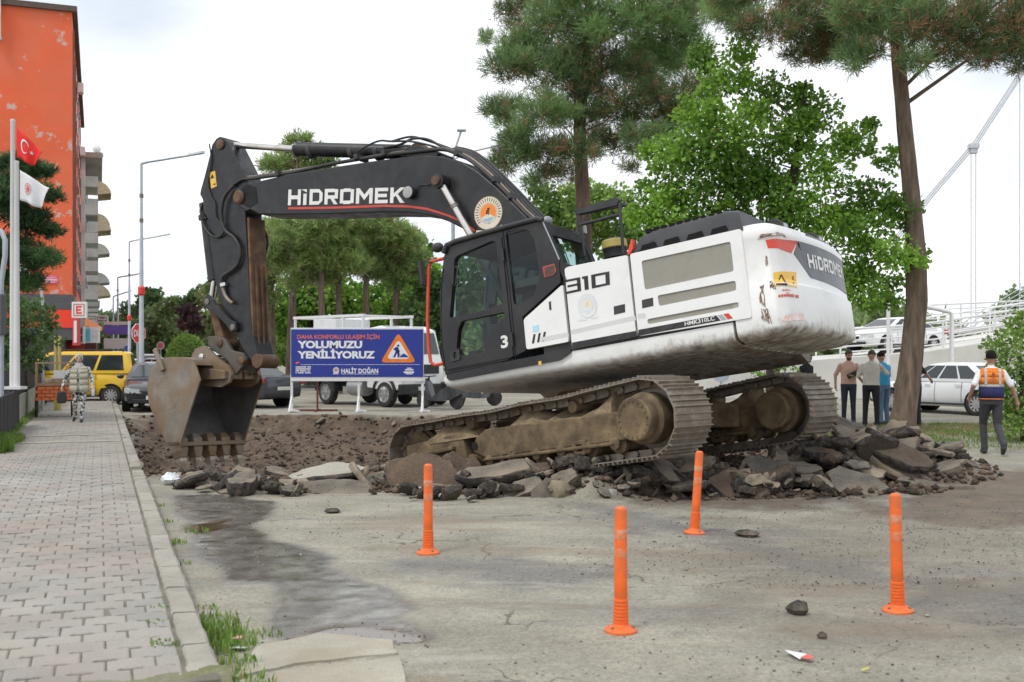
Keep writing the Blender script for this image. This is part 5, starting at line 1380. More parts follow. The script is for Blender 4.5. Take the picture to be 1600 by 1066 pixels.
MID = [slab_mesh('asphalt_fragment', 1, rnd.uniform(.5, .8), rnd.uniform(.2, .36), 200 + i, [[ASPT, ASPK, ASPB], [ASPT, ASPT, ASPB], [ASPB, ASPK, ASPT]][i % 3], n=8, rough=.3) for i in range(9)]
def heap(where, pix, n, Y0_, Y1_, smin, smax, zmin, zmax, tilt=.4):
    for i in range(n):
        px = rg.uniform(pix[0], pix[1]); yy = rg.uniform(Y0_, Y1_); x = (px - CX) / F0 * yy; sc = smin + (smax - smin) * rg.random() ** 1.4
        o = obj('asphalt_fragment', MID[rg.randrange(9)], label='middle sized slab of broken road piled ' + where, cat='rubble', group='middle sized pieces in the rubble bank')
        o.location = (x, yy, hz(x, yy) + rg.uniform(zmin, zmax)); o.scale = (sc, sc, sc); o.rotation_euler = (rg.gauss(.25, tilt), rg.gauss(0, tilt), rg.uniform(0, 6.3))
heap('below the far track', (1200, 1290), 16, 13.1, 14.2, .16, .34, .04, .22); heap('in the heap right of the far track', (1280, 1420), 26, 13.4, 15.2, .18, .42, .05, .32, .3); heap('at the right end of the rubble', (1400, 1500), 12, 14.0, 15.6, .15, .36, .04, .2, .25)
heap('between the tracks', (1090, 1220), 16, 12.95, 13.9, .16, .36, .03, .2); heap('under the rear of the near track', (830, 1090), 36, 12.5, 13.4, .12, .32, .02, .16); heap('before the front of the near track', (560, 830), 20, 13.0, 13.9, .14, .34, .03, .12, .3)
heap('below the bucket', (280, 480), 26, 13.1, 14.1, .14, .34, .0, .06, .2); heap('beside the pale topped slab', (480, 620), 8, 13.5, 14.4, .14, .3, .02, .08, .25)
# stones of other colours among the rubble
for i, (px, py, r_, c, lab) in enumerate(((893, 755, .13, (.33, .27, .19), 'tan boulder upright under the near track'), (866, 760, .12, (.2, .13, .085), 'brown stone left of the tan boulder'), (876, 779, .15, (.24, .2, .14), 'flat brown block at the foot of the rubble below the tan boulder'),
                                          (760, 778, .11, (.2, .16, .12), 'round brown stone right of the near orange post'), (957, 782, .09, (.3, .29, .26), 'pale grey stone on the gravel before the rubble'))):
    k = MB(); g = ground(px, py); k.blob((0, 0, 0), (r_ * 1.2, r_, r_ * .8), 10, jit=.16, rg=random.Random(i + 3))
    o = k.build('stone', pbr('stone_%d' % i, c, .9, var=.25, scale=9, bump=.6, bscale=30, grain=.2, gscale=60), label=lab, cat='stone', group='stones in the rubble', smooth=50); o.location = (g.x, g.y + .08, r_ * .5 + (.16 if i == 0 else 0)); o.rotation_euler = (.3 * i, .5, i)
# lone pieces lying on the open road
for px, py, r_, lab in ((1247, 960, .062, 'fist sized black lump of asphalt alone on the road'), (1168, 838, .10, 'flat dark flake of asphalt right of the leaning orange post'), (318, 802 - 0, .0, ''), (518, 801, .075, 'flat black chip of asphalt on the road below the long grey slab'), (1285, 998, .028, 'small black pebble above the torn packet')):
    if r_ == 0: continue
    k = MB(); g = ground(px, py); k.blob((0, 0, 0), (r_ * 1.15, r_ * .9, r_ * (.85 if r_ < .07 else .35)), 9, jit=.2, rg=random.Random(int(px)))
    o = k.build('asphalt_lump', ASPK, label=lab, cat='rubble', group='lumps lying on the open road', smooth=35); o.location = (g.x, g.y, r_ * (.6 if r_ < .07 else .25))
# pebbles and grit: far too many to count
V_, F_ = [], []
ico = [(0, 0, 1), (.9, 0, .2), (.28, .86, .1), (-.73, .53, .25), (-.7, -.55, .15), (.3, -.85, .2), (0, 0, -.6)]
icf = [(0, 1, 2), (0, 2, 3), (0, 3, 4), (0, 4, 5), (0, 5, 1), (6, 2, 1), (6, 3, 2), (6, 4, 3), (6, 5, 4), (6, 1, 5)]
icv = np.array(ico)
for i in range(7000):
    u = NR.rand()
    if u < .6: px, py = NR.uniform(240, 1600), 770 + 296 * NR.rand() ** 1.7
    else: px, py = NR.uniform(880, 1600), 780 + 140 * NR.rand()
    if px < 260 + (py - 770) * .35: continue
    g = ground(px, py); r_ = .003 + .010 * NR.rand() ** 3
    if NR.rand() < .02: r_ *= 1.9
    a = NR.uniform(0, 6.28); c, s_ = math.cos(a), math.sin(a); q = icv * (r_ * np.array([1, NR.uniform(.6, 1), NR.uniform(.5, .9)])) * (1 + (NR.rand(7, 1) - .5) * .4)
    q = np.stack([q[:, 0] * c - q[:, 1] * s_ + g.x, q[:, 0] * s_ + q[:, 1] * c + g.y, q[:, 2] + .004], 1)
    F_.append(np.array(icf) + 7 * len(V_)); V_.append(q)
tone = np.repeat(NR.rand(len(V_)) ** .7, 10)
GRIT = leafmat('grit_stone', (.035, .034, .033), (.34, .32, .28), transl=0.0, rough=.9)
obj('road_grit', np_mesh('road_grit', np.concatenate(V_), np.concatenate(F_), GRIT, tone), kind='stuff', label='loose grit and pebbles on the road')
# lumps of earth in the trench
V_, F_ = [], []
for i in range(24000):
    x, y = NR.uniform(-10.5, 7.3), 12.8 + 17.2 * NR.rand() ** 1.7
    V_.append((x, y))
for i in range(7000):
    g = ground(NR.uniform(255, 1530), 770); V_.append((g.x * (1 + .04 * NR.randn()), g.y + .55 * NR.randn() + .5 + (g.x > 4) * .8))
XY = np.array(V_); sd_ = polysd(XY[:, 0], XY[:, 1], DIST); ok = (sd_ < .12) & ((XY[:, 0] * V2.x + XY[:, 1] * V2.y) > KERB + .05); XY = XY[ok]
ZZ = height(XY[:, 0], XY[:, 1]); V_ = []
for i in range(len(XY)):
    r_ = .012 + .07 * NR.rand() ** 4; q = icv * r_ * (1 + (NR.rand(7, 1) - .5) * .6); a = NR.uniform(0, 6.28); c, s_ = math.cos(a), math.sin(a)
    q = np.stack([q[:, 0] * c - q[:, 1] * s_ + XY[i, 0], q[:, 0] * s_ + q[:, 1] * c + XY[i, 1], q[:, 2] * .8 + ZZ[i] + r_ * .2], 1)
    F_.append(np.array(icf) + 7 * len(V_)); V_.append(q)
CLOD = leafmat('earth_clod', (.035, .027, .022), (.15, .105, .073), transl=0.0, rough=.95)
obj('earth_clods', np_mesh('earth_clods', np.concatenate(V_), np.concatenate(F_), CLOD, np.repeat(NR.rand(len(V_)), 10)), kind='stuff', label='loose lumps of earth in the trench')
# ---- flexible orange posts
ORANGE = pbr('orange_rubber', (.86, .145, .02), .48, var=.10, scale=6, dirt=(.42, .13, .05), damt=.7, dscale=5, dth=.50, bump=.05, bscale=30)
SCUFF = pbr('worn_reflector', (.50, .33, .22), .5, var=.3, scale=25, dirt=(.84, .15, .025), damt=1, dscale=22, dth=.40)
def post(px, py, hgt, lean, yaw, label):
    g = ground(px, py)
    root = empty('flexible_post', (g.x, g.y, hz(g.x, g.y)), yaw, label, 'bollard', 'orange flexible posts on the road'); root.rotation_euler = (0, R(lean), yaw)
    k = MB(); k.lathe([(.098, 0), (.098, .012), (.085, .026), (.052, .036), (.045, .05)], (0, 0, 0), n=28); b = k.build('base', ORANGE, root, smooth=35)
    for a in range(3):
        q = MB(); q.lathe([(.011, .018), (.011, .034), (.006, .038)], (.074 * math.cos(a * 2.1 + .8 - 2), .074 * math.sin(a * 2.1 + .8 - 2), 0), n=8); q.build('bolt', STEEL, root, smooth=30)
    pr = [(.045, .045)]
    for i in range(7):
        z = .055 + i * .021; pr += [(.047 - i * .0006, z), (.047 - i * .0006, z + .012), (.041 - i * .0006, z + .015), (.041 - i * .0006, z + .019)]
    pr += [(.040, .21), (.0385, .3), (.037, hgt - .03), (.034, hgt - .012), (.026, hgt - .002), (.02, hgt)]
    k = MB(); k.lathe(pr, (0, 0, 0), n=24); sh_ = k.build('shaft', ORANGE, root, smooth=28)
    for z0 in (hgt - .30, hgt - .19):
        k = MB(); k.lathe([(.0383, z0), (.0385, z0 + .001), (.0380, z0 + .055), (.0378, z0 + .056)], (0, 0, 0), n=24); k.build('reflective_band', SCUFF, root, smooth=30)
post(669, 866, .745, 0, .2, 'orange post nearest the bucket, in front of the largest tilted slab')
post(970, 988, .745, 0, .9, 'nearest orange post, centre of the foreground road')
post(1085, 834, .765, 3.6, .1, 'orange post leaning right, in front of the near track\'s rear end')
post(1403, 955, .765, -2.2, .6, 'rightmost orange post, with a reddish dust patch at its base')
# ---- litter
k = MB(); k.blob((0, 0, .07), (.13, .10, .075), 16, jit=.24, rg=random.Random(4)); g = ground(258, 760)
o = k.build('plastic_bag', pbr('white_plastic', (.72, .74, .78), .35, var=.1, scale=12, bump=.8, bscale=14), label='crumpled white plastic bag at the broken end of the kerb', cat='litter', smooth=35); o.location = (g.x, g.y + .2, 0)
def scrap(px, py, pts, mats, label, nm='paper_scrap', z=.012):
    g = ground(px, py); k = MB()
    for i, (q, m) in enumerate(pts):
        vs = [(a, b, z + rnd.uniform(0, .018)) for a, b in q]; n = len(vs)
        k.add(vs + [(a, b, c - .002) for a, b, c in vs], [tuple(range(n)), tuple(range(n, 2 * n))[::-1]] + [(j, (j + 1) % n, (j + 1) % n + n, j + n) for j in range(n)], m)
    o = k.build(nm, mats, label=label, cat='litter'); o.location = g; return o
WP = pbr('white_paper', (.78, .78, .77), .7, var=.05); RP = pbr('red_print', (.75, .12, .10), .6, var=.1)
scrap(1254, 1032, [([(-.07, .10), (-.03, .12), (.03, .02), (-.02, -.02)], 0), ([(-.02, -.02), (.03, .02), (.055, -.03), (.02, -.07)], 1)], [WP, RP], 'torn white and red packet on the near road')
scrap(1351, 1052, [([(-.02, -.012), (.02, -.01), (.024, .012), (-.012, .016)], 0)], [pbr('yellow_leaf', (.62, .62, .05), .6)], 'small yellow leaf lying on the near road', 'fallen_leaf')
scrap(370, 1018, [([(-.05, -.02), (.04, -.03), (.06, .03), (-.02, .05)], 0)], [WP], 'white paper scrap among the weeds by the kerb corner')
scrap(371, 1008, [([(-.03, -.02), (.03, -.01), (.035, .05), (-.01, .06)], 0)], [pbr('pink_print', (.75, .35, .38), .6)], 'pink packet beside the white paper scrap', z=.03)
scrap(262, 910, [([(-.03, -.02), (.03, -.02), (.02, .03), (-.02, .02)], 0)], [WP], 'tiny white scrap at the foot of the kerb')
# ---- weeds along the kerb and the fence
WEED = leafmat('weed_green', (.09, .17, .03), (.27, .42, .08), (.30, .26, .10), transl=.4)
def weeds(name, spots, label, hmin=.08, hmax=.25):
    V, F, T = [], [], []
    for (x, y, z, r_, n, hs) in spots:
        for i in range(n):
            a = NR.uniform(0, 6.28); d = r_ * math.sqrt(NR.rand()); bx, by = x + d * math.cos(a), y + d * math.sin(a)
            h = (hmin + (hmax - hmin) * NR.rand()) * hs; w = .0018 + .0032 * NR.rand(); ang_ = NR.uniform(0, 6.28); ln = NR.uniform(.1, .7) * h
            ux, uy = math.cos(ang_), math.sin(ang_); px_, py_ = -uy * w, ux * w; k_ = len(V)
            mid = (bx + ux * ln * .35, by + uy * ln * .35, z + h * .65)
            V += [(bx - px_, by - py_, z), (bx + px_, by + py_, z), (mid[0] + px_ * 1.3, mid[1] + py_ * 1.3, mid[2]), (mid[0] - px_ * 1.3, mid[1] - py_ * 1.3, mid[2]), (bx + ux * ln, by + uy * ln, z + h), (bx + ux * ln, by + uy * ln, z + h * .99)]
            F += [(k_, k_ + 1, k_ + 2, k_ + 3), (k_ + 3, k_ + 2, k_ + 4, k_ + 5)]; t = NR.rand() * .95 + (1.1 if NR.rand() < .06 else 0); T += [t, t]
    return obj(name, np_mesh(name, V, F, WEED, T), kind='stuff', label=label)
sp1 = []
for s_, t_, r_, n_, hs in ((5.5, .12, .12, 160, .9), (5.9, .1, .12, 150, 1.0), (6.3, .12, .13, 260, 1.25), (6.6, .10, .12, 260, 1.35), (6.9, .1, .12, 150, .9), (7.3, .08, .08, 40, .5), (8.9, .07, .06, 40, .5), (9.9, .07, .07, 70, .8), (10.5, .3, .08, 50, .8), (11.2, .06, .06, 40, .6), (12.4, .06, .05, 30, .6), (6.0, -.22, .06, 60, .4), (6.5, -.24, .05, 40, .35), (6.9, -.2, .05, 30, .3)):
    p = street(s_, t_); sp1.append((p.x, p.y, .0 if t_ > 0 else .12, r_, n_, hs))
g = ground(418, 992); sp1.append((g.x, g.y, 0, .07, 50, .5))
g = ground(345, 1000); sp1.append((g.x, g.y, 0, .10, 120, .8))
weeds('kerb_weeds', [(a, b, c, d * 1.4, int(e * .8), f * .33) for a, b, c, d, e, f in sp1], 'green weeds growing along the foot of the kerb')
# ================================================================== TREES AND GREENERY
PINE_L = leafmat('pine_needles', (.08, .13, .06), (.30, .46, .17), (.33, .20, .11), transl=.45)
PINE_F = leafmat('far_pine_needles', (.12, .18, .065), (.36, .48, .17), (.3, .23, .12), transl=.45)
LEAF_B = leafmat('bright_leaves', (.075, .165, .025), (.29, .50, .07), (.2, .17, .05), transl=.42)
LEAF_M = leafmat('mid_leaves', (.085, .155, .035), (.30, .45, .105), transl=.45)
LEAF_D = leafmat('dark_leaves', (.06, .11, .04), (.2, .32, .11), transl=.42)
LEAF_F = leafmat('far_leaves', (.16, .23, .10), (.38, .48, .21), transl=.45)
LEAF_P = leafmat('purple_leaves', (.05, .03, .035), (.14, .085, .09), transl=.3)
CEDAR = leafmat('cedar_needles', (.03, .07, .03), (.12, .22, .075), transl=.3)
def bark(name, c, s=1.0):
    return pbr(name, c, .95, var=.3, scale=3, bump=1.0, bscale=14, dirt=tuple(q * .4 for q in c), damt=.9, dscale=5, dth=.46, grain=.25, gscale=40, stretch=(1.6 * s, 1.6 * s, .28 * s))
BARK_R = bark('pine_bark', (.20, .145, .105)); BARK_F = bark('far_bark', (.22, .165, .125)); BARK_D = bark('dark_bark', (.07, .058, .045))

def blades(C, D, L, Wd, tone):
    """one bent leaf blade per row: base C, direction D, length L, width Wd -> verts, faces"""
    n = len(C); up = NR.normal(size=(n, 3)); sd_ = np.cross(D, up); sd_ /= np.linalg.norm(sd_, axis=1, keepdims=True) + 1e-9
    L = L[:, None]; Wd = Wd[:, None]
    a = C - sd_ * Wd * .15; b = C + D * L * .5 + sd_ * Wd * .5; c = C + D * L; d = C + D * L * .5 - sd_ * Wd * .5
    V = np.stack([a, b, c, d], 1).reshape(-1, 3); F = np.arange(4 * n).reshape(n, 4)
    return V, F, tone
def clump_points(clumps, dens, shell=.55):
    """points in ellipsoid clumps; returns positions, outward directions and a per-clump tone"""
    P_, O, T = [], [], []
    for (c, r, tn) in clumps:
        n = max(6, int(dens * (r[0] * r[1] * r[2]) ** (2 / 3.)))
        d = NR.normal(size=(n, 3)); d /= np.linalg.norm(d, axis=1, keepdims=True)
        k_ = NR.rand(n, 1) ** shell * (1 + .25 * (fbm(d[:, 0] * 2 + c[0], d[:, 2] * 2 + c[1], 3, 2)[:, None] - .5) * 2)
        p = d * k_ * np.array(r); P_.append(p + np.array(c)); O.append(d); T.append(np.full(n, tn))
    return np.concatenate(P_), np.concatenate(O), np.concatenate(T)
def crown_pine(name, clumps, mat, parent, dens=900, needles=9, nl=.22, nw=.016, brown=.05):
    P_, O, T = clump_points(clumps, dens)
    n = len(P_); ax = O * .7 + np.array([0, 0, .55]) + NR.normal(size=(n, 3)) * .35; ax /= np.linalg.norm(ax, axis=1, keepdims=True)
    C = np.repeat(P_, needles, 0); A = np.repeat(ax, needles, 0)
    D = A + NR.normal(size=C.shape) * .55; D /= np.linalg.norm(D, axis=1, keepdims=True)
    C = C + A * NR.uniform(-.5, .5, (len(C), 1)) * nl
    tb = np.clip(T + NR.normal(size=n) * .22, 0, 1)
    tb = np.where(NR.rand(n) < brown * (1 + 2.5 * (T < .35)), 1.15 + .7 * NR.rand(n), tb)
    V, F, t = blades(C, D, nl * NR.uniform(.6, 1.1, len(C)), np.full(len(C), nw), np.repeat(tb, needles))
    return obj('crown', np_mesh(name, V, F, mat, t), parent)
def crown_leaf(name, clumps, mat, parent, dens=700, ls=.12, brown=0.0, asp=.75):
    P_, O, T = clump_points(clumps, dens)
    n = len(P_); D = O * .5 + NR.normal(size=(n, 3)) * .7 + np.array([0, 0, -.15]); D /= np.linalg.norm(D, axis=1, keepdims=True)
    tb = np.clip(T + NR.normal(size=n) * .24, 0, 1)
    if brown: tb = np.where(NR.rand(n) < brown, 1.2 + .6 * NR.rand(n), tb)
    l = ls * NR.uniform(.6, 1.15, n)
    V, F, t = blades(P_, D, l, l * asp, tb)
    return obj('crown', np_mesh(name, V, F, mat, t), parent)
def pixclumps(lst, Y, dy=.9, flat=.8, rg=None, tone=.5, tv=.3, deep=1.0):
    """clumps given by pixel centre and pixel radius at distance about Y"""
    rg = rg or random.Random(3); out = []
    for q in lst:
        yy = Y + rg.uniform(-dy, dy); p = at(q[0], q[1], yy); r_ = q[2] / F0 * yy
        tn = q[3] if len(q) > 3 else tone + rg.uniform(-tv, tv)
        out.append(((p.x, p.y, p.z), (r_ * rg.uniform(.9, 1.15), r_ * rg.uniform(.9, 1.2) * deep, r_ * flat * rg.uniform(.85, 1.1)), tn))
        # satellite tufts make the outline uneven
        for j in range(3):
            a = rg.uniform(0, 6.28); rr2 = r_ * rg.uniform(.3, .5)
            out.append(((p.x + math.cos(a) * r_ * 1.0, p.y + rg.uniform(-1, 1) * r_ * .8, p.z + math.sin(a) * r_ * flat), (rr2, rr2, rr2 * .75), min(1, max(0, tn + rg.uniform(-.25, .3)))))
    return out
def wobble_tube(mb, pts, rs, n=14, amp=.08, seed=1, rows=4):
    """trunk with ridged bark and an uneven outline"""
    rg = random.Random(seed); P_ = [Vector(p) for p in pts]; out = []; rr2 = []
    for i in range(len(P_) - 1):
        for e in range(rows):
            t = e / rows; out.append(P_[i].lerp(P_[i + 1], t)); rr2.append(rs[i] * (1 - t) + rs[i + 1] * t)
    out.append(P_[-1]); rr2.append(rs[-1]); rings = []
    ridge = [rg.uniform(-amp, amp) for _ in range(n)]
    for i, p in enumerate(out):
        ridge = [a * .7 + rg.uniform(-amp, amp) * .5 for a in ridge]
        d = (out[min(i + 1, len(out) - 1)] - out[max(i - 1, 0)]).normalized(); u = Vector((1, 0, 0)) - d * d.x; u.normalize(); w = d.cross(u)
        rings.append([p + (u * math.cos(6.2832 * k / n) + w * math.sin(6.2832 * k / n)) * rr2[i] * (1 + ridge[k]) for k in range(n)])
    mb.loft(rings)
def tree(name, label, trunkpix, Y, radii, cl, kind, mat, barkm, group=None, limbs=7, seed=1, n=12, base=None, dens=900, **kw):
    pts = [at(px, py, Y) for px, py in trunkpix]
    b = base if base is not None else hz(pts[0].x, pts[0].y) if abs(pts[0].x) < 9 and 5 < pts[0].y < 30 else 0.0
    pts[0].z = b - .05
    root = empty(name, (pts[0].x, pts[0].y, 0), 0, label, 'tree', group)
    off = Vector((pts[0].x, pts[0].y, 0)); pts = [p - off for p in pts]
    k = MB(); wobble_tube(k, pts, radii, n, seed=seed)
    rg = random.Random(seed)
    big = sorted(cl, key=lambda c: -c[1][0])[:limbs]
    for c, r_, t in big:
        e = Vector(c) - off
        ts = max(.25, min(.97, (e.z - pts[0].z - .6) / (pts[-1].z - pts[0].z + 1e-6) * .9)); i = min(int(ts * (len(pts) - 1)), len(pts) - 2); s_ = pts[i].lerp(pts[i + 1], ts * (len(pts) - 1) - i)
        m = s_.lerp(e, .5) + Vector((rg.uniform(-.2, .2), rg.uniform(-.2, .2), rg.uniform(-.05, .3)))
        rb = radii[-1] * .55; k.tube([s_, s_.lerp(m, .5), m, m.lerp(e, .5), e], [rb, rb * .8, rb * .6, rb * .4, rb * .15], 6)
    k.build('trunk', barkm, root, smooth=60, fix=False)
    cl2 = [((c[0] - off.x, c[1] - off.y, c[2]), r_, t) for c, r_, t in cl]
    if kind == 'pine': crown_pine(name + '_crown', cl2, mat, root, dens=dens, **kw)
    else: crown_leaf(name + '_crown', cl2, mat, root, dens=dens, **kw)
    return root
# ---- the pine with the bare trunk on the right
cl = pixclumps([(1150, 15, 42), (1200, 45, 42), (1255, 25, 50), (1310, 55, 46), (1265, 85, 30), (1345, 35, 45), (1335, 90, 34), (1395, 30, 46), (1455, 40, 48), (1520, 40, 48), (1580, 50, 46), (1480, 80, 30), (1430, 95, 26), (1540, 82, 32),
                (1592, 85, 30), (1625, 40, 60), (1450, -25, 55), (1560, -30, 60), (1350, -35, 55), (1250, -30, 55), (1690, 50, 60), (1180, -30, 40), (1130, -5, 25), (1620, -40, 70), (1400, -80, 60), (1500, -90, 60), (1310, -85, 50)], 22.8, 1.9, .62, random.Random(2), .38, .3)
tree('pine_tree', 'tall pine with a bare leaning trunk at right, beside the group of men', [(1408, 682), (1414, 640), (1424, 560), (1433, 470), (1431, 390), (1424, 300), (1413, 200), (1404, 100), (1398, 20), (1392, -90)], 23.2,
     [.30, .25, .232, .222, .205, .172, .158, .145, .125, .09], cl, 'pine', PINE_L, BARK_R, 'pines on the verge', 6, 4, 22, dens=1200, nl=.23, nw=.015, needles=9, brown=.10)
# ---- the big pine in the middle
cl = pixclumps([(815, 75, 40), (785, 105, 30), (860, 40, 52), (930, 25, 56), (1000, 30, 56), (1060, 20, 52), (870, 110, 54), (940, 100, 58), (1010, 95, 55), (1070, 80, 45), (800, 170, 30), (850, 180, 44), (910, 178, 46, .15), (970, 165, 44, .2), (1020, 160, 44, .25),
                (815, 232, 34), (785, 255, 24), (860, 240, 38, .2), (905, 235, 32, .15), (950, 222, 34, .2), (1000, 212, 30), (835, 282, 20), (880, 270, 20), (1045, 195, 38), (762, 58, 14), (772, 168, 18), (985, 262, 14), (900, -30, 60), (1000, -40, 60), (820, 10, 34), (1080, 140, 36), (930, -90, 60)], 30, 1.9, .66, random.Random(5), .5, .28)
tree('pine_tree', 'big full pine rising behind the excavator cab', [(914, 645), (914, 560), (913, 420), (911, 300), (905, 200), (915, 100), (920, 0), (925, -60)], 30, [.30, .27, .24, .21, .17, .13, .09, .05], cl, 'pine', PINE_L, BARK_R, 'pines on the verge', 18, 6, 16, dens=850, nl=.26, nw=.017, needles=9, brown=.07)
# ---- the bright broadleaved tree behind the counterweight
cl = pixclumps([(1030, 350, 45), (1060, 290, 48), (1012, 395, 30), (1050, 235, 42), (1095, 185, 40), (1085, 345, 52), (1130, 125, 36), (1150, 200, 50), (1140, 285, 55), (1130, 360, 50), (1200, 145, 42), (1225, 215, 44), (1210, 320, 52), (1200, 390, 46), (1270, 175, 40), (1290, 262, 48),
                (1280, 350, 54), (1280, 430, 48), (1330, 220, 34), (1350, 310, 44), (1350, 385, 48), (1340, 450, 42), (1388, 250, 22), (1408, 335, 30), (1400, 400, 36), (1385, 445, 26), (1098, 85, 26), (1160, 75, 28), (1432, 320, 13), (1438, 395, 14), (1010, 330, 26), (1395, 470, 16), (1110, 240, 45), (1180, 260, 45)], 24, 1.2, .85, random.Random(8), .56, .42)
tree('broadleaf_tree', 'bright green broadleaved tree behind the counterweight', [(1207, 640), (1208, 560), (1215, 440), (1228, 340), (1240, 270), (1252, 200), (1258, 130)], 24, [.17, .15, .13, .115, .10, .06, .03], cl, 'leaf', LEAF_B, BARK_D, None, 22, 9, 12, dens=2300, ls=.12, brown=.01)
# ---- pines and broadleaved trees beyond the trench, under the boom
G1 = 'row of pines beyond the trench'
tree('pine_tree', 'tallest of the pines seen under and above the boom', [(452, 640), (454, 560), (458, 440), (462, 330), (466, 230)], 52, [.24, .22, .18, .12, .05], pixclumps([(466, 218, 14), (450, 238, 18), (484, 240, 18), (430, 258, 18), (500, 262, 18), (465, 262, 24), (520, 250, 10), (445, 300, 26), (490, 310, 28), (415, 262, 10)], 52, 1.5, .6, random.Random(1), .6), 'pine', PINE_F, BARK_F, G1, 10, 11, dens=480, nl=.34, nw=.045, needles=8)
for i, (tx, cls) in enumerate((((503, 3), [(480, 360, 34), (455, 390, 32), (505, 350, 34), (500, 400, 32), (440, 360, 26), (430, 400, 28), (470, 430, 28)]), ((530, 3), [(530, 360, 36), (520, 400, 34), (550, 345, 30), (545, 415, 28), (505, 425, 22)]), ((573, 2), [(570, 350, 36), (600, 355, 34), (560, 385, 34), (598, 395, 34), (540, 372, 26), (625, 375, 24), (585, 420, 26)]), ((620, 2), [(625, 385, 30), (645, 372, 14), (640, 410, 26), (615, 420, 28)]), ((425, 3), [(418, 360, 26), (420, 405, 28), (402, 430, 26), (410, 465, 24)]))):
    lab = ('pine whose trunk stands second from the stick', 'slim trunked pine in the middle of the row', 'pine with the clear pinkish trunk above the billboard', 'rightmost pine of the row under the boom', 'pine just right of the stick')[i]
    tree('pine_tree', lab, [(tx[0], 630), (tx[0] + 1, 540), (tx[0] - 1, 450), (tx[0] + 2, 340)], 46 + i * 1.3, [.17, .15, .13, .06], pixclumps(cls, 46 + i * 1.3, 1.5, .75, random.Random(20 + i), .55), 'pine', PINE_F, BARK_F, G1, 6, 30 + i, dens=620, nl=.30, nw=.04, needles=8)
G2 = 'broadleaved trees beyond the pines'
for i, (Y, tx, cls, mt, lab) in enumerate((
    (58, 480, [(455, 475, 40), (500, 470, 40), (430, 500, 34), (480, 520, 34)], LEAF_B, 'light green tree low between the pine trunks at left'),
    (60, 560, [(545, 465, 38), (600, 468, 38), (560, 510, 36), (610, 500, 30)], LEAF_B, 'light green tree low between the pine trunks above the billboard'),
    (56, 645, [(640, 440, 34), (655, 400, 24), (640, 480, 34), (665, 440, 24)], LEAF_B, 'light green tree at the right end of the pine row'),
    (50, 665, [(665, 480, 34), (690, 460, 30), (650, 510, 28), (690, 520, 40), (660, 545, 26), (720, 480, 40), (740, 430, 40)], LEAF_D, 'dark leafed tree behind the red guard rail'),
    (62, 900, [(860, 315, 34), (915, 322, 40), (962, 310, 26), (940, 365, 40), (885, 360, 40), (980, 350, 26), (850, 350, 26), (1000, 390, 30)], LEAF_M, 'pale green tree behind the guard frame on the excavator'),
    (64, 470, [(425, 545, 28), (465, 550, 28), (440, 510, 26), (490, 560, 24)], LEAF_M, 'low leafy tree behind the truck\'s tail'),
    (65, 560, [(520, 545, 28), (560, 535, 30), (600, 548, 28), (580, 570, 22)], LEAF_B, 'low leafy tree behind the billboard'),
    (66, 660, [(640, 545, 28), (680, 560, 26), (655, 520, 26)], LEAF_M, 'low leafy tree behind the truck cab'),
    (70, 800, [(780, 480, 50), (840, 470, 50), (900, 470, 50), (960, 480, 50), (1020, 470, 50), (1080, 500, 40)], LEAF_M, 'broad tree hidden behind the excavator house'),
)):
    tree('broadleaf_tree', lab, [(tx, 610), (tx + 2, 530), (tx + 4, 450)], Y, [.18, .15, .08], pixclumps(cls, Y, 2.2, .9, random.Random(50 + i), .52), 'leaf', mt, BARK_D, G2, 6, 60 + i, dens=420, ls=.34)
G3 = 'far trees along the street'
for i, (Y, tx, cls, mt, lab) in enumerate((
    (85, 345, [(335, 465, 22), (360, 475, 26), (345, 440, 16), (375, 500, 26), (350, 510, 24), (390, 470, 22)], LEAF_F, 'far tree just left of the stick above the bucket'),
    (92, 395, [(385, 430, 20), (398, 400, 14), (375, 410, 10)], PINE_F, 'far pine showing left of the stick'),
    (95, 298, [(297, 490, 14), (304, 503, 14), (290, 505, 12)], LEAF_P, 'far reddish purple tree above the trimmed hedge'),
    (100, 330, [(322, 500, 20), (318, 522, 18), (345, 535, 16)], LEAF_F, 'far tree behind the purple one'),
    (110, 300, [(305, 470, 14), (290, 475, 12), (318, 462, 12), (330, 450, 8)], LEAF_D, 'dark far conifer behind the purple tree'),
    (115, 250, [(250, 500, 26), (270, 515, 20), (235, 520, 22), (262, 480, 16), (245, 535, 26), (272, 535, 18)], LEAF_F, 'rounded far tree right of the stop sign'),
    (125, 228, [(236, 458, 12), (226, 470, 13), (248, 470, 12), (228, 490, 16)], LEAF_D, 'taller far tree behind the street lamps'),
    (130, 205, [(205, 490, 16), (195, 505, 16), (212, 512, 18), (190, 525, 14), (205, 535, 16)], LEAF_F, 'far tree between the lamp posts at left'),
    (140, 180, [(178, 500, 12), (172, 520, 14), (186, 535, 14), (170, 540, 14)], LEAF_F, 'farthest tree at the end of the street'),
)):
    tree('broadleaf_tree' if mt is not PINE_F else 'pine_tree', lab, [(tx, 580), (tx, 530), (tx, 490)], Y, [.2, .16, .08], pixclumps(cls, Y, 2.5, .9, random.Random(80 + i), .5), 'leaf', mt, BARK_D, G3, 4, 90 + i, dens=240, ls=.55)
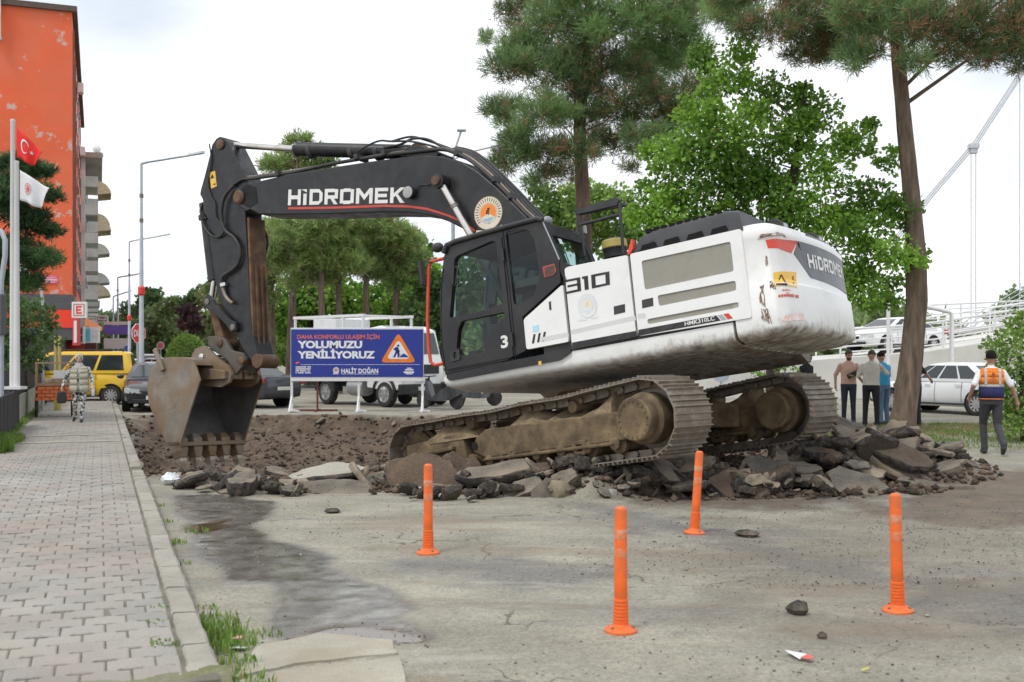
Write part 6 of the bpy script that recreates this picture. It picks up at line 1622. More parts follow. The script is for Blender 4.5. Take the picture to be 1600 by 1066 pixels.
# trimmed dome hedge
k_ = at(292, 556, 72); root = empty('trimmed_bush', (k_.x, k_.y, 0), 0, 'clipped dome shaped bush behind the bucket', 'bush')
d = NR.normal(size=(5200, 3)); d /= np.linalg.norm(d, axis=1, keepdims=True); d[:, 2] = np.abs(d[:, 2]); P_ = d * np.array([1.15, 1.15, 1.45]) * (1 + NR.normal(size=(5200, 1)) * .02) + np.array([0, 0, 1.45]); P_[:, 2] = np.maximum(P_[:, 2], 0.1)
P2 = P_.copy(); P2[:2500, 2] = NR.rand(2500) * 1.6; P2[:2500, :2] = d[:2500, :2] / np.linalg.norm(d[:2500, :2], axis=1, keepdims=True) * 1.12
V, F, t = blades(P2, d + NR.normal(size=d.shape) * .4, np.full(5200, .16), np.full(5200, .12), np.clip(NR.normal(.6, .25, 5200), 0, 1)); obj('foliage', np_mesh('bush_foliage', V, F, LEAF_M, t), root)
k = MB(); k.tube([(0, 0, 0), (0, 0, 1.2)], [.12, .06], 8); k.build('stem', BARK_D, root)
# ---- left: cedar and shrub behind the fence
cl = pixclumps([(8, 300, 34), (45, 268, 26), (66, 272, 14), (62, 300, 28), (88, 310, 13), (40, 340, 34), (20, 385, 38), (62, 362, 26), (85, 364, 12), (8, 440, 40), (45, 405, 34), (75, 400, 14), (28, 250, 18), (5, 255, 20), (-40, 300, 50), (-40, 400, 60), (50, 440, 20)], 25, .8, .42, random.Random(14), .45, .3)
tree('cedar_tree', 'dark cedar with layered branches behind the flagpoles', [(-30, 620), (-30, 500), (-28, 380), (-25, 240)], 25, [.25, .22, .16, .05], cl, 'pine', CEDAR, BARK_D, None, 12, 15, dens=1700, nl=.17, nw=.02, needles=9, brown=0.0)
cl = pixclumps([(18, 500, 38), (58, 503, 32), (40, 545, 34), (78, 528, 15), (5, 555, 36), (30, 478, 22), (70, 495, 16), (85, 510, 8), (60, 565, 18)], 27, .6, .9, random.Random(16), .45, .3)
tree('evergreen_shrub', 'leafy green shrub under the cedar behind the dark fence', [(35, 640), (36, 590), (38, 540)], 27, [.12, .1, .05], cl, 'leaf', LEAF_D, BARK_D, None, 6, 17, dens=1300, ls=.13)
# ---- right: bush, small far tree, sapling by the dark trunk
cl = pixclumps([(1570, 545, 26), (1600, 560, 42), (1590, 620, 42), (1574, 640, 22), (1605, 520, 30), (1556, 530, 14), (1585, 510, 16), (1620, 640, 40), (1562, 595, 14), (1590, 660, 22)], 20.6, .5, 1.0, random.Random(18), .5, .3)
tree('roadside_bush', 'tall green bush at the right edge behind the walking worker', [(1600, 690), (1598, 640), (1595, 580)], 20.6, [.06, .05, .03], cl, 'leaf', LEAF_M, BARK_D, None, 6, 19, dens=1700, ls=.10)
cl = pixclumps([(1582, 472, 18), (1562, 487, 12), (1600, 480, 18), (1545, 495, 7)], 66, 1, .9, random.Random(22), .5)
tree('broadleaf_tree', 'far tree above the bush at the right edge', [(1585, 590), (1584, 520), (1582, 480)], 66, [.2, .15, .06], cl, 'leaf', LEAF_F, BARK_D, None, 3, 23, dens=400, ls=.35)
cl = pixclumps([(1178, 572, 10), (1188, 588, 8), (1232, 562, 12), (1222, 582, 9), (1240, 580, 7), (1196, 566, 9)], 21.5, .3, 1.0, random.Random(24), .5)
tree('sapling', 'leafy sapling in the gap under the counterweight', [(1200, 680), (1201, 620), (1205, 575)], 21.5, [.03, .025, .012], cl, 'leaf', LEAF_B, BARK_D, None, 6, 25, dens=1500, ls=.09)
# ---- far-off wood that closes the view
cl = []
rg = random.Random(77)
for i in range(120):
    x = -120 + 330 * rg.random(); cl.append(((x, 185 + rg.uniform(-10, 10), rg.uniform(1, 6.5)), (4.5, 4, 3.6), .5 + rg.uniform(-.25, .25)))
P_, O, T = clump_points(cl, 60); n = len(P_)
V, F, t = blades(P_, O + NR.normal(size=O.shape) * .6, np.full(n, 1.3), np.full(n, 1.0), np.clip(T + NR.normal(size=n) * .2, 0, 1))
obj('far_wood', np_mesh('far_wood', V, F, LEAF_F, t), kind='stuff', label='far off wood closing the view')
# ---- grass verge on the right
vp = [(3.9, 25.6), (13.0, 26.3), (14, 22.5), (11.2, 19.6), (9.0, 18.7), (7.4, 18.9), (6.0, 20.5)]
V, F, T = [], [], []
xs = NR.uniform(3.8, 14, 60000); ys = NR.uniform(18, 27, 60000); keep = inpoly(xs, ys, vp); xs, ys = xs[keep], ys[keep]
keep = NR.rand(len(xs)) < .25 + .75 * sstep(.40, .58, fbm(xs * .9, ys * .9, 91, 3)); xs, ys = xs[keep], ys[keep]; n = len(xs)
zs = height(xs, ys)
C = np.stack([xs, ys, zs], 1); D = np.stack([NR.normal(size=n) * .5, NR.normal(size=n) * .5, np.ones(n)], 1); D /= np.linalg.norm(D, axis=1, keepdims=True)
dry = fbm(xs * .7, ys * .7, 95, 3)
V, F, t = blades(C, D, NR.uniform(.03, .10, n), np.full(n, .014), np.where(NR.rand(n) < sstep(.45, .65, dry) * .7, 1.2 + .7 * NR.rand(n), np.clip(NR.normal(.6, .25, n), 0, 1)))
GRASS = leafmat('grass_blades', (.07, .12, .025), (.22, .33, .07), (.27, .21, .10), transl=.4)
obj('grass_verge', np_mesh('grass_verge', V, F, GRASS, t), kind='stuff', label='patchy grass verge at the right')
# ================================================================== BUILDINGS, FENCE, POLES, SIGNS ON THE LEFT
def sp_(s, t, z): return tuple(street(s, t, z))
FAC = -2.15                                   # facade line, metres to the left of the kerb line
SB = 73.6                                     # near corner of the orange building, metres along the street
OR = pbr('orange_render', (.74, .135, .055), .9, var=.06, scale=.5, bump=.1, bscale=20, dirt=(.66, .18, .10), damt=.6, dscale=.35, dth=.5, world=True)
def orange_wall():
    t = OR.node_tree; N = t.nodes; L = t.links; b = N['Principled BSDF']; src = b.inputs['Base Color'].links[0].from_socket
    pos = N.new('ShaderNodeNewGeometry').outputs['Position']
    n = N.new('ShaderNodeTexNoise'); n.inputs['Scale'].default_value = .55; n.inputs['Detail'].default_value = 9; n.inputs['Roughness'].default_value = .72; L.new(pos, n.inputs['Vector'])
    r = N.new('ShaderNodeValToRGB'); r.color_ramp.elements[0].position = .585; r.color_ramp.elements[0].color = (0, 0, 0, 1); r.color_ramp.elements[1].position = .61; r.color_ramp.elements[1].color = (.85, .85, .85, 1); L.new(n.outputs['Fac'], r.inputs[0])
    x = N.new('ShaderNodeMix'); x.data_type = 'RGBA'; L.new(r.outputs[0], x.inputs[0]); L.new(src, x.inputs[6]); x.inputs[7].default_value = (.52, .45, .40, 1); L.new(x.outputs[2], b.inputs['Base Color'])
orange_wall()
GREYF = pbr('grey_facade', (.60, .59, .57), .9, var=.12, scale=.6, dirt=(.28, .27, .25), damt=.6, dscale=.5, world=True)
DKG = pbr('dark_grey_cladding', (.085, .085, .095), .6, var=.1, world=True)
WINM = pbr('window_dark', (.03, .035, .04), .12, var=.3, scale=2)
WFR = pbr('white_frame', (.70, .70, .68), .5, var=.05)
def sbox(mb, s0, s1, t0, t1, z0, z1, m=0):
    v = [sp_(s, t, z) for s in (s0, s1) for t in (t0, t1) for z in (z0, z1)]
    mb.add(v, [(0, 1, 3, 2), (4, 6, 7, 5), (0, 4, 5, 1), (2, 3, 7, 6), (0, 2, 6, 4), (1, 5, 7, 3)], m)
bl = empty('apartment_building', street(SB, FAC), 0, 'orange apartment building with peeling gable wall at the left edge', 'building')
def bpart(nm, mat, boxes, par=bl, bevel=None):
    k = MB()
    for b in boxes: sbox(k, *b)
    o = k.build(nm, mat, par, bevel=bevel)
    if par is bl: o.matrix_parent_inverse = Matrix.Translation(-street(SB, FAC))
    return o
ZT = 23.3
w = bpart('gable_wall', OR, [(SB, SB + 37, FAC - 13, FAC, 5.4, ZT)])
bpart('shop_base', DKG, [(SB + .6, SB + 37, FAC - 13, FAC - .5, 0, 5.4)])
bpart('roof_edge', pbr('roof_brown', (.10, .07, .06), .8), [(SB - .25, SB + 37, FAC - 13.2, FAC + .3, ZT, ZT + .35)])
bpart('fascia', DKG, [(SB - .12, SB + 20, FAC - 13, FAC + .12, 4.55, 5.5)])
bpart('fascia', pbr('red_sign', (.86, .05, .02), .45, var=.04), [(SB - .16, SB + 20, FAC - 13, FAC + .16, 3.4, 4.53)])
bpart('fascia', DKG, [(SB - .12, SB + 20, FAC - 13, FAC + .12, 2.65, 3.38)])
bpart('flue_pipe', pbr('flue_steel', (.55, .53, .50), .4, metal=.6, dirt=(.3, .2, .13), damt=.5, dscale=1), [(SB - .5, SB - .25, FAC - 4.28, FAC - 4.03, 21.1, 23.9)])
bpart('flue_cap', pbr('flue_grey', (.4, .38, .36), .5), [(SB - .55, SB - .2, FAC - 4.34, FAC - 3.98, 21.0, 21.15)])
bpart('small_window', WINM, [(SB - .05, SB, FAC - 4.9, FAC - 4.55, 20.2, 21.2)]); bpart('small_window', WINM, [(SB - .05, SB, FAC - 4.9, FAC - 4.62, 16.8, 17.8)])
for i, t in enumerate((.12, .3, .5)):
    bpart('drain_pipe', pbr('pipe_rust', (.30, .10, .06), .7), [(SB + .4 + i * 2.5, SB + .52 + i * 2.5, FAC + .03, FAC + .15, 5.6, ZT - (1 + i))])
for i in range(7):
    for j in range(6):
        bpart('window', WINM, [(SB + 4 + j * 5.4, SB + 5.8 + j * 5.4, FAC + .01, FAC + .06, 6.6 + i * 2.4, 8.0 + i * 2.4)])
for j, (s0, zc) in enumerate(((SB + 14, 21.5), (SB + 24, 18.5))):
    bpart('air_conditioner', WFR, [(s0, s0 + .9, FAC + .1, FAC + .5, zc, zc + .7)])
# pink plate with lettering on the gable
k = MB(); 
def gab(px, py, off):      # point of the gable plane seen at a pixel
    r = Vector(((px - CX) / F0, 1, -(py - CY) / F0)); o = Vector((0, 0, EYE)); p0 = street(SB - off, FAC); kk = (p0 - o).dot(U2) / r.dot(U2); return o + r * kk
pl = [gab(*q, .05) for q in ((67, 443), (90, 443), (91, 436), (88, 431), (70, 430.5), (66.5, 435))]
k.add(pl, [tuple(range(6))]); plate = k.build('name_plate', pbr('pink_plate', (.80, .12, .28), .5), bl, fix=False); plate.matrix_parent_inverse = Matrix.Translation(-street(SB, FAC))
k = MB()
for a, b, c, d in ((72, 434.5, 86, 433), (69, 438.5, 89, 436), (72, 441.8, 86, 439.8)): lettering(k, '~11' if a == 69 else '~8', [gab(a, b, .07), gab(c, b, .07), gab(c, d, .07), gab(a, d, .07)], .03)
o = k.build('plate_lettering', WFR, bl, fix=False); o.matrix_parent_inverse = Matrix.Translation(-street(SB, FAC))
# hanging pharmacy sign with the red E
def hung(nm, px0, py0, px1, py1, Y, frame, letter, label, lm, cat='sign', thick=.22):
    a, b = at(px0, py1, Y), at(px1, py0, Y); c = (a + b) / 2
    root = empty(nm, (c.x, c.y, a.z), 0, label, cat, None); k = MB(); w_, h_ = (b.x - a.x), (b.z - a.z)
    k.box((0, 0, h_ / 2), (w_, thick, h_)); k.build('panel', frame, root, bevel=.02)
    return root, w_, h_
root, w_, h_ = hung('pharmacy_sign', 113, 472, 136, 497, 66, WFR, 'E', 'white square hanging sign with a red letter E', None)
k = MB(); k.prism([(-w_ * .38, h_ * .12), (w_ * .38, h_ * .12), (w_ * .38, h_ * .88), (-w_ * .38, h_ * .88)], -.125, -.118, 'y', holes=[[(-w_ * .32, h_ * .18), (w_ * .32, h_ * .18), (w_ * .32, h_ * .82), (-w_ * .32, h_ * .82)]])
RED = pbr('sign_red', (.72, .04, .03), .5, var=.06)
k.build('border', pbr('dull_red', (.42, .16, .13), .6), root)
k = MB(); strokes([(0, 0, .28, 1), (.28, 0, 1, .22), (.28, .39, .85, .61), (.28, .78, 1, 1)], [Vector((-w_ * .2, -.122, h_ * .25)), Vector((w_ * .2, -.122, h_ * .25)), Vector((w_ * .2, -.122, h_ * .75)), Vector((-w_ * .2, -.122, h_ * .75))], k); k.build('letter', RED, root, fix=False)
k = MB(); k.beam((-w_ * .5, 0, h_ * .9), (-w_ * .5 - 1.2, .3, h_ * .9), .05, .05); k.build('bracket', DKG, root)
root, w_, h_ = hung('shop_sign', 151, 493, 169, 504, 78, WFR, '', 'white shop sign with dark lettering under the grey facade', None, thick=.1)
k = MB(); lettering(k, '~9', [Vector((-w_ * .42, -.055, h_ * .5)), Vector((w_ * .42, -.055, h_ * .5)), Vector((w_ * .42, -.055, h_ * .88)), Vector((-w_ * .42, -.055, h_ * .88))]); lettering(k, '~12', [Vector((-w_ * .42, -.055, h_ * .12)), Vector((w_ * .42, -.055, h_ * .12)), Vector((w_ * .42, -.055, h_ * .4)), Vector((-w_ * .42, -.055, h_ * .4))]); k.build('lettering', DKG, root, fix=False)
k = MB(); k.beam((-w_ * .5, 0, h_ * .5), (-w_ * .5 - 1.0, .2, h_ * .5), .05, .05); k.build('bracket', DKG, root)
# shop fronts below: banner, awning, canopy box
def simplebox(nm, px0, py0, px1, py1, Y, d, mat, label, cat, parts=()):
    a, b = at(px0, py1, Y), at(px1, py0, Y); root = empty(nm, ((a.x + b.x) / 2, Y, a.z), 0, label, cat); w_, h_ = b.x - a.x, b.z - a.z
    k = MB(); k.box((0, d / 2, h_ / 2), (w_, d, h_)); k.build('panel', mat, root, bevel=.02)
    for nm2, u0, v0, u1, v1, m2 in parts:
        k = MB(); k.box(((u0 + u1 - 1) / 2 * w_, -.02, (v0 + v1) / 2 * h_), ((u1 - u0) * w_, .04, (v1 - v0) * h_)); k.build(nm2, m2, root)
    return root
simplebox('shop_banner', 132, 511, 155, 536, 70, .15, WFR, 'white banner with a pale blue figure over the shop', 'banner', (('print', .1, .1, .4, .9, pbr('cyan_print', (.12, .52, .68), .5)), ('print', .55, .3, .9, .8, pbr('grey_print', (.6, .62, .64), .5))))
simplebox('lit_sign_box', 113, 497, 122, 540, 68, .4, pbr('sign_red2', (.62, .05, .06), .4), 'narrow red shop sign on the corner of the orange building', 'sign', (('print', .3, .1, .8, .9, WFR),))
simplebox('air_conditioner', 122, 510, 130, 537, 69, .4, pbr('ac_grey', (.5, .5, .5), .5), 'grey air conditioner between the red sign and the banner', 'air conditioner', (('grille', .15, .1, .85, .45, DKG), ('grille', .15, .55, .85, .9, DKG)))
k = MB(); c = [at(133, 498, 71), at(157, 512, 76), at(157, 518, 75), at(133, 510, 70)]; k.add(c + [p + Vector((0, .3, .05)) for p in c], [(0, 1, 2, 3), (7, 6, 5, 4), (0, 4, 5, 1), (1, 5, 6, 2), (2, 6, 7, 3), (3, 7, 4, 0)]); k.build('shop_awning', pbr('awning_orange', (.72, .20, .05), .7, var=.15), label='small orange striped awning beside the banner', cat='awning')
simplebox('street_shop', 60, 533, 150, 612, 74, .3, pbr('shopfront', (.16, .06, .055), .5, var=.4, scale=.6), 'dark red shop front at street level under the orange building', 'shop', (('window', .05, .1, .3, .75, WINM), ('window', .36, .1, .62, .75, WINM), ('window', .68, .1, .95, .75, WINM), ('fascia', .3, .78, .8, .98, pbr('fascia_red', (.5, .06, .05), .5))))
# ---- the grey block behind with balconies, awnings and dishes
GS = SB + 37.5
gb = empty('apartment_building', street(GS, FAC), 0, 'grey apartment block with balconies and striped awnings beyond the orange one', 'building')
def gpart(nm, mat, boxes, lab=None):
    k = MB()
    for b in boxes: sbox(k, *b)
    o = k.build(nm, mat, gb); o.matrix_parent_inverse = Matrix.Translation(-street(GS, FAC)); return o
gpart('wall', GREYF, [(GS, GS + 120, FAC - 12, FAC + .35, 3.6, 20.6)]); gpart('shop_base', DKG, [(GS, GS + 120, FAC - 12, FAC, 0, 3.6)])
gpart('roof_overhang', pbr('eave_grey', (.33, .31, .28), .8), [(GS - .3, GS + 26, FAC - 12, FAC + 1.9, 20.6, 21.1)])
for i in range(6):
    for j in range(4):
        s0 = GS + 2 + j * 16
        z = 4.4 + i * 2.75
        gpart('balcony', pbr('balcony_white', (.58, .57, .54), .8, var=.1, dirt=(.35, .33, .3), damt=.5, dscale=1), [(s0, s0 + 6, FAC + .3, FAC + 1.5, z, z + 1.0)])
        gpart('window', WINM, [(s0 + 8, s0 + 10, FAC + .33, FAC + .42, z + .3, z + 1.9)])
        gpart('window', WINM, [(s0 + 1, s0 + 4.5, FAC + .33, FAC + .42, z + 1.0, z + 2.2)])
AWN = pbr('awning_cloth', (.60, .53, .36), .85, var=.2, scale=6, world=True); AWN2 = pbr('awning_white', (.62, .60, .54), .85, var=.1)
for i, (s0, z, mt) in enumerate(((GS + 2, 17.4, AWN), (GS + 18, 16.2, AWN), (GS + 3, 13.9, AWN), (GS + 19, 13.0, AWN2), (GS + 20, 9.8, GREYF), (GS + 10, 7.8, AWN))):
    k = MB(); rg2 = []
    for e in range(6):
        a = R(8 + 80 * e / 5); rg2.append([sp_(s0 + q * 5 / 8, FAC + 1.45 + (1.25 + (.06 if q % 2 else 0)) * math.cos(a), z + 1.3 * math.sin(a)) for q in range(9)])
    for e in range(5):
        for q in range(8): k.add([rg2[e][q], rg2[e][q + 1], rg2[e + 1][q + 1], rg2[e + 1][q]], [(0, 1, 2, 3)])
    for q in (0, 8):
        c_ = sp_(s0 + q * 5 / 8, FAC + 1.45, z)
        for e in range(5): k.add([c_, rg2[e][q], rg2[e + 1][q]], [(0, 1, 2)])
    o = k.build('balcony_awning', mt, gb, fix=False); o.matrix_parent_inverse = Matrix.Translation(-street(GS, FAC))
for i, (px, py) in enumerate(((151, 233), (155, 243))):
    p = at(px, py, 108); d = empty('satellite_dish', p, 0, ('upper pale satellite dish on the grey roof edge', 'lower grey satellite dish on the grey roof edge')[i], 'satellite dish', 'satellite dishes on the roof edge')
    k = MB(); k.lathe([(.05, .16), (.3, .10), (.42, 0), (.41, -.02), (.3, .07), (.05, .13)], (0, 0, 0), (.3, -1, .35), 18); k.build('dish', pbr('dish_%d' % i, ((.62, .62, .62), (.33, .36, .42))[i], .5), d, smooth=50)
    k = MB(); k.tube([(0, .1, -.1), (0, .15, -1.6)], .04, 6); k.tube([(0, 0, -.2), (.1, -.5, 0)], .02, 6); k.build('bracket', STEEL, d)
# ---- fence of dark sheet panels on a low wall
FEN = pbr('fence_paint', (.035, .036, .042), .55, var=.2, scale=3, dirt=(.10, .095, .085), damt=.4, dscale=2)
WALLC = pbr('low_wall', (.33, .315, .27), .92, var=.2, scale=2, bump=.4, bscale=30, dirt=(.10, .13, .05), damt=.8, dscale=1.6, dth=.5, world=True, grain=.2, gscale=60)
fs0, fs1 = 27.4, 47.0
wallo = MB(); sbox(wallo, fs0, fs1, -WID - .32, -WID - .08, 0, .75)
wo_ = empty('low_wall', street(fs0, -WID - .2), 0, 'low mossy concrete wall under the dark fence', 'wall'); o = wallo.build('masonry', WALLC, wo_, bevel=.02, kind=None); o.matrix_parent_inverse = Matrix.Translation(-street(fs0, -WID - .2))
def fence(s0, s1, t, z0, z1, label, step=.155):
    root = empty('metal_fence', street(s0, t), 0, label, 'fence', 'dark sheet fences'); inv = Matrix.Translation(-street(s0, t))
    s = s0; i = 0; 
    while s < s1 - .02:
        k = MB(); sbox(k, s + .004, min(s + step - .004, s1), t - .012 - (.015 if i % 2 else 0), t + .012 - (.015 if i % 2 else 0), z0, z1); o = k.build('fence_slat', FEN, root); o.matrix_parent_inverse = inv; s += step; i += 1
    for z in (z0 + .12, z1 - .1):
        k = MB(); sbox(k, s0, s1, t - .06, t - .02, z - .025, z + .025); o = k.build('rail', FEN, root); o.matrix_parent_inverse = inv
    s = s0
    while s <= s1 + .01:
        k = MB(); sbox(k, s - .035, s + .035, t - .09, t - .02, 0, z1 + .04); o = k.build('post', FEN, root); o.matrix_parent_inverse = inv; s += (s1 - s0) / max(1, round((s1 - s0) / 2.2))
fence(fs0, fs1, -WID - .14, .75, 1.46, 'dark sheet metal fence running away behind the woman')
fence(18.4, 25.6, -WID - .02, .14, .92, 'lower dark gate panel of sheet metal at the near end of the pavement')
k = MB(); rt = empty('metal_fence', street(27.6, -WID - .4), 0, 'short dark fence panel turning away behind the flagpoles', 'fence', 'dark sheet fences')
for i in range(22):
    k = MB(); t_ = -WID - .3 - i * .155; sbox(k, 27.6 + (.015 if i % 2 else 0), 27.63 + (.015 if i % 2 else 0), t_ - .15, t_, .1, 1.3); o = k.build('fence_slat', FEN, rt); o.matrix_parent_inverse = Matrix.Translation(-street(27.6, -WID - .4))
weeds('fence_weeds', [(*tuple(street(18.6 + i * .28, -WID + .10 + rnd.uniform(-.05, .1)))[:2], .12, .16, 200, 1.2 if i < 6 else .5) for i in range(14)] + [(*tuple(street(23 + i * .8, -WID + .02))[:2], .12, .1, 60, .7) for i in range(12)], 'green weeds along the foot of the fence')
# ---- flagpoles and flags
POLE = pbr('pole_white', (.66, .66, .65), .4, var=.06, dirt=(.4, .4, .38), damt=.3)
GALV = pbr('galvanised', (.42, .45, .49), .45, metal=.4, var=.1, dirt=(.3, .31, .32), damt=.3, dscale=3)
def flag(px, py0, py1, Y, quad, cloth, label, emblem):
    b = at(px, 556, Y); root = empty('flagpole', (b.x, Y, 0), 0, label, 'flagpole', 'flagpoles by the fence')
    zt = at(px, py0, Y).z; zb = at(px, py1, Y).z
    k = MB(); k.lathe([(.065, zb), (.06, zb + 1), (.045, zt - .05), (.05, zt - .04), (.05, zt), (.02, zt + .01)], (0, 0, 0), n=14); k.build('pole', POLE, root, smooth=40)
    k = MB(); k.box((0, 0, zb), (.3, .3, .06)); k.build('foot_plate', POLE, root)
    q = [at(*p, Y) - b + Vector((0, 0, b.z)) for p in quad]; g = quadmap(q); nx_, nz_ = 18, 10; V_, F_ = [], []
    def wave(u, v): p = g(u, v); return p + Vector((0, .10 * math.sin(u * 9 + v * 2.5) * u, .03 * math.sin(u * 7) * u))
    for j in range(nz_ + 1):
        for i in range(nx_ + 1): V_.append(wave(i / nx_, j / nz_))
    for j in range(nz_):
        for i in range(nx_): F_.append((j * (nx_ + 1) + i, j * (nx_ + 1) + i + 1, (j + 1) * (nx_ + 1) + i + 1, (j + 1) * (nx_ + 1) + i))
    k = MB(); k.add(V_, F_); fo = k.build('flag', cloth, root, smooth=70, fix=False)
    fo.modifiers.new('cloth', 'SOLIDIFY').thickness = .006
    k = MB(); emblem(k, lambda u, v, l=0: wave(u, v) + Vector((0, -.012 - .004 * l, 0)))
    return root, k, fo
def crescent(mb, f):
    n = 26; o_, i_ = [], []
    for e in range(n + 1):
        a = R(35 + 290 * e / n); o_.append((.36 + .17 * math.cos(a), .55 + .27 * math.sin(a))); i_.append((.385 + .135 * math.cos(R(28 + 304 * e / n)), .55 + .215 * math.sin(R(28 + 304 * e / n))))
    for e in range(n): mb.add([f(*o_[e]), f(*o_[e + 1]), f(*i_[e + 1]), f(*i_[e])], [(0, 1, 2, 3)])
    st = []
    for e in range(10): rr2 = .105 if e % 2 == 0 else .042; a = R(180 + 36 * e); st.append(f(.62 + rr2 * .62 * math.cos(a), .55 + rr2 * math.sin(a)))
    mb.add(st, [tuple(range(10))])
FRED = pbr('flag_red', (.76, .035, .03), .8, var=.08); FWH = pbr('flag_white', (.72, .72, .74), .8, var=.04)
r_, k, fo = flag(20, 187, 606, 22.6, [(26.5, 246), (53, 259), (70, 240), (26, 199)], FRED, 'tall white flagpole flying the red flag with crescent and star', crescent); k.build('crescent_and_star', FWH, fo, fix=False)
def badge(mb, f):
    for r0, r1, m_ in ((.20, .22, 0), (.0, .06, 0)):
        for e in range(20):
            a, b = R(18 * e), R(18 * (e + 1)); c = (.33, .5); mb.add([f(c[0] + r0 * .62 * math.cos(a), c[1] + r0 * math.sin(a)), f(c[0] + r1 * .62 * math.cos(a), c[1] + r1 * math.sin(a)), f(c[0] + r1 * .62 * math.cos(b), c[1] + r1 * math.sin(b)), f(c[0] + r0 * .62 * math.cos(b), c[1] + r0 * math.sin(b))], [(0, 1, 2, 3)])
    for e in range(8):
        a = R(45 * e + 10); c = (.33, .5); d1 = Vector((math.cos(a) * .62, math.sin(a))); d2 = Vector((-math.sin(a) * .62, math.cos(a))) * .018
        mb.add([f(c[0] + d1.x * .05 + d2.x, c[1] + d1.y * .05 + d2.y), f(c[0] + d1.x * .17 + d2.x, c[1] + d1.y * .17 + d2.y), f(c[0] + d1.x * .17 - d2.x, c[1] + d1.y * .17 - d2.y), f(c[0] + d1.x * .05 - d2.x, c[1] + d1.y * .05 - d2.y)], [(0, 1, 2, 3)])
r_, k, fo = flag(26, 252, 606, 22.2, [(31, 313), (64, 325), (80, 296), (31, 266)], FWH, 'shorter white flagpole flying the white flag with a round red emblem', badge); k.build('emblem', pbr('flag_emblem', (.6, .12, .12), .8), fo, fix=False)
# ---- street lamps
def street_lamp(px, pytop, Y, tip, label, arm_r=.045, pole_r=.085, bands=True):
    b = at(px, 556, Y); root = empty('street_lamp', (b.x, Y, 0), 0, label, 'street lamp', 'street lamps along the road'); zt = at(px, pytop, Y).z; e = at(*tip, Y) - Vector((b.x, Y, 0))
    k = MB(); k.lathe([(.16, 0), (.16, .03), (pole_r * 1.25, .04), (pole_r * 1.2, 1.2), (pole_r, 1.25), (pole_r * .7, zt * .7), (pole_r * .62, zt * .7 + .02), (pole_r * .5, zt)], (0, 0, 0), n=12); k.build('pole', GALV, root, smooth=40)
    k = MB(); k.tube([(0, 0, zt - .1), (0, 0, zt), (e.x * .12, e.y * .12, zt + (e.z - zt) * .2), (e.x * .8, e.y * .8, zt + (e.z - zt) * .85)], arm_r, 8); k.build('arm', GALV, root, smooth=40)
    d = Vector((e.x, e.y, e.z - zt)).normalized(); c = Vector((e.x * .9, e.y * .9, zt + (e.z - zt) * .92)); k = MB(); L_ = abs(e.x) * .11 + .05
    k.loft([[c + d * L_ * a + Vector((0, .10 * w2, .05 * h2 + .02)) for w2, h2 in ((-s2, -.6), (s2, -.6), (s2 * .8, .8), (-s2 * .8, .8))] for a, s2 in ((-1, .5), (-.5, 1.0), (.6, 1.1), (1, .6))]); k.build('lamp_head', GALV, root, smooth=50)
    if bands:
        for z in (zt - 1.1, zt - 1.9): k2 = MB(); k2.lathe([(pole_r * .72, z), (pole_r * .78, z + .01), (pole_r * .78, z + .12), (pole_r * .72, z + .13)], (0, 0, 0), n=12); k2.build('clamp', STEEL, root)
        k2 = MB(); k2.lathe([(pole_r * 1.0, 3.6), (pole_r * 1.35, 3.65), (pole_r * 1.35, 3.85), (pole_r, 3.9)], (0, 0, 0), n=10); k2.build('red_band', RED, root)
street_lamp(221, 256, 35, (316, 240), 'nearest street lamp, its grey pole standing behind the bucket')
street_lamp(202, 378, 60, (264, 367), 'second street lamp along the pavement')
street_lamp(184, 434, 88, (221, 428), 'third street lamp along the pavement', .06, .11)
street_lamp(177, 464, 118, (205, 455), 'farthest street lamp at the end of the street', .07, .13, False)
b = at(708, 556, 38); root = empty('street_lamp', (b.x, 38, 0), 0, 'double armed street lamp showing above the boom', 'street lamp', 'street lamps along the road')
zt = at(708, 245, 38).z; k = MB(); k.lathe([(.15, 0), (.1, .05), (.09, 2), (.055, zt)], (0, 0, 0), n=12); k.build('pole', GALV, root, smooth=40)
for tip, nm in (((721, 204), 'arm'), ((788, 225), 'arm')):
    e = at(*tip, 38) - Vector((b.x, 38, 0)); k = MB(); k.tube([(0, 0, zt - .1), (e.x * .3, e.y, zt + (e.z - zt) * .35), (e.x, e.y, e.z)], .035, 8); k.build('arm', GALV, root, smooth=40)
    k = MB(); k.box((e.x + (.05 if e.x > .6 else 0), 0, e.z), (.32, .22, .07)); k.build('lamp_head', GALV, root, bevel=.02)
# small lamp and grey post at the left edge
b = at(67, 556, 30); root = empty('garden_lamp', (b.x, 30, 0), 0, 'small hooked lamp in front of the shrub', 'lamp'); k = MB(); q = [at(*p, 30) - Vector((b.x, 30, 0)) for p in ((67, 560), (67, 470), (64, 455), (48, 432), (36, 418))]; q[0].z = 0; k.tube(q, .045, 8); k.build('pole', GALV, root, smooth=50)
k = MB(); e = q[-1]; k.box((e.x - .08, 0, e.z + .02), (.45, .2, .13), Matrix.Rotation(.75, 3, 'Y')); k.build('lamp_head', POLE, root, bevel=.03)
b = at(2, 556, 20); root = empty('signal_post', (b.x, 20, 0), 0, 'grey hooked post with a dark box at the left edge', 'post'); k = MB(); q = [at(*p, 20) - Vector((b.x, 20, 0)) for p in ((2, 640), (2, 440), (8, 400), (8, 375), (2, 362), (-8, 358))]; q[0].z = 0; k.tube(q, .05, 8); k.build('pole', GALV, root, smooth=50)
k = MB(); c = at(2, 492, 20) - Vector((b.x, 20, 0)); k.box((c.x, -.05, c.z), (.16, .2, .76)); k.build('signal_box', DKG, root, bevel=.02)
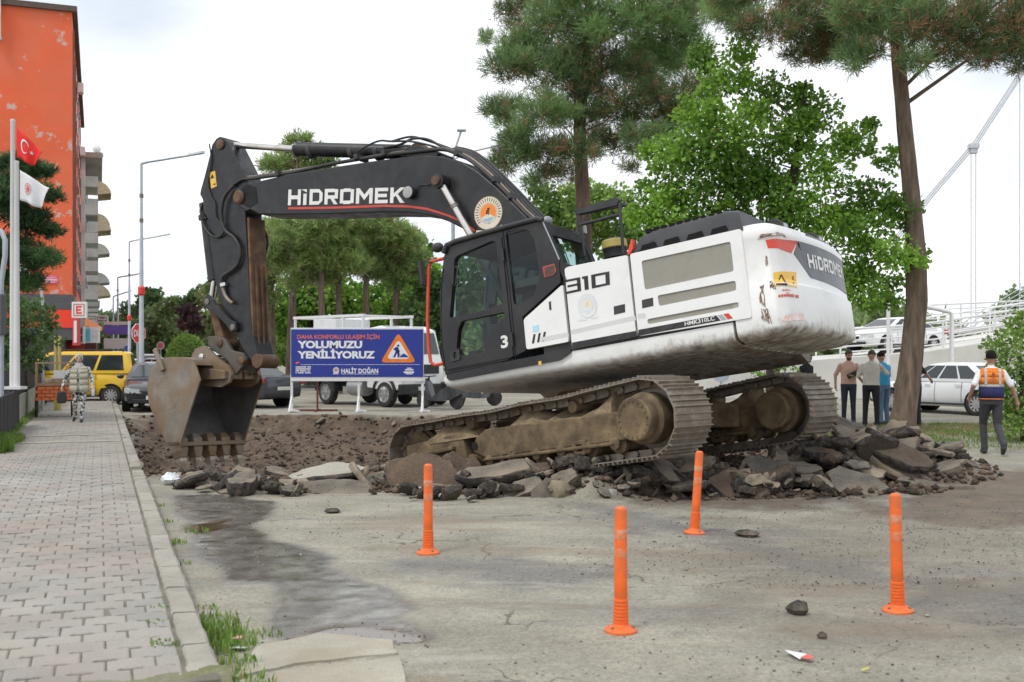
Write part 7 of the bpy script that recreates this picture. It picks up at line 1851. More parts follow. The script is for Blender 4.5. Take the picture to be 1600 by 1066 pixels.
# stop sign (seen with its lettering), street signs, small round signs
def sign_post(px, pyb, Y, zt, label, cat='sign'):
    b = at(px, 556, Y); root = empty('road_sign', (b.x, Y, 0), 0, label, cat, 'road signs along the street'); k = MB(); k.tube([(0, 0, 0), (0, 0, zt)], .035, 8); k.build('post', GALV, root, smooth=40); return root, b
root, b = sign_post(215, 630, 37, 2.6, 'red octagonal stop sign left of the nearest lamp'); root.rotation_euler.z = R(56); c = at(217, 521, 37).z; r2 = .36
def octo(r_, y): return [(r_ * math.cos(R(22.5 + 45 * i)) * .82, y, c + r_ * 1.0 * math.sin(R(22.5 + 45 * i))) for i in range(8)]
k = MB(); k.add(octo(r2, -.06) + octo(r2, -.04), [tuple(range(8)), tuple(range(8, 16))[::-1]] + [(i, (i + 1) % 8, (i + 1) % 8 + 8, i + 8) for i in range(8)]); k.build('plate', FWH, root)
k = MB(); k.add(octo(r2 * .92, -.064), [tuple(range(8))]); k.build('face', RED, root, fix=False); k = MB(); lettering(k, 'DUR', [Vector((-.2, -.068, c - .12)), Vector((.2, -.068, c - .12)), Vector((.2, -.068, c + .12)), Vector((-.2, -.068, c + .12))], .03); k.build('lettering', FWH, root, fix=False)
for px, py, Y, r_, m1, lab in ((199, 602 - 57, 82, .28, pbr('sign_blue', (.05, .22, .6), .5), 'small blue round sign on the third lamp'), (251, 540, 80, .28, pbr('sign_dullred', (.5, .12, .14), .5), 'small red round sign left of the clipped bush')):
    root, b = sign_post(px, 600, Y, at(px, py, Y).z, lab); z = at(px, py, Y).z; k = MB(); k.lathe([(r_, -.01), (r_, .01)], (0, -.05, z), (0, 1, 0), 20); k.build('plate', FWH, root); k = MB(); k.lathe([(r_ * .85, 0), (r_ * .85, .012)], (0, -.062, z), (0, -1, 0), 20); k.build('face', m1, root)
root, b = sign_post(184, 600, 84, 6, 'blue and white direction boards on a pole'); 
for i, (z0, z1, mt) in enumerate(((3.3, 4.0, pbr('sign_violet', (.16, .13, .5), .5)), (2.2, 3.0, WFR), (4.05, 4.3, WFR))): k = MB(); k.box((0, -.08, (z0 + z1) / 2), (2.1, .05, z1 - z0)); k.build('board', mt, root)
# wooden planter boards by the kerb near the dark car
for i, (px, lab) in enumerate(((194, 'left brown wooden crate box beside the lamp'), (208, 'right brown wooden crate box beside the lamp'))):
    g = ground(px, 622); root = empty('wooden_box', (g.x, g.y, 0), ang, lab, 'crate', 'wooden boxes by the kerb'); k = MB(); k.box((0, 0, .42), (.52, .5, .62)); k.build('body', pbr('box_wood', (.20, .13, .085), .8, var=.3, scale=8), root, bevel=.01)
    k = MB(); k.prism([(-.28, .08), (.28, .08), (.28, .78), (-.28, .78)], -.27, -.25, 'y', holes=[[(-.22, .14), (.22, .14), (.22, .72), (-.22, .72)]]); k.build('frame', pbr('box_frame', (.42, .38, .32), .7), root)
# ---- billboard in front of the truck
bb0, bb1 = ground(458, 643), ground(658, 641)
YB_ = 31.6; a, b = at(454, 590, YB_), at(662, 514, YB_); W_, H_ = b.x - a.x, b.z - a.z
bbd = empty('billboard', ((a.x + b.x) / 2, YB_, 0), 0, 'blue road works billboard on white legs in front of the truck', 'billboard'); z0 = a.z
WHT = pbr('white_tube', (.72, .72, .72), .45, var=.05)
k = MB(); k.box((0, .03, z0 + H_ / 2 - .04), (W_, .05, H_ + .14)); k.build('frame', WHT, bbd, bevel=.01)
BLUEP = pbr('print_blue', (.022, .042, .29), .4, var=.05, scale=1.5, bump=.05, bscale=3)
k = MB(); k.box((0, -.002, z0 + H_ / 2), (W_ - .03, .012, H_ - .03)); k.build('sheet', BLUEP, bbd)
def bq(px0, py0, px1, py1, y=-.012):
    p, q = at(px0, py1, YB_), at(px1, py0, YB_); o = (a.x + b.x) / 2
    return [Vector((p.x - o, y, p.z)), Vector((q.x - o, y, p.z)), Vector((q.x - o, y, q.z)), Vector((p.x - o, y, q.z))]
OPR = pbr('print_orange', (.80, .17, .06), .45, var=.04); WPR = pbr('print_white', (.80, .81, .83), .45, var=.02)
k = MB(); lettering(k, 'DAHA KONFORLU ULAŞIM İÇİN', bq(464.5, 521, 593, 531.5), .02); k.build('lettering', OPR, bbd, fix=False)
k = MB(); lettering(k, 'YOLUMUZU', bq(465, 532.5, 566, 544.5), .05); lettering(k, 'YENİLİYORUZ', bq(465, 545, 586, 560.5), .05); lettering(k, 'HALİT DOĞAN', bq(533.5, 573.5, 591, 583.5), .03); lettering(k, 'SAMSUN BÜYÜKŞEHİR BELEDİYE BAŞKANI', bq(533.5, 583.2, 591, 585.8), 0)
for i, t_ in enumerate(('~13', '~16', '~17', '~15')): lettering(k, t_, bq(462, 572.2 + i * 3, 486, 574.6 + i * 3), .02)
k.add(bq(470, 569.6, 656, 570.1), [(0, 1, 2, 3)]); k.add(bq(633, 577, 646, 579), [(0, 1, 2, 3)]); k.add(bq(631, 580.5, 647, 583), [(0, 1, 2, 3)]); k.add(bq(634, 583.6, 645, 585), [(0, 1, 2, 3)]); k.add(bq(636, 574.8, 643, 576.2), [(0, 1, 2, 3)])
k.build('lettering', WPR, bbd, fix=False)
k = MB(); lettering(k, '“', bq(462, 565, 468.5, 569), .06); k.build('quotation_mark', OPR, bbd, fix=False)
def tri(cx_, cy_, w2, h2, y):
    pts = [(cx_, cy_ - h2), (cx_ + w2, cy_ + h2), (cx_ - w2, cy_ + h2)]; o = (a.x + b.x) / 2; P_ = [at(*p, YB_) for p in pts]; r3 = round_poly([(p.x - o, p.z) for p in P_], .14, 4); return [(p[0], y, p[1]) for p in r3]
k = MB(); v = tri(622.5, 543, 28, 23.5, -.010); k.add(v, [tuple(range(len(v)))]); k.build('warning_triangle', pbr('triangle_orange', (.85, .22, .02), .45), bbd, fix=False)
k = MB(); v = tri(622.5, 545.5, 19, 15.5, -.013); k.add(v, [tuple(range(len(v)))]); k.build('triangle_field', WPR, bbd, fix=False)
k = MB()   # digging figure
def pf(pts): o = (a.x + b.x) / 2; k.add([(at(*p, YB_).x - o, -.016, at(*p, YB_).z) for p in pts], [tuple(range(len(pts)))])
pf([(622.3 + 2 * math.cos(R(30 * i)), 540.3 + 2 * math.sin(R(30 * i))) for i in range(12)]); pf([(617.5, 542.5), (622, 542.5), (624.5, 550), (621, 552), (618, 551)]); pf([(618, 550), (621, 551), (617.5, 558.5), (614, 558.5)]); pf([(621, 550), (624, 550), (624.5, 558.5), (621, 558.5)]); pf([(618, 543), (614.5, 546.5), (615.5, 547.5), (619, 545)])
pf([(622, 544), (625, 549), (624, 550), (621, 546)]); pf([(624, 558.5), (630, 552.5), (634, 554), (639, 558.5)]); pf([(616, 544.5), (626.5, 555), (626, 555.8), (615.3, 545.3)])
k.build('digging_figure', BLUEP, bbd, fix=False)
k = MB(); q = bq(520.5, 573, 530, 585); c = (q[0] + q[2]) / 2; rr2 = (q[1].x - q[0].x) / 2; seal(k, lambda u, v, l: (c.x + rr2 * u, -.014 - .002 * l, c.z + rr2 * 1.1 * v)); k.build('seal', [WPR, WPR, OPR, BLUEP, BLUEP], bbd, fix=False)
for px, py in ((455, 643), (560, 641), (660, 640)):
    p = at(px, py, YB_); x = p.x - (a.x + b.x) / 2
    k = MB(); k.box((x, .08, (z0 + .1) / 2), (.07, .06, z0 + .1)); k.beam((x, -.35, .03), (x, .45, .03), .07, .05); k.beam((x, -.3, .05), (x, .06, .45), .05, .04); k.beam((x - .1, .08, .03), (x + .22, .08, .03), .06, .05); k.build('leg', WHT, bbd, bevel=.008)
# white goal-like frame behind the billboard (part of the truck's work platform rails)
g = ground(500, 643); k = MB(); k.tube([(0, 0, 0), (0, 0, 1.6)], .03, 8); k.beam((-.6, 0, .03), (.6, 0, .03), .06, .05); k.beam((0, -.4, .03), (0, .4, .03), .06, .05)
o = k.build('sign_stand', pbr('brown_red', (.17, .05, .04), .6), label='dark red stand with a cross foot under the billboard', cat='stand'); o.location = (at(496, 600, 32.2).x, 32.2, 0)
# ================================================================== VEHICLES
def paint(name, c, rough=.28): return pbr(name, c, rough, var=.04, scale=2, coat=.5, dirt=tuple(q * .6 + .08 for q in c), damt=.25, dscale=1.5)
TYRE = pbr('tyre', (.022, .022, .023), .85, var=.25, scale=20, dirt=(.10, .09, .075), damt=.5, dscale=9)
RIM = pbr('alloy_rim', (.52, .52, .53), .35, metal=.6, var=.08)
CGL = pbr('car_glass', (.028, .034, .036), .06, var=.2, scale=1.2, spec=.8)
ARCH = pbr('wheel_arch', (.008, .008, .008), .95)
TRIM = pbr('black_trim', (.02, .02, .021), .5, var=.2)
HLAMP = pbr('headlamp', (.55, .57, .58), .1, var=.15, scale=30); TLAMP = pbr('taillamp', (.42, .02, .02), .15, var=.15, scale=30)
PLT = pbr('number_plate', (.70, .70, .68), .5)
def wheel(parent, x, y, r_, side, w=.2, spokes=10):
    k = MB(); k.lathe([(r_ * .6, -w * .1), (r_ * .62, -w / 2), (r_ * .9, -w / 2), (r_, -w * .3), (r_, w * .3), (r_ * .9, w / 2), (r_ * .62, w / 2), (r_ * .6, w * .1)], (x, y, r_), (0, side, 0), 24); t = k.build('wheel', TYRE, parent, smooth=35)
    k = MB(); k.lathe([(r_ * .66, w * .34), (r_ * .66, w * .5), (r_ * .60, w * .5), (r_ * .56, w * .2), (.01, w * .2)], (x, y, r_), (0, side, 0), 24, ms=[0, 0, 0, 1])
    for i in range(spokes):
        a = 6.2832 * i / spokes; c = Vector((x, y + side * w * .40, r_)); e = c + Vector((math.cos(a) * r_ * .6, 0, math.sin(a) * r_ * .6)); k.beam(c + (e - c) * .12, e, r_ * .17, .02, 0, (0, 1, 0))
    k.lathe([(r_ * .14, w * .35), (r_ * .14, w * .48), (.01, w * .49)], (x, y, r_), (0, side, 0), 12); k.build('rim', [RIM, ARCH], t, smooth=30)
SPECS = {
    'sedan': dict(L=4.85, wr=.325, ax=(-1.42, 1.42), st=[(-2.42, .50, .90, .70), (-2.36, .34, 1.00, .80), (-1.9, .26, 1.03, .89), (-1.0, .22, 1.00, .92), (.6, .22, .97, .925), (1.2, .22, .93, .92), (1.9, .25, .84, .88), (2.28, .30, .72, .80), (2.42, .42, .62, .62)],
                  belt=(-1.78, 1.2), roof=(-.98, .25), zb=.97, zr=1.46, wb=.86, wrf=.60, pill=(.03, .30, .56, .80, .99), hl=.66, tl=.86),
    'hatch': dict(L=4.2, wr=.31, ax=(-1.28, 1.28), st=[(-2.08, .45, .92, .74), (-2.02, .32, 1.0, .82), (-1.2, .24, 1.0, .87), (.5, .22, .97, .875), (1.0, .22, .94, .87), (1.7, .25, .84, .82), (2.02, .32, .70, .74), (2.10, .42, .60, .60)],
                  belt=(-2.0, 1.0), roof=(-1.55, .25), zb=.96, zr=1.47, wb=.82, wrf=.60, pill=(.03, .30, .62, .99), hl=.66, tl=.85),
    'van': dict(L=4.4, wr=.32, ax=(-1.42, 1.42), st=[(-2.2, .42, 1.0, .80), (-2.14, .34, 1.12, .86), (-1.2, .26, 1.14, .90), (.6, .24, 1.12, .90), (1.35, .24, 1.06, .89), (1.85, .28, .94, .85), (2.12, .34, .82, .78), (2.2, .44, .70, .62)],
                belt=(-2.14, 1.45), roof=(-2.02, .55), zb=1.10, zr=1.80, wb=.87, wrf=.74, pill=(.05, .34, .64, .97), hl=.72, tl=.95),
}
def car(name, label, loc, yaw, spec, pm, group=None, plate=None, detail=True, rails=False, bump=None, z=0.0, cat='car'):
    S_ = SPECS[spec]; root = empty(name, (loc[0], loc[1], z), yaw, label, cat, group)
    def sec(x, zb, zt, w): h = zt - zb; return [(x, -w * .86, zb), (x, -w * .97, zb + h * .12), (x, -w, zb + h * .38), (x, -w * .985, zb + h * .62), (x, -w * .94, zb + h * .86), (x, -w * .82, zt), (x, w * .82, zt), (x, w * .94, zb + h * .86), (x, w * .985, zb + h * .62), (x, w, zb + h * .38), (x, w * .97, zb + h * .12), (x, w * .86, zb)]
    k = MB(); k.loft([sec(*q) for q in S_['st']]); body = k.build('body', pm, root, smooth=48, bevel=.03)
    b0, b1 = S_['belt']; r0, r1 = S_['roof']; zb, zr, wb, wr_ = S_['zb'], S_['zr'], S_['wb'], S_['wrf']
    mid = zb + (zr - zb) * .88
    def ring(z_, x0, x1, w, c): return [(x0, -w + c, z_), (x0 + c, -w, z_), (x1 - c, -w, z_), (x1, -w + c, z_), (x1, w - c, z_), (x1 - c, w, z_), (x0 + c, w, z_), (x0, w - c, z_)]
    lerp = lambda a, b, t: a + (b - a) * t
    k = MB(); k.loft([ring(zb - .06, b0, b1, wb, .05), ring(zb, b0 + .01, b1 - .01, wb - .005, .08), ring(mid, lerp(b0, r0, .9), lerp(b1, r1, .9), lerp(wb, wr_, .85), .12), ring(zr - .02, r0 + .05, r1 - .1, wr_ - .03, .14), ring(zr, r0 + .25, r1 - .3, wr_ - .18, .14)]); k.build('cabin', pm, root, smooth=35, bevel=.02)
    # glass: side windows between the pillars, windscreen, rear window
    for sy in (-1, 1):
        P_ = S_['pill']
        for i in range(len(P_) - 1):
            q = []
            for t, v in ((P_[i] + .014, .10), (P_[i + 1] - .014, .10), (P_[i + 1] - .014, .93), (P_[i] + .014, .93)):
                x0, x1 = lerp(b0, r0, v * .9), lerp(b1, r1, v * .9); w = lerp(wb, wr_, v * .85); q.append(Vector((lerp(x0 + .08, x1 - .08, t), sy * (w + .006), lerp(zb, mid, v))))
            k = MB(); k.add(q + [p - Vector((0, sy * .03, 0)) for p in q], [(0, 1, 2, 3), (0, 4, 5, 1), (1, 5, 6, 2), (2, 6, 7, 3), (3, 7, 4, 0)]); k.build('side_window', CGL, root)
    for (xb, xr, nm) in ((b1, r1, 'windscreen'), (b0, r0, 'rear_window')):
        sg = 1 if nm == 'windscreen' else -1; q = []
        for sy, v in ((-1, .12), (1, .12), (1, .93), (-1, .93)): q.append(Vector((lerp(xb, xr, v * .9) + sg * .008, sy * (lerp(wb, wr_, v * .85) - .14), lerp(zb, mid, v))))
        k = MB(); k.add(q + [p - Vector((sg * .03, 0, 0)) for p in q], [(0, 1, 2, 3), (0, 4, 5, 1), (1, 5, 6, 2), (2, 6, 7, 3), (3, 7, 4, 0)]); k.build(nm, CGL, root)
    W_ = max(q[3] for q in S_['st'])
    for x in S_['ax']:
        for sy in (-1, 1):
            k = MB(); k.lathe([(S_['wr'] * 1.16, -.2), (S_['wr'] * 1.16, .008)], (x, sy * (W_ - .012), S_['wr'] + .02), (0, sy, 0), 24); k.build('wheel_arch', ARCH, root)
            wheel(root, x, sy * (W_ - .085), S_['wr'], sy)
    xf = S_['st'][-1][0]; xb = S_['st'][0][0]
    for sy in (-1, 1):
        k = MB(); k.loft([[(xf - .30, sy * .86, S_['hl'] + .06), (xf - .30, sy * .86, S_['hl'] - .08), (xf - .1, sy * .76, S_['hl'] - .10), (xf - .1, sy * .76, S_['hl'] + .05)], [(xf - .01, sy * .62, S_['hl'] + .04), (xf - .01, sy * .62, S_['hl'] - .09), (xf + .012, sy * .42, S_['hl'] - .09), (xf + .012, sy * .42, S_['hl'] + .03)]]); k.build('headlight', HLAMP, root, bevel=.01)
        k = MB(); h_ = .34 if spec == 'van' else .2; k.box((xb + .10, sy * (.80 if spec != 'van' else .84), S_['tl']), (.22, .16, h_)); k.build('tail_light', TLAMP, root, bevel=.03)
        k = MB(); k.blob((.72 if spec != 'van' else .95, sy * (W_ + .09), zb + .06), (.07, .11, .075), 10); k.build('mirror', pm, root, smooth=60)
        if detail:
            for x in (.15, -.85): k = MB(); k.box((x, sy * (W_ + .004), zb - .13), (.2, .03, .035)); k.build('door_handle', pm, root, bevel=.008)
            for x in (.78, -.08, -.95):
                k = MB(); k.tube([(x, sy * (W_ * .995), .35), (x, sy * (W_ + .0005), .62), (x, sy * W_ * .955, zb - .05)], .006, 4); k.build('door_seam', ARCH, root)
            k = MB(); k.box((0, sy * (W_ - .02), .30), (2.1, .05, .05)); k.build('sill_trim', TRIM, root, bevel=.01)
    k = MB(); k.box((xf + .0, 0, .56), (.06, .7, .16)); k.build('grille', TRIM, root, bevel=.02)
    k = MB(); k.box((xf - .03, 0, .34), (.10, 1.3, .14)); k.build('lower_bumper', bump or TRIM, root, bevel=.03)
    k = MB(); k.box((xb + .03, 0, .42), (.10, 1.4, .14)); k.build('rear_bumper', bump or TRIM, root, bevel=.03)
    for x in (xf + .036, xb - .02):
        k = MB(); k.box((x, 0, .44 if x > 0 else .62), (.012, .5, .11)); p = k.build('number_plate', PLT, root)
    if rails:
        for sy in (-1, 1): k = MB(); k.tube([(r1 - .4, sy * (wr_ - .05), zr - .02), (r1 - .5, sy * (wr_ - .05), zr + .05), (r0 + .3, sy * (wr_ - .05), zr + .05), (r0 + .2, sy * (wr_ - .05), zr - .02)], .018, 6); k.build('roof_rail', TRIM, root)
    return root
hd_ = lambda v: math.atan2(v[1], v[0])
car('passenger_van', 'yellow taxi van with black alloy wheels parked across the pavement behind the woman', (-15.15, 37.0), hd_((-.934, -.25)), 'van', paint('taxi_yellow', (.80, .50, .015)), rails=True, cat='van', bump=pbr('grey_bumper', (.5, .5, .5), .5))
car('parked_car', 'dark car with twin oval grille facing the viewer left of the bucket', (-11.05, 33.6), hd_((.30, -.954)), 'sedan', paint('dark_paint', (.022, .022, .028)), 'cars parked along the street')
car('parked_car', 'dark blue grey car whose tail shows right of the bucket', (-9.15, 35.6), hd_((-.80, .60)), 'sedan', paint('bluegrey_paint', (.045, .05, .065)), 'cars parked along the street')
car('parked_sedan', 'white sedan standing behind the walking worker at right', (12.75, 31.3), hd_((-.52, .854)), 'sedan', paint('white_car', (.76, .77, .78)), 'white cars at right')
for i, (px, Y, yw, sp, c, lab) in enumerate(((305, 50, (1, .1), 'hatch', (.70, .71, .72), 'white car whose roof shows over the bucket'), (268, 47, (.3, -.95), 'hatch', (.02, .022, .026), 'black car parked behind the lamp pole beside the bucket'), (204, 66, (.357, -.934), 'hatch', (.42, .43, .44), 'silver car parked far down the street'),
                                            (187, 74, (.357, -.934), 'hatch', (.10, .10, .11), 'dark grey car far down the street by the taxi'), (236, 92, (.4, -.9), 'van', (.72, .73, .74), 'white minibus far down the street'), (262, 84, (1, 0), 'hatch', (.68, .69, .70), 'far white car in front of the clipped bush'))):
    car('parked_car' if sp != 'van' else 'minibus', lab, ((px - CX) / F0 * Y, Y), hd_(yw), sp, paint('far_paint_%d' % i, c), 'cars parked along the street', detail=False, cat='car' if sp != 'van' else 'van')
# ---- truck with work platform behind the billboard
h = Vector((.72, -.694, 0)); yaw = hd_(h); nl = Vector((-h.y, h.x, 0))
rw = ground(475, 632); tc_ = rw + nl * 1.0 + h * 1.35 + Vector((.75, 0, 0))
TW = paint('truck_white', (.74, .75, .75)); tr_ = empty('truck', (tc_.x, tc_.y, 0), yaw, 'white utility truck with platform rails parked behind the billboard', 'truck')
k = MB(); k.box((-.3, 0, .72), (5.6, .8, .22)); k.build('chassis', TRIM, tr_, bevel=.02)
k = MB(); k.box((-1.2, 0, 1.0), (3.9, 2.15, .14)); k.build('bed', TW, tr_, bevel=.01)
k = MB(); k.box((-1.2, -1.085, .97), (3.9, .02, .1)); k.build('yellow_strip', pbr('yellow_strip', (.72, .5, .05), .5), tr_)
k = MB(); k.box((-2.2, .3, 2.0), (1.3, 1.5, 1.85)); k.build('tool_box', TW, tr_, bevel=.02)
k = MB(); k.box((-2.0, -.62, 1.4), (.5, .3, .6)); k.build('generator', TRIM, tr_, bevel=.03)
for x in (-3.1, -.35, .7):
    for y in (-1.03, 1.03): k = MB(); k.box((x, y, 2.0), (.07, .07, 1.9)); k.build('rail_post', WHT, tr_)
for y in (-1.03, 1.03): k = MB(); k.box((-1.2, y, 2.97), (3.95, .09, .09)); k.build('top_rail', WHT, tr_)
for x in (-3.1, .7): k = MB(); k.box((x, 0, 2.96), (.07, 2.0, .07)); k.build('top_rail', WHT, tr_)
for z in (1.45, 1.7): k = MB(); k.box((-1.2, -1.03, z), (3.9, .03, .03)); k.build('side_rail', WHT, tr_)
def tsec(x, zb, zt, w): return [(x, -w, zb), (x, -w, zt - .25), (x, -w * .94, zt), (x, w * .94, zt), (x, w, zt - .25), (x, w, zb)]
k = MB(); k.loft([tsec(.85, .62, 2.55, 1.0), tsec(1.5, .55, 2.62, 1.02), tsec(2.0, .55, 2.48, 1.0), tsec(2.25, .55, 1.75, .98), tsec(2.42, .58, 1.40, .95), tsec(2.5, .62, 1.0, .9)]); k.build('cab', TW, tr_, smooth=35, bevel=.03)
k = MB(); q = [Vector(p) for p in ((2.27, -.86, 1.70), (2.27, .86, 1.70), (2.02, .86, 2.38), (2.02, -.86, 2.38))]; k.add([p + Vector((.02, 0, .01)) for p in q] + q, [(0, 1, 2, 3), (0, 4, 5, 1), (1, 5, 6, 2), (2, 6, 7, 3), (3, 7, 4, 0)]); k.build('windscreen', CGL, tr_)
for sy in (-1, 1):
    k = MB(); k.prism([(1.2, 1.55), (2.1, 1.5), (1.90, 2.3), (1.2, 2.3)], sy * 1.0, sy * 1.03, 'y'); k.build('side_window', CGL, tr_)
    k = MB(); k.box((2.42, sy * .72, .98), (.12, .36, .2)); k.build('headlight', HLAMP, tr_, bevel=.02)
    k = MB(); k.box((2.1, sy * 1.18, 1.75), (.06, .14, .4)); k.build('mirror', TRIM, tr_, bevel=.02)
    for x in (-1.35, 1.75):
        wheel(tr_, x, sy * .9, .42, sy, .26, 6); k = MB(); k.prism([(x + .56 * math.cos(R(a)), .46 + .56 * math.sin(R(a))) for a in range(0, 181, 15)] + [(x + .49 * math.cos(R(a)), .46 + .49 * math.sin(R(a))) for a in range(180, -1, -15)], sy * .72, sy * 1.06, 'y'); k.build('mudguard', TRIM, tr_)
k = MB(); k.box((2.46, 0, .58), (.18, 1.95, .34)); k.build('bumper', TRIM, tr_, bevel=.04)
k = MB(); k.box((2.556, 0, .60), (.012, .52, .12)); k.build('number_plate', PLT, tr_)
k = MB(); k.box((2.52, 0, 1.22), (.03, 1.3, .3)); k.build('grille', TRIM, tr_, bevel=.02)
k = MB(); k.lathe([(.28, -.4), (.3, -.38), (.3, .38), (.28, .4)], (.2, -.75, .62), (1, 0, 0), 16); k.build('fuel_tank', pbr('tank_grey', (.4, .41, .42), .4, metal=.4), tr_, smooth=40)
k = MB(); k.box((-2.9, 0, .55), (.08, 2.0, .1)); k.box((-2.9, 0, .78), (.06, 2.0, .08)); k.build('underrun_bar', GALV, tr_)
# ---- scooters beyond the cab
def scooter(px, Y, yaw, c, label):
    g = ((px - CX) / F0 * Y, Y); root = empty('motor_scooter', (g[0], g[1], 0), yaw, label, 'scooter', 'scooters parked beyond the trench')
    for x in (-.62, .62):
        k = MB(); k.lathe([(.17, -.05), (.25, -.05), (.27, 0), (.25, .05), (.17, .05)], (x, 0, .27), (0, 1, 0), 20); w = k.build('wheel', TYRE, root, smooth=40)
        k = MB(); k.lathe([(.175, -.03), (.175, .03)], (x, 0, .27), (0, 1, 0), 10); k.build('rim', RIM, w)
    k = MB(); k.loft([[(x, -w, z0), (x, w, z0), (x, w * .8, z1), (x, -w * .8, z1)] for x, w, z0, z1 in ((-.85, .08, .5, .72), (-.5, .16, .3, .78), (-.1, .15, .25, .6), (.25, .14, .25, .36), (.4, .17, .3, .8), (.5, .12, .5, .95))]); k.build('fairing', paint('scooter_%s' % c[3], c[:3]), root, smooth=40)
    k = MB(); k.box((-.4, 0, .8), (.65, .26, .1)); k.build('seat', TRIM, root, bevel=.04)
    k = MB(); k.tube([(.62, 0, .27), (.5, 0, .7), (.42, 0, 1.0)], .03, 8); k.tube([(.40, -.32, 1.02), (.42, 0, 1.0), (.40, .32, 1.02)], .018, 6); k.build('handlebar', TRIM, root)
    k = MB(); k.box((-.86, 0, .68), (.06, .16, .08)); k.build('tail_light', TLAMP, root)
scooter(688, 33.5, 2.6, (.03, .03, .034, 'a'), 'dark scooter just right of the billboard')
scooter(744, 35.5, .3, (.05, .05, .055, 'b'), 'dark scooter seen under the cab')
scooter(660, 36.5, 2.9, (.4, .4, .42, 'c'), 'grey scooter behind the right leg of the billboard')
# ================================================================== RIGHT BACKGROUND: ramp, railings, cables
RCON = pbr('ramp_concrete', (.62, .61, .57), .9, var=.1, scale=.5, dirt=(.42, .40, .35), damt=.5, dscale=.6, bump=.15, bscale=10, world=True)
RY0, RY1 = 42.0, 50.0
rz_ = lambda x: float(np.interp(x, [5, 8, 12, 16, 24, 40], [.6, 1.1, 1.5, 1.78, 3.0, 5.6]))
k = MB(); rg2 = []
for x in np.linspace(5, 40, 26): rg2.append([(x, RY0, -.3), (x, RY0, rz_(x)), (x, RY1, rz_(x)), (x, RY1, -.3)])
k.loft(rg2); k.build('ramp', RCON, kind='structure', smooth=30)
def railing(x0, x1, Y, zf, hgt, rails, label, step=2.0, r_=.03, name='railing'):
    root = empty(name, (x0, Y, zf(x0)), 0, label, 'railing', 'white tube railings at right')
    inv = Vector((x0, Y, zf(x0))); x = x0
    while x < x1:
        k = MB(); k.tube([Vector((x, Y, zf(x) - .05)) - inv, Vector((x, Y, zf(x) + hgt)) - inv], r_ * 1.4, 8); k.build('post', WHT, root, smooth=40); x += step
    for i in range(rails):
        z = hgt * (i + 1) / rails; k = MB(); k.tube([Vector((xx, Y, zf(xx) + z)) - inv for xx in np.linspace(x0, x1, 20)], r_ if i < rails - 1 else r_ * 1.4, 6); k.build('rail', WHT, root, smooth=40)
railing(12.8, 36, RY0 + .15, rz_, 1.1, 5, 'white tube railing along the near edge of the ramp')
railing(12, 38, RY1 - .2, rz_, 1.15, 4, 'white tube railing along the far edge of the ramp')
fz = lambda x: 3.0 + (x - 20) * .045
k = MB(); k.loft([[(x, 57.5, fz(x) - .35), (x, 57.5, fz(x)), (x, 60.5, fz(x)), (x, 60.5, fz(x) - .35)] for x in (21.5, 45)]); fb = k.build('footbridge', RCON, label='pale footbridge deck hung from cables at right', cat='bridge')
railing(21.5, 44, 57.6, fz, 1.25, 5, 'white tube railing on the footbridge', 2.4, .035)
CAB = pbr('cable_steel', (.52, .54, .57), .4, metal=.4, var=.08)
def cable(pix, Y, label, r_=.035, n=3, gap=.13, name='bridge_cable'):
    P_ = [at(*p, Y) for p in pix]; root = empty(name, P_[0], 0, label, 'cable', 'steel cables of the footbridge')
    d = (P_[-1] - P_[0]).normalized(); up = Vector((0, 0, 1)); nn = (up - d * d.z).normalized() if abs(d.z) < .95 else Vector((1, 0, 0))
    for i in range(n):
        k = MB(); k.tube([p - P_[0] + nn * gap * (i - (n - 1) / 2) for p in P_], r_, 6); k.build('strand', CAB, root, smooth=60)
    return root
cable([(1380, 398), (1456, 304), (1524, 224), (1600, 108), (1680, -20)], 59, 'thick sloping main cable of the footbridge', .04, 3, .11)
c2 = cable([(1521, 226), (1521, 556)], 59, 'left vertical hanger of the footbridge', .03, 2, .26); c3 = cable([(1597, 112), (1597, 520)], 59, 'right vertical hanger of the footbridge', .03, 2, .26)
k = MB(); k.box((0, 0, -.1), (.5, .5, .3)); k.box((0, 0, -.35), (.4, .3, .3)); k.build('clamp', CAB, c2, bevel=.04)
cable([(1425, 565), (1510, 516), (1600, 462), (1680, 412)], 53, 'bundle of slanting stays behind the white sedan', .022, 5, .2)
k = MB(); b = at(1487, 556, 37); P_ = [at(*p, 37) - Vector((b.x, 37, 0)) for p in ((1440, 476), (1446, 479), (1482, 487), (1487, 490), (1487, 575))]; P_[-1].z = 0
root = empty('height_barrier', (b.x, 37, 0), 0, 'white pipe barrier bent at the top, beside the pine trunk', 'barrier'); k.tube(P_, .075, 10); k.build('pipe', WHT, root, smooth=60)
k = MB(); k.box((P_[0].x, 0, P_[0].z), (.15, .2, .12)); k.build('end_plate', TRIM, root)
# light pole between the men and the ramp car
b = at(1388, 556, 40); root = empty('white_pole', (b.x, 40, 0), 0, 'slim white pole left of the pine trunk', 'pole'); k = MB(); k.tube([(0, 0, 0), (0, 0, at(1388, 430, 40).z)], .07, 8); k.build('pole', WHT, root, smooth=40); k = MB(); k.lathe([(.16, 0), (.16, .03)], n=12); k.build('foot_plate', WHT, root)
X_ = (1402 - CX) / F0 * 45; car('parked_car', 'white car coming down the ramp left of the pine trunk', (X_, 45.5), hd_((-.86, -.5)), 'sedan', paint('white_car2', (.76, .77, .77)), 'white cars at right', z=rz_(X_) + .02)
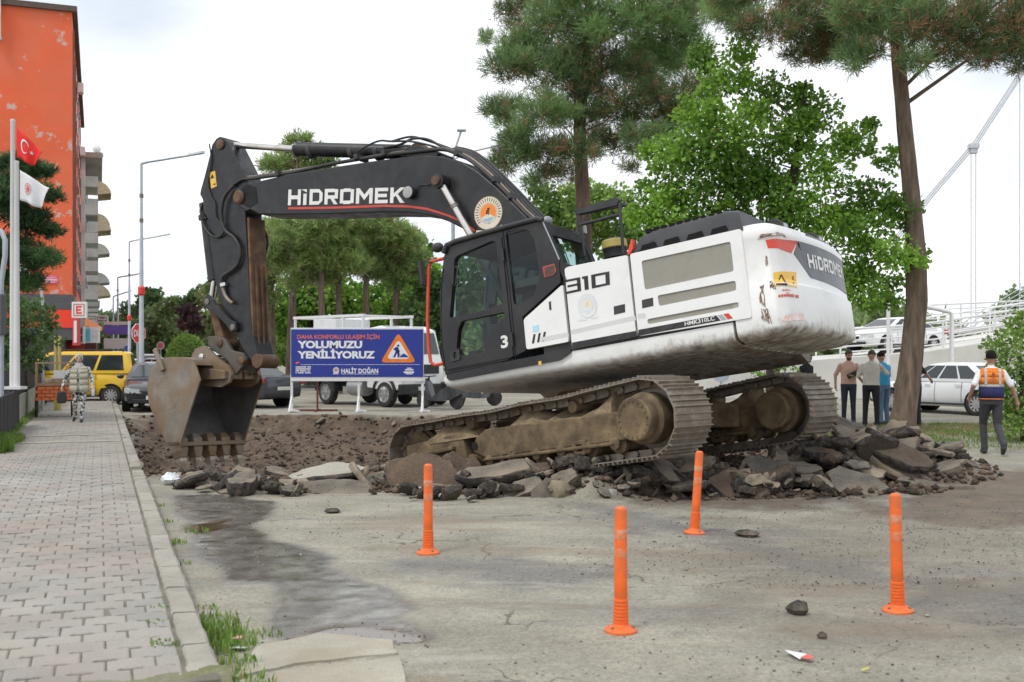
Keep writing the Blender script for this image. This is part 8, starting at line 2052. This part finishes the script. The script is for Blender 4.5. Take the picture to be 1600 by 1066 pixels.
# back of a round sign and a traffic cone seen under the counterweight
b = at(1127, 556, 30); root = empty('road_sign', (b.x, 30, 0), 0, 'grey back of a round sign under the counterweight', 'sign', 'road signs along the street'); z = at(1127, 584, 30).z
k = MB(); k.lathe([(.24, -.01), (.24, .01)], (0, 0, z), (0, 1, 0), 24); k.build('plate', pbr('sign_back', (.48, .55, .62), .45, metal=.3), root); k = MB(); k.tube([(0, .03, 0), (0, .03, z + .2)], .03, 8); k.build('post', GALV, root)
g = ground(1153, 612); root = empty('traffic_cone', (g.x, g.y, 0), 0, 'small red traffic cone under the counterweight', 'cone'); k = MB(); k.lathe([(.16, .03), (.03, .7)], n=14); k.build('cone', pbr('cone_red', (.75, .08, .03), .5), root, smooth=40); k = MB(); k.box((0, 0, .015), (.4, .4, .03)); k.build('base', TRIM, root)
# handcart
g = ground(88, 652, .13); root = empty('handcart', (g.x, g.y, .13), ang, 'wooden street seller\'s handcart with a glass box and brick patterned front', 'handcart')
ORB = pbr('cart_orange', (.70, .17, .05), .6, var=.1); WOOD = pbr('cart_wood', (.42, .27, .16), .7, var=.2, scale=6)
k = MB(); k.box((0, .3, .60), (.95, .62, .36)); k.build('cabinet', pbr('cart_dark', (.10, .035, .02), .7), root)
n = 0
for r3 in range(4):
    for c3_ in range(5):
        x0 = -.47 + c3_ * .19 + (.095 if r3 % 2 else 0) - .05; x1 = min(x0 + .175, .47); x0 = max(x0, -.47)
        if x1 - x0 < .03: continue
        k = MB(); k.box(((x0 + x1) / 2, -.018, .455 + r3 * .088), (x1 - x0, .02, .075)); k.build('brick_tile', ORB, root)
for x in (-.46, .46):
    for y in (0, .58): k = MB(); k.box((x, y, 1.05), (.04, .04, .6)); k.build('post', WOOD, root)
for x in (-.46, .46): k = MB(); k.box((x, .29, 1.34), (.05, .62, .04)); k.build('top_frame', WOOD, root)
for y in (0, .58): k = MB(); k.box((0, y, 1.34), (.96, .05, .04)); k.build('top_frame', WOOD, root)
k = MB(); k.box((0, .29, .80), (.9, .56, .05)); k.build('tray', WOOD, root)
k = MB(); k.box((.05, .25, .90), (.7, .3, .12)); k.build('wares', pbr('wares', (.55, .42, .30), .8, var=.4, scale=14), root, bevel=.04)
k = MB(); k.box((.12, -.01, 1.06), (.36, .01, .2)); k.build('paper_notice', WP, root)
k = MB(); k.box((.3, .02, 1.2), (.16, .04, .14)); k.build('orange_packet', pbr('packet_orange', (.8, .3, .03), .6), root)
for x in (-.46, .36): k = MB(); k.lathe([(.23, -.03), (.26, -.02), (.26, .02), (.23, .03)], (x, .2, .26), (1, 0, 0), 18); k.build('wheel', TYRE, root, smooth=40)
for i, (px, lab) in enumerate(((87, 'left'), (93, 'right'))):
    b = at(px, 556, 30); root = empty('gate_post', (b.x, 30, 0), 0, '%s of two thin yellowish posts beside the handcart' % lab, 'post', 'yellow posts'); k = MB(); k.box((0, 0, 1.1), (.07, .07, 2.2)); k.build('shaft', pbr('post_yellow', (.45, .36, .12), .6), root); k = MB(); k.box((0, 0, .02), (.16, .16, .04)); k.build('foot_plate', TRIM, root)
# ================================================================== PEOPLE
SKIN = pbr('skin', (.42, .24, .165), .55, var=.08, scale=8); SKIN2 = pbr('skin_pale', (.52, .33, .25), .55, var=.08, scale=8)
HAIRD = pbr('dark_hair', (.012, .010, .009), .85, spec=.2, var=.4, scale=40, bump=.6, bscale=120); HAIRB = pbr('brown_hair', (.055, .035, .022), .65, var=.4, scale=40, bump=.6, bscale=120)
SHOEM = pbr('shoe_dark', (.03, .03, .034), .6, var=.3, scale=20)
def cloth(name, c, var=.12): return pbr(name, c, .88, var=var, scale=7, bump=.5, bscale=16)
def person(label, loc, yaw, shirt, trousers, arms, legs, lean=0.0, head=(0, 0), skin=SKIN, hair=HAIRD, hgt=1.75, sleeve=.55, group=None, beard=None, vest=None, bulk=1.0, skirt=False, scarf=None, name='person', z=0.0, fingers=True):
    """body grown as ONE surface (round-cone limbs and an elliptical trunk fused by voxel remeshing); x right, y forward, z up in a 1.75 m figure"""
    sc = hgt / 1.75; root = empty(name, (loc[0], loc[1], z), yaw, label, 'person', group)
    rot = Matrix.Rotation(-lean, 4, 'X'); piv = Vector((0, 0, .95))
    up = lambda p: rot.to_3x3() @ (Vector(p) - piv) + piv
    prims = []
    def cap(p0, r0, p1, r1, m): prims.append(('c', Vector(p0), r0, Vector(p1), r1, m))
    rings = [(.84, .150, .115), (.92, .172, .130), (1.02, .165, .125), (1.14, .166, .122), (1.26, .178, .126), (1.34, .182, .118), (1.41, .150, .098), (1.47, .085, .075)]
    rings = [(a, b * bulk, c * bulk) for a, b, c in rings]
    # legs
    for i, sx in enumerate((-1, 1)):
        hip = Vector((sx * .09, 0, .90)); kn, an = Vector(legs[i][0]), Vector(legs[i][1]); toe = Vector(legs[i][2])
        cap(hip, .092 * bulk, kn, .066, 1); cap(kn, .066, an + Vector((0, 0, .03)), .053, 1); cap(an + Vector((0, 0, .04)), .058, an + Vector((0, 0, .02)), .06, 1)
        cap(an + Vector((0, -.02, -.035)), .045, toe, .036, 3); cap(an + Vector((0, 0, -.03)), .042, an.lerp(toe, .6) + Vector((0, 0, .005)), .042, 3)
    # arms
    for i, sx in enumerate((-1, 1)):
        sh_ = up((sx * .172 * bulk, 0, 1.372)); el = Vector(arms[i][0]); wr_ = Vector(arms[i][1]); cut = sh_.lerp(el, min(1, sleeve * 1.6))
        cap(sh_, .062, sh_.lerp(el, .5), .054, 0)
        cap(sh_.lerp(el, .5), .054, cut if sleeve < .9 else el, .055, 0)
        if sleeve < .9: cap(cut.lerp(el, -.05), .043, el, .040, 2); cap(el, .040, wr_, .027, 2)
        else: cap(el, .052, wr_, .040, 0)
        d = (wr_ - el).normalized(); lat = d.cross(Vector((0, 1, 0)) if abs(d.y) < .8 else Vector((1, 0, 0))).normalized(); inn = lat.cross(d).normalized()
        pal = wr_ + d * .05; cap(wr_, .027, pal, .034, 2); cap(pal - inn * .012, .027, pal + d * .02 + inn * .012, .027, 2)
        for f in range(4):
            o = (f - 1.5) * .0175; b_ = pal + d * .028 + inn * o * 1.0; ln = (.062, .072, .068, .052)[f]; m_ = b_ + d * ln * .55 + lat * (-sx) * .012; t_ = m_ + d * ln * .35 + lat * (-sx) * .03
            if fingers: cap(b_, .0105, m_, .0098, 2); cap(m_, .0098, t_, .0088, 2)
        tb = wr_ + d * .025 + inn * .03; cap(tb, .012, tb + d * .035 + inn * .02, .0105, 2)
    nb = up((0, 0, 1.44)); hc = up((0, .015, 1.625)) + Vector((0, head[0] * .05, -abs(head[0]) * .02)); cap(nb, .058, hc - Vector((0, .0, .08)), .052, 2)
    hr = Matrix.Rotation(head[1], 3, 'Z') @ Matrix.Rotation(-head[0], 3, 'X'); Hd = lambda p: hc + hr @ Vector(p)
    k = MB()
    def caps_mesh(p0, r0, p1, r1):
        d = p1 - p0
        if d.length < 1e-4: d = Vector((0, 0, 1e-3)); p1 = p0 + d
        dn = d.normalized(); pts, rs = [], []
        for a in (80, 60, 35, 10): pts.append(p0 - dn * r0 * math.sin(R(a))); rs.append(r0 * math.cos(R(a)))
        pts += [p0, p0.lerp(p1, .5), p1]; rs += [r0, (r0 + r1) / 2, r1]
        for a in (10, 35, 60, 80): pts.append(p1 + dn * r1 * math.sin(R(a))); rs.append(r1 * math.cos(R(a)))
        k.tube(pts, rs, 10)
    for p in prims: caps_mesh(p[1], p[2], p[3], p[4])
    k.loft([[tuple(up((rx * math.cos(R(a)), ry * math.sin(R(a)), zz))) for a in range(0, 360, 18)] for zz, rx, ry in rings])
    k.blob(Hd((0, 0, .01)), (.077, .098, .115), 16, M=hr); k.blob(Hd((0, .028, -.05)), (.058, .062, .065), 12, M=hr)
    k.blob(Hd((0, .104, -.012)), (.014, .02, .024), 8, M=hr)
    for sx in (-1, 1): k.blob(Hd((sx * .08, -.005, 0)), (.012, .02, .032), 8, M=hr)
    if skirt: k.loft([[(rx * math.cos(R(a)), ry * math.sin(R(a)) + oy, zz) for a in range(0, 360, 18)] for zz, rx, ry, oy in ((.12, .20, .17, .0), (.35, .19, .165, 0), (.7, .175, .15, 0), (1.0, .16, .13, 0))])
    tmp = bpy.data.objects.new('tmp', k.mesh('tmp', SKIN)); COL.objects.link(tmp)
    m_ = tmp.modifiers.new('r', 'REMESH'); m_.mode = 'VOXEL'; m_.voxel_size = .0105
    s_ = tmp.modifiers.new('s', 'SMOOTH'); s_.factor = .5; s_.iterations = 3
    bpy.context.view_layer.update()
    me = bpy.data.meshes.new_from_object(tmp.evaluated_get(bpy.context.evaluated_depsgraph_get())); bpy.data.objects.remove(tmp)
    me.materials.clear()
    for q in (shirt, trousers, skin, SHOEM): me.materials.append(q)
    nf = len(me.polygons); C = np.zeros(nf * 3); me.polygons.foreach_get('center', C); C = C.reshape(-1, 3)
    best = np.full(nf, 1e9); lab_ = np.zeros(nf, int)
    for (_, p0, r0, p1, r1, m2) in prims:
        a = np.array(p0); b = np.array(p1); d = b - a; t = np.clip(((C - a) @ d) / (d @ d + 1e-9), 0, 1); dist = np.linalg.norm(C - a - t[:, None] * d, axis=1) - (r0 + (r1 - r0) * t); u_ = dist < best; best[u_] = dist[u_]; lab_[u_] = m2
    irot = np.array(rot.to_3x3()).T; Q = (C - np.array(piv)) @ irot.T + np.array(piv)
    zz = np.array([q[0] for q in rings]); rx = np.interp(Q[:, 2], zz, [q[1] for q in rings]); ry = np.interp(Q[:, 2], zz, [q[2] for q in rings])
    dist = (np.hypot(Q[:, 0] / rx, Q[:, 1] / ry) - 1) * .12 + np.maximum(0, zz[0] - Q[:, 2]) + np.maximum(0, Q[:, 2] - zz[-1]); u_ = dist < best - .004; lab_[u_] = np.where(Q[u_, 2] > .94, 0, 1)
    hd2 = np.linalg.norm((C - np.array(hc)), axis=1); lab_[(hd2 < .16) & (C[:, 2] > hc.z - .12)] = 2
    if skirt: u_ = (C[:, 2] < .95) & (C[:, 2] > .1); lab_[u_ & (lab_ != 2)] = 1
    me.polygons.foreach_set('material_index', lab_.astype(np.int32)); me.polygons.foreach_set('use_smooth', np.ones(nf, bool)); me.name = 'body'
    body = bpy.data.objects.new('body', me); link(body, root); root.scale = (sc, sc, sc)
    # hair, eyes, brows, mouth
    if scarf is None:
        hb = MB(); rgs = []
        for i in range(9):
            ph = R(4 + 104 * i / 8); g2 = []
            for j in range(20):
                th = 2 * math.pi * j / 20; front = max(0, math.sin(th)); ph2 = ph * (1 - .36 * front)
                q = 1 + rnd.uniform(-.02, .03); g2.append(Hd((.086 * q * math.sin(ph2) * math.cos(th), .105 * q * math.sin(ph2) * math.sin(th) - .008, .02 + .112 * q * math.cos(ph2))))
            rgs.append(g2)
        hb.loft(rgs); hb.build('hair', hair, root, smooth=60)
    else:
        hb = MB(); rgs = []
        for i in range(11):
            ph = R(4 + 146 * i / 10); g2 = []
            for j in range(24):
                th = 2 * math.pi * j / 24; fr_ = max(0, math.sin(th)) ** 1.3; ph2 = ph * (1 - .66 * fr_)
                g2.append(Hd((.098 * math.sin(ph2) * math.cos(th), .116 * math.sin(ph2) * math.sin(th) - .012, .018 + .128 * math.cos(ph2))))
            rgs.append(g2)
        hb.loft(rgs, cap=False)
        hb.loft([[tuple(Vector((hc.x, hc.y, 0)) + Vector((rx_ * math.cos(R(a)), ry_ * math.sin(R(a)) + oy, zz_))) for a in range(0, 360, 20)] for zz_, rx_, ry_, oy in ((1.34, .16, .13, -.01), (1.43, .125, .115, -.005), (1.48, .095, .095, 0), (1.525, .085, .08, -.01))]); hb.build('headscarf', scarf, root, smooth=60)
        pass
    for sx in (-1, 1):
        e = MB(); e.blob(Hd((sx * .031, .094, .012)), (.013, .006, .007), 8, M=hr); e.build('eye', HAIRD, root); e = MB(); e.blob(Hd((sx * .031, .094, .032)), (.019, .006, .005), 8, M=hr); e.build('brow', HAIRD, root)
    e = MB(); e.blob(Hd((0, .088, -.056)), (.024, .007, .006), 8, M=hr); e.build('mouth', pbr('lips', (.30, .12, .10), .5), root)
    if beard: e = MB(); e.blob(Hd((0, .040, -.072)), (.062, .060, .05), 12, M=hr); e.build('beard', beard, root, smooth=60)
    return root, up, Hd
STAND = lambda w=.1, t=.0: (((-w, .015, .49), (-w - .01, -.01, .085), (-w - .03, .17, .035)), ((w, .015, .49), (w + .01, -.01, .085), (w + .03, .17, .035)))
HANG = (((-.24, -.02, 1.13), (-.25, .06, .88)), ((.24, -.02, 1.13), (.25, .06, .88)))
GP = 'people on the street'
def facing(dx, dy): return math.atan2(dy, dx) - math.pi / 2
# worker in the orange vest, walking away to the right
OV = cloth('vest_orange', (.86, .24, .03), .05); NV = cloth('vest_navy', (.022, .022, .095)); RV = pbr('reflective_grey', (.46, .46, .45), .35, var=.06)
g = ground(1549, 711)
root, up, Hd = person('walking worker in an orange and navy safety vest at the right edge', (g.x, g.y), facing(.22, 1), cloth('white_tee', (.72, .72, .73)), cloth('charcoal_trousers', (.05, .05, .058)),
    (((-.30, -.12, 1.16), (-.33, .06, .97)), ((.31, -.06, 1.15), (.40, .02, .90))), (((-.09, .20, .52), (-.07, .18, .085), (-.08, .35, .04)), ((.10, .02, .49), (.13, -.30, .17), (.14, -.18, .05))), .02, (0, 0), hgt=1.74, group=GP, bulk=1.06, sleeve=.55)
k = MB(); ms_ = []; rv = [(.93, .198, .155, 1), (.945, .20, .156, 0), (1.12, .197, .152, 0), (1.135, .197, .152, 2), (1.165, .198, .152, 2), (1.18, .199, .152, 1), (1.3, .21, .152, 1), (1.38, .212, .146, 1), (1.425, .186, .125, 1), (1.455, .13, .1, 1)]
rings_ = [[tuple(up((rx * math.cos(R(a)), ry * math.sin(R(a)), zz))) for a in range(0, 360, 15)] for zz, rx, ry, m2 in rv]
for i in range(len(rings_) - 1):
    for j in range(24): k.add([rings_[i][j], rings_[i][(j + 1) % 24], rings_[i + 1][(j + 1) % 24], rings_[i + 1][j]], [(0, 1, 2, 3)], rv[i][3])
vo_ = k.build('vest', [NV, OV, RV], root, smooth=60, fix=False); vo_.modifiers.new('t', 'SOLIDIFY').thickness = .012
for sx in (-1, 1):
    k = MB(); k.loft([[tuple(up((sx * .105 + a, -(b + .010) , zz))) for a, b in ((-.018, 0), (.018, 0), (.018, -.006), (-.018, -.006))] for zz, b in ((1.17, .145), (1.3, .146), (1.40, .128))]) if False else [k.add([up((sx * .11 - .02, -yy0, z0)), up((sx * .11 + .02, -yy0, z0)), up((sx * .11 + .02, -yy1, z1)), up((sx * .11 - .02, -yy1, z1))], [(0, 1, 2, 3)]) for z0, yy0, z1, yy1 in ((1.18, .138, 1.3, .142), (1.3, .142, 1.40, .128), (1.40, .128, 1.45, .10))]
    k.build('reflective_strap', RV, root, fix=False)
k = MB(); bq2 = lambda x0, z0, x1, z1: [up((x0, -.168, z0)), up((x1, -.168, z0)), up((x1, -.166, z1)), up((x0, -.166, z1))]
for t_, x0, z0, x1, z1 in (('~8', .045, 1.285, -.045, 1.30), ('~14', .085, 1.255, -.085, 1.275), ('~9', .055, 1.228, -.055, 1.247)): lettering(k, t_, bq2(-x0, z0, -x1, z1) if False else [up((-x0, -.170, z0)), up((-x1, -.170, z0)), up((-x1, -.168, z1)), up((-x0, -.168, z1))], .01)
cc = up((0, -.168, 1.345)); seal(k, lambda u, v, l: (cc.x + .026 * u, cc.y - .002 - .0015 * l, cc.z + .03 * v)); k.m = [0] * len(k.m); k.build('vest_print', pbr('vest_print', (.35, .10, .05), .7), root, fix=False)
# man in the peach shirt holding a black pouch
g = ground(1326, 662)
root, up, Hd = person('bearded man in a peach T-shirt holding a black pouch', (g.x, g.y), facing(-.25, -1), cloth('peach_tee', (.60, .37, .285)), cloth('navy_trousers', (.03, .034, .05)),
    (((-.27, .10, 1.17), (-.10, .27, 1.14)), ((.30, -.04, 1.14), (.30, .04, .90))), STAND(), .0, (.25, .35), skin=SKIN, hair=HAIRB, hgt=1.80, group=GP, beard=HAIRB, bulk=1.06)
k = MB(); k.box((-.06, .31, 1.16), (.24, .06, .12), Matrix.Rotation(.5, 3, 'Y')); k.build('tmp_pouch', TRIM, root, bevel=.02).name = 'pouch'
# man in the pale shirt with his back turned
g = ground(1361, 668)
person('man in a pale beige shirt and black trousers with his back turned', (g.x, g.y), facing(.45, .9), cloth('beige_shirt', (.52, .48, .43)), cloth('black_trousers', (.012, .012, .014)), (((-.28, .02, 1.14), (-.22, .22, 1.02)), ((.33, .14, 1.2), (.30, .38, 1.20))), STAND(.12), .10, (.45, 0), hair=HAIRB, hgt=1.80, group=GP, bulk=1.1, sleeve=.58)
# man in jeans and a blue vest
g = ground(1391, 666)
person('man in a bright blue vest and jeans beside the pine trunk', (g.x - .03, g.y + .35), facing(-.45, .9), cloth('blue_vest', (.05, .36, .62)), cloth('blue_jeans', (.13, .20, .31), .2), (((-.25, .08, 1.14), (-.14, .24, 1.05)), ((.26, .1, 1.14), (.16, .27, 1.07))), STAND(.09), .08, (.4, 0), hgt=1.76, group=GP, hair=HAIRD)
# man half hidden by the trunk, arm held out
person('man in dark clothes half hidden by the pine trunk, arm held out', (9.38, 25.2), facing(-.3, 1), cloth('dark_polo', (.022, .024, .028)), cloth('dark_trousers', (.02, .02, .024)), (((-.36, .05, 1.22), (-.42, .12, 1.02)), ((.36, .10, 1.25), (.58, .20, 1.10))), STAND(.1), .05, (.3, 0), hgt=1.76, group=GP)
# man in the black polo behind the far track
person('bearded man in a black polo behind the far track', (6.95, 25.6), facing(.6, -.8), cloth('black_polo', (.014, .015, .018)), cloth('dark_trousers2', (.02, .02, .024)), HANG, STAND(.1), .05, (.3, .3), hgt=1.74, group=GP, beard=HAIRD)
# woman with headscarf walking towards the viewer
def print_cloth():
    m = bpy.data.materials.new('black_white_print'); m.use_nodes = True; t = m.node_tree; N = t.nodes; L = t.links; b = N['Principled BSDF']; b.inputs['Roughness'].default_value = .85
    co = N.new('ShaderNodeTexCoord'); n = N.new('ShaderNodeTexNoise'); n.inputs['Scale'].default_value = 17; n.inputs['Detail'].default_value = 3; n.inputs['Distortion'].default_value = 1.2; L.new(co.outputs['Object'], n.inputs['Vector'])
    r = N.new('ShaderNodeValToRGB'); r.color_ramp.elements[0].position = .48; r.color_ramp.elements[0].color = (.015, .015, .018, 1); r.color_ramp.elements[1].position = .53; r.color_ramp.elements[1].color = (.62, .62, .60, 1); L.new(n.outputs['Fac'], r.inputs[0]); L.new(r.outputs[0], b.inputs['Base Color']); return m
PRINT = print_cloth(); g = ground(124, 660, .13)
SCARF = cloth('grey_scarf', (.46, .45, .44))
root, up, Hd = person('woman in a headscarf, cream vest and black and white print walking on the pavement', (g.x, g.y), facing(.25, -1), PRINT, PRINT, (((-.30, -.02, 1.12), (-.33, .10, .90)), ((.32, -.02, 1.12), (.38, .12, .92))), (((-.09, .08, .50), (-.07, .12, .09), (-.08, .28, .04)), ((.10, .03, .48), (.13, -.16, .13), (.14, -.02, .05))), .03, (.05, .1), skin=SKIN2, hgt=1.56, group=GP, sleeve=1.0, scarf=SCARF, bulk=1.22, z=.13)
k = MB(); rv = [(.78, .255, .20), (.95, .24, .19), (1.1, .232, .182), (1.25, .235, .18), (1.36, .228, .165), (1.43, .17, .125)]; VES = cloth('cream_vest', (.44, .42, .33)); rr3 = [[tuple(up((rx * math.cos(R(a)), ry * math.sin(R(a)), zz))) for a in range(97, 444, 15)] for zz, rx, ry in rv]
for i in range(len(rr3) - 1):
    for j in range(len(rr3[0]) - 1): k.add([rr3[i][j], rr3[i][j + 1], rr3[i + 1][j + 1], rr3[i + 1][j]], [(0, 1, 2, 3)])
o = k.build('vest', VES, root, smooth=60, fix=False); o.modifiers.new('t', 'SOLIDIFY').thickness = .012
gb_ = (Matrix.Translation(root.location) @ Matrix.Rotation(root.rotation_euler.z, 4, 'Z') @ Matrix.Scale(1.56 / 1.75, 4))
def in_hand(nm, p, label, cat, build):
    w = gb_ @ Vector(p); r2 = empty(nm, w, root.rotation_euler.z, label, cat); build(r2)
def _bag(r2):
    k = MB(); k.loft([[(-w, -.05, z_), (w, -.05, z_), (w, .05, z_), (-w, .05, z_)] for w, z_ in ((.08, -.30), (.11, -.2), (.09, -.06), (.06, -.02))]); k.build('pouch', TRIM, r2, bevel=.03); k = MB(); k.tube([(-.08, 0, -.03), (-.05, 0, .07), (.05, 0, .07), (.08, 0, -.03)], .01, 6); k.build('strap', TRIM, r2)
in_hand('handbag', (.40, .14, .83), 'small black handbag in the walking woman\'s hand', 'bag', _bag)
def _bot(r2):
    k = MB(); k.lathe([(.03, -.1), (.034, -.09), (.034, .04), (.014, .07), (.014, .09)], n=12); k.build('bottle_body', pbr('bottle_blue', (.45, .55, .70), .15), r2, smooth=40); k = MB(); k.lathe([(.016, .088), (.016, .105)], n=10); k.build('cap', WP, r2)
in_hand('water_bottle', (-.35, .15, .79), 'small plastic bottle in the walking woman\'s hand', 'bottle', _bot)
# face looking over the fence at the left edge
person('person in a patterned headscarf looking over the fence at the left edge', ((3 - CX) / F0 * 27.5, 27.5), facing(.4, -1), cloth('dark_coat', (.03, .03, .035)), cloth('dark_skirt', (.03, .03, .035)), HANG, STAND(.1), 0, (0, 0), skin=SKIN2, hgt=1.60, group=GP, sleeve=1.0, scarf=PRINT)
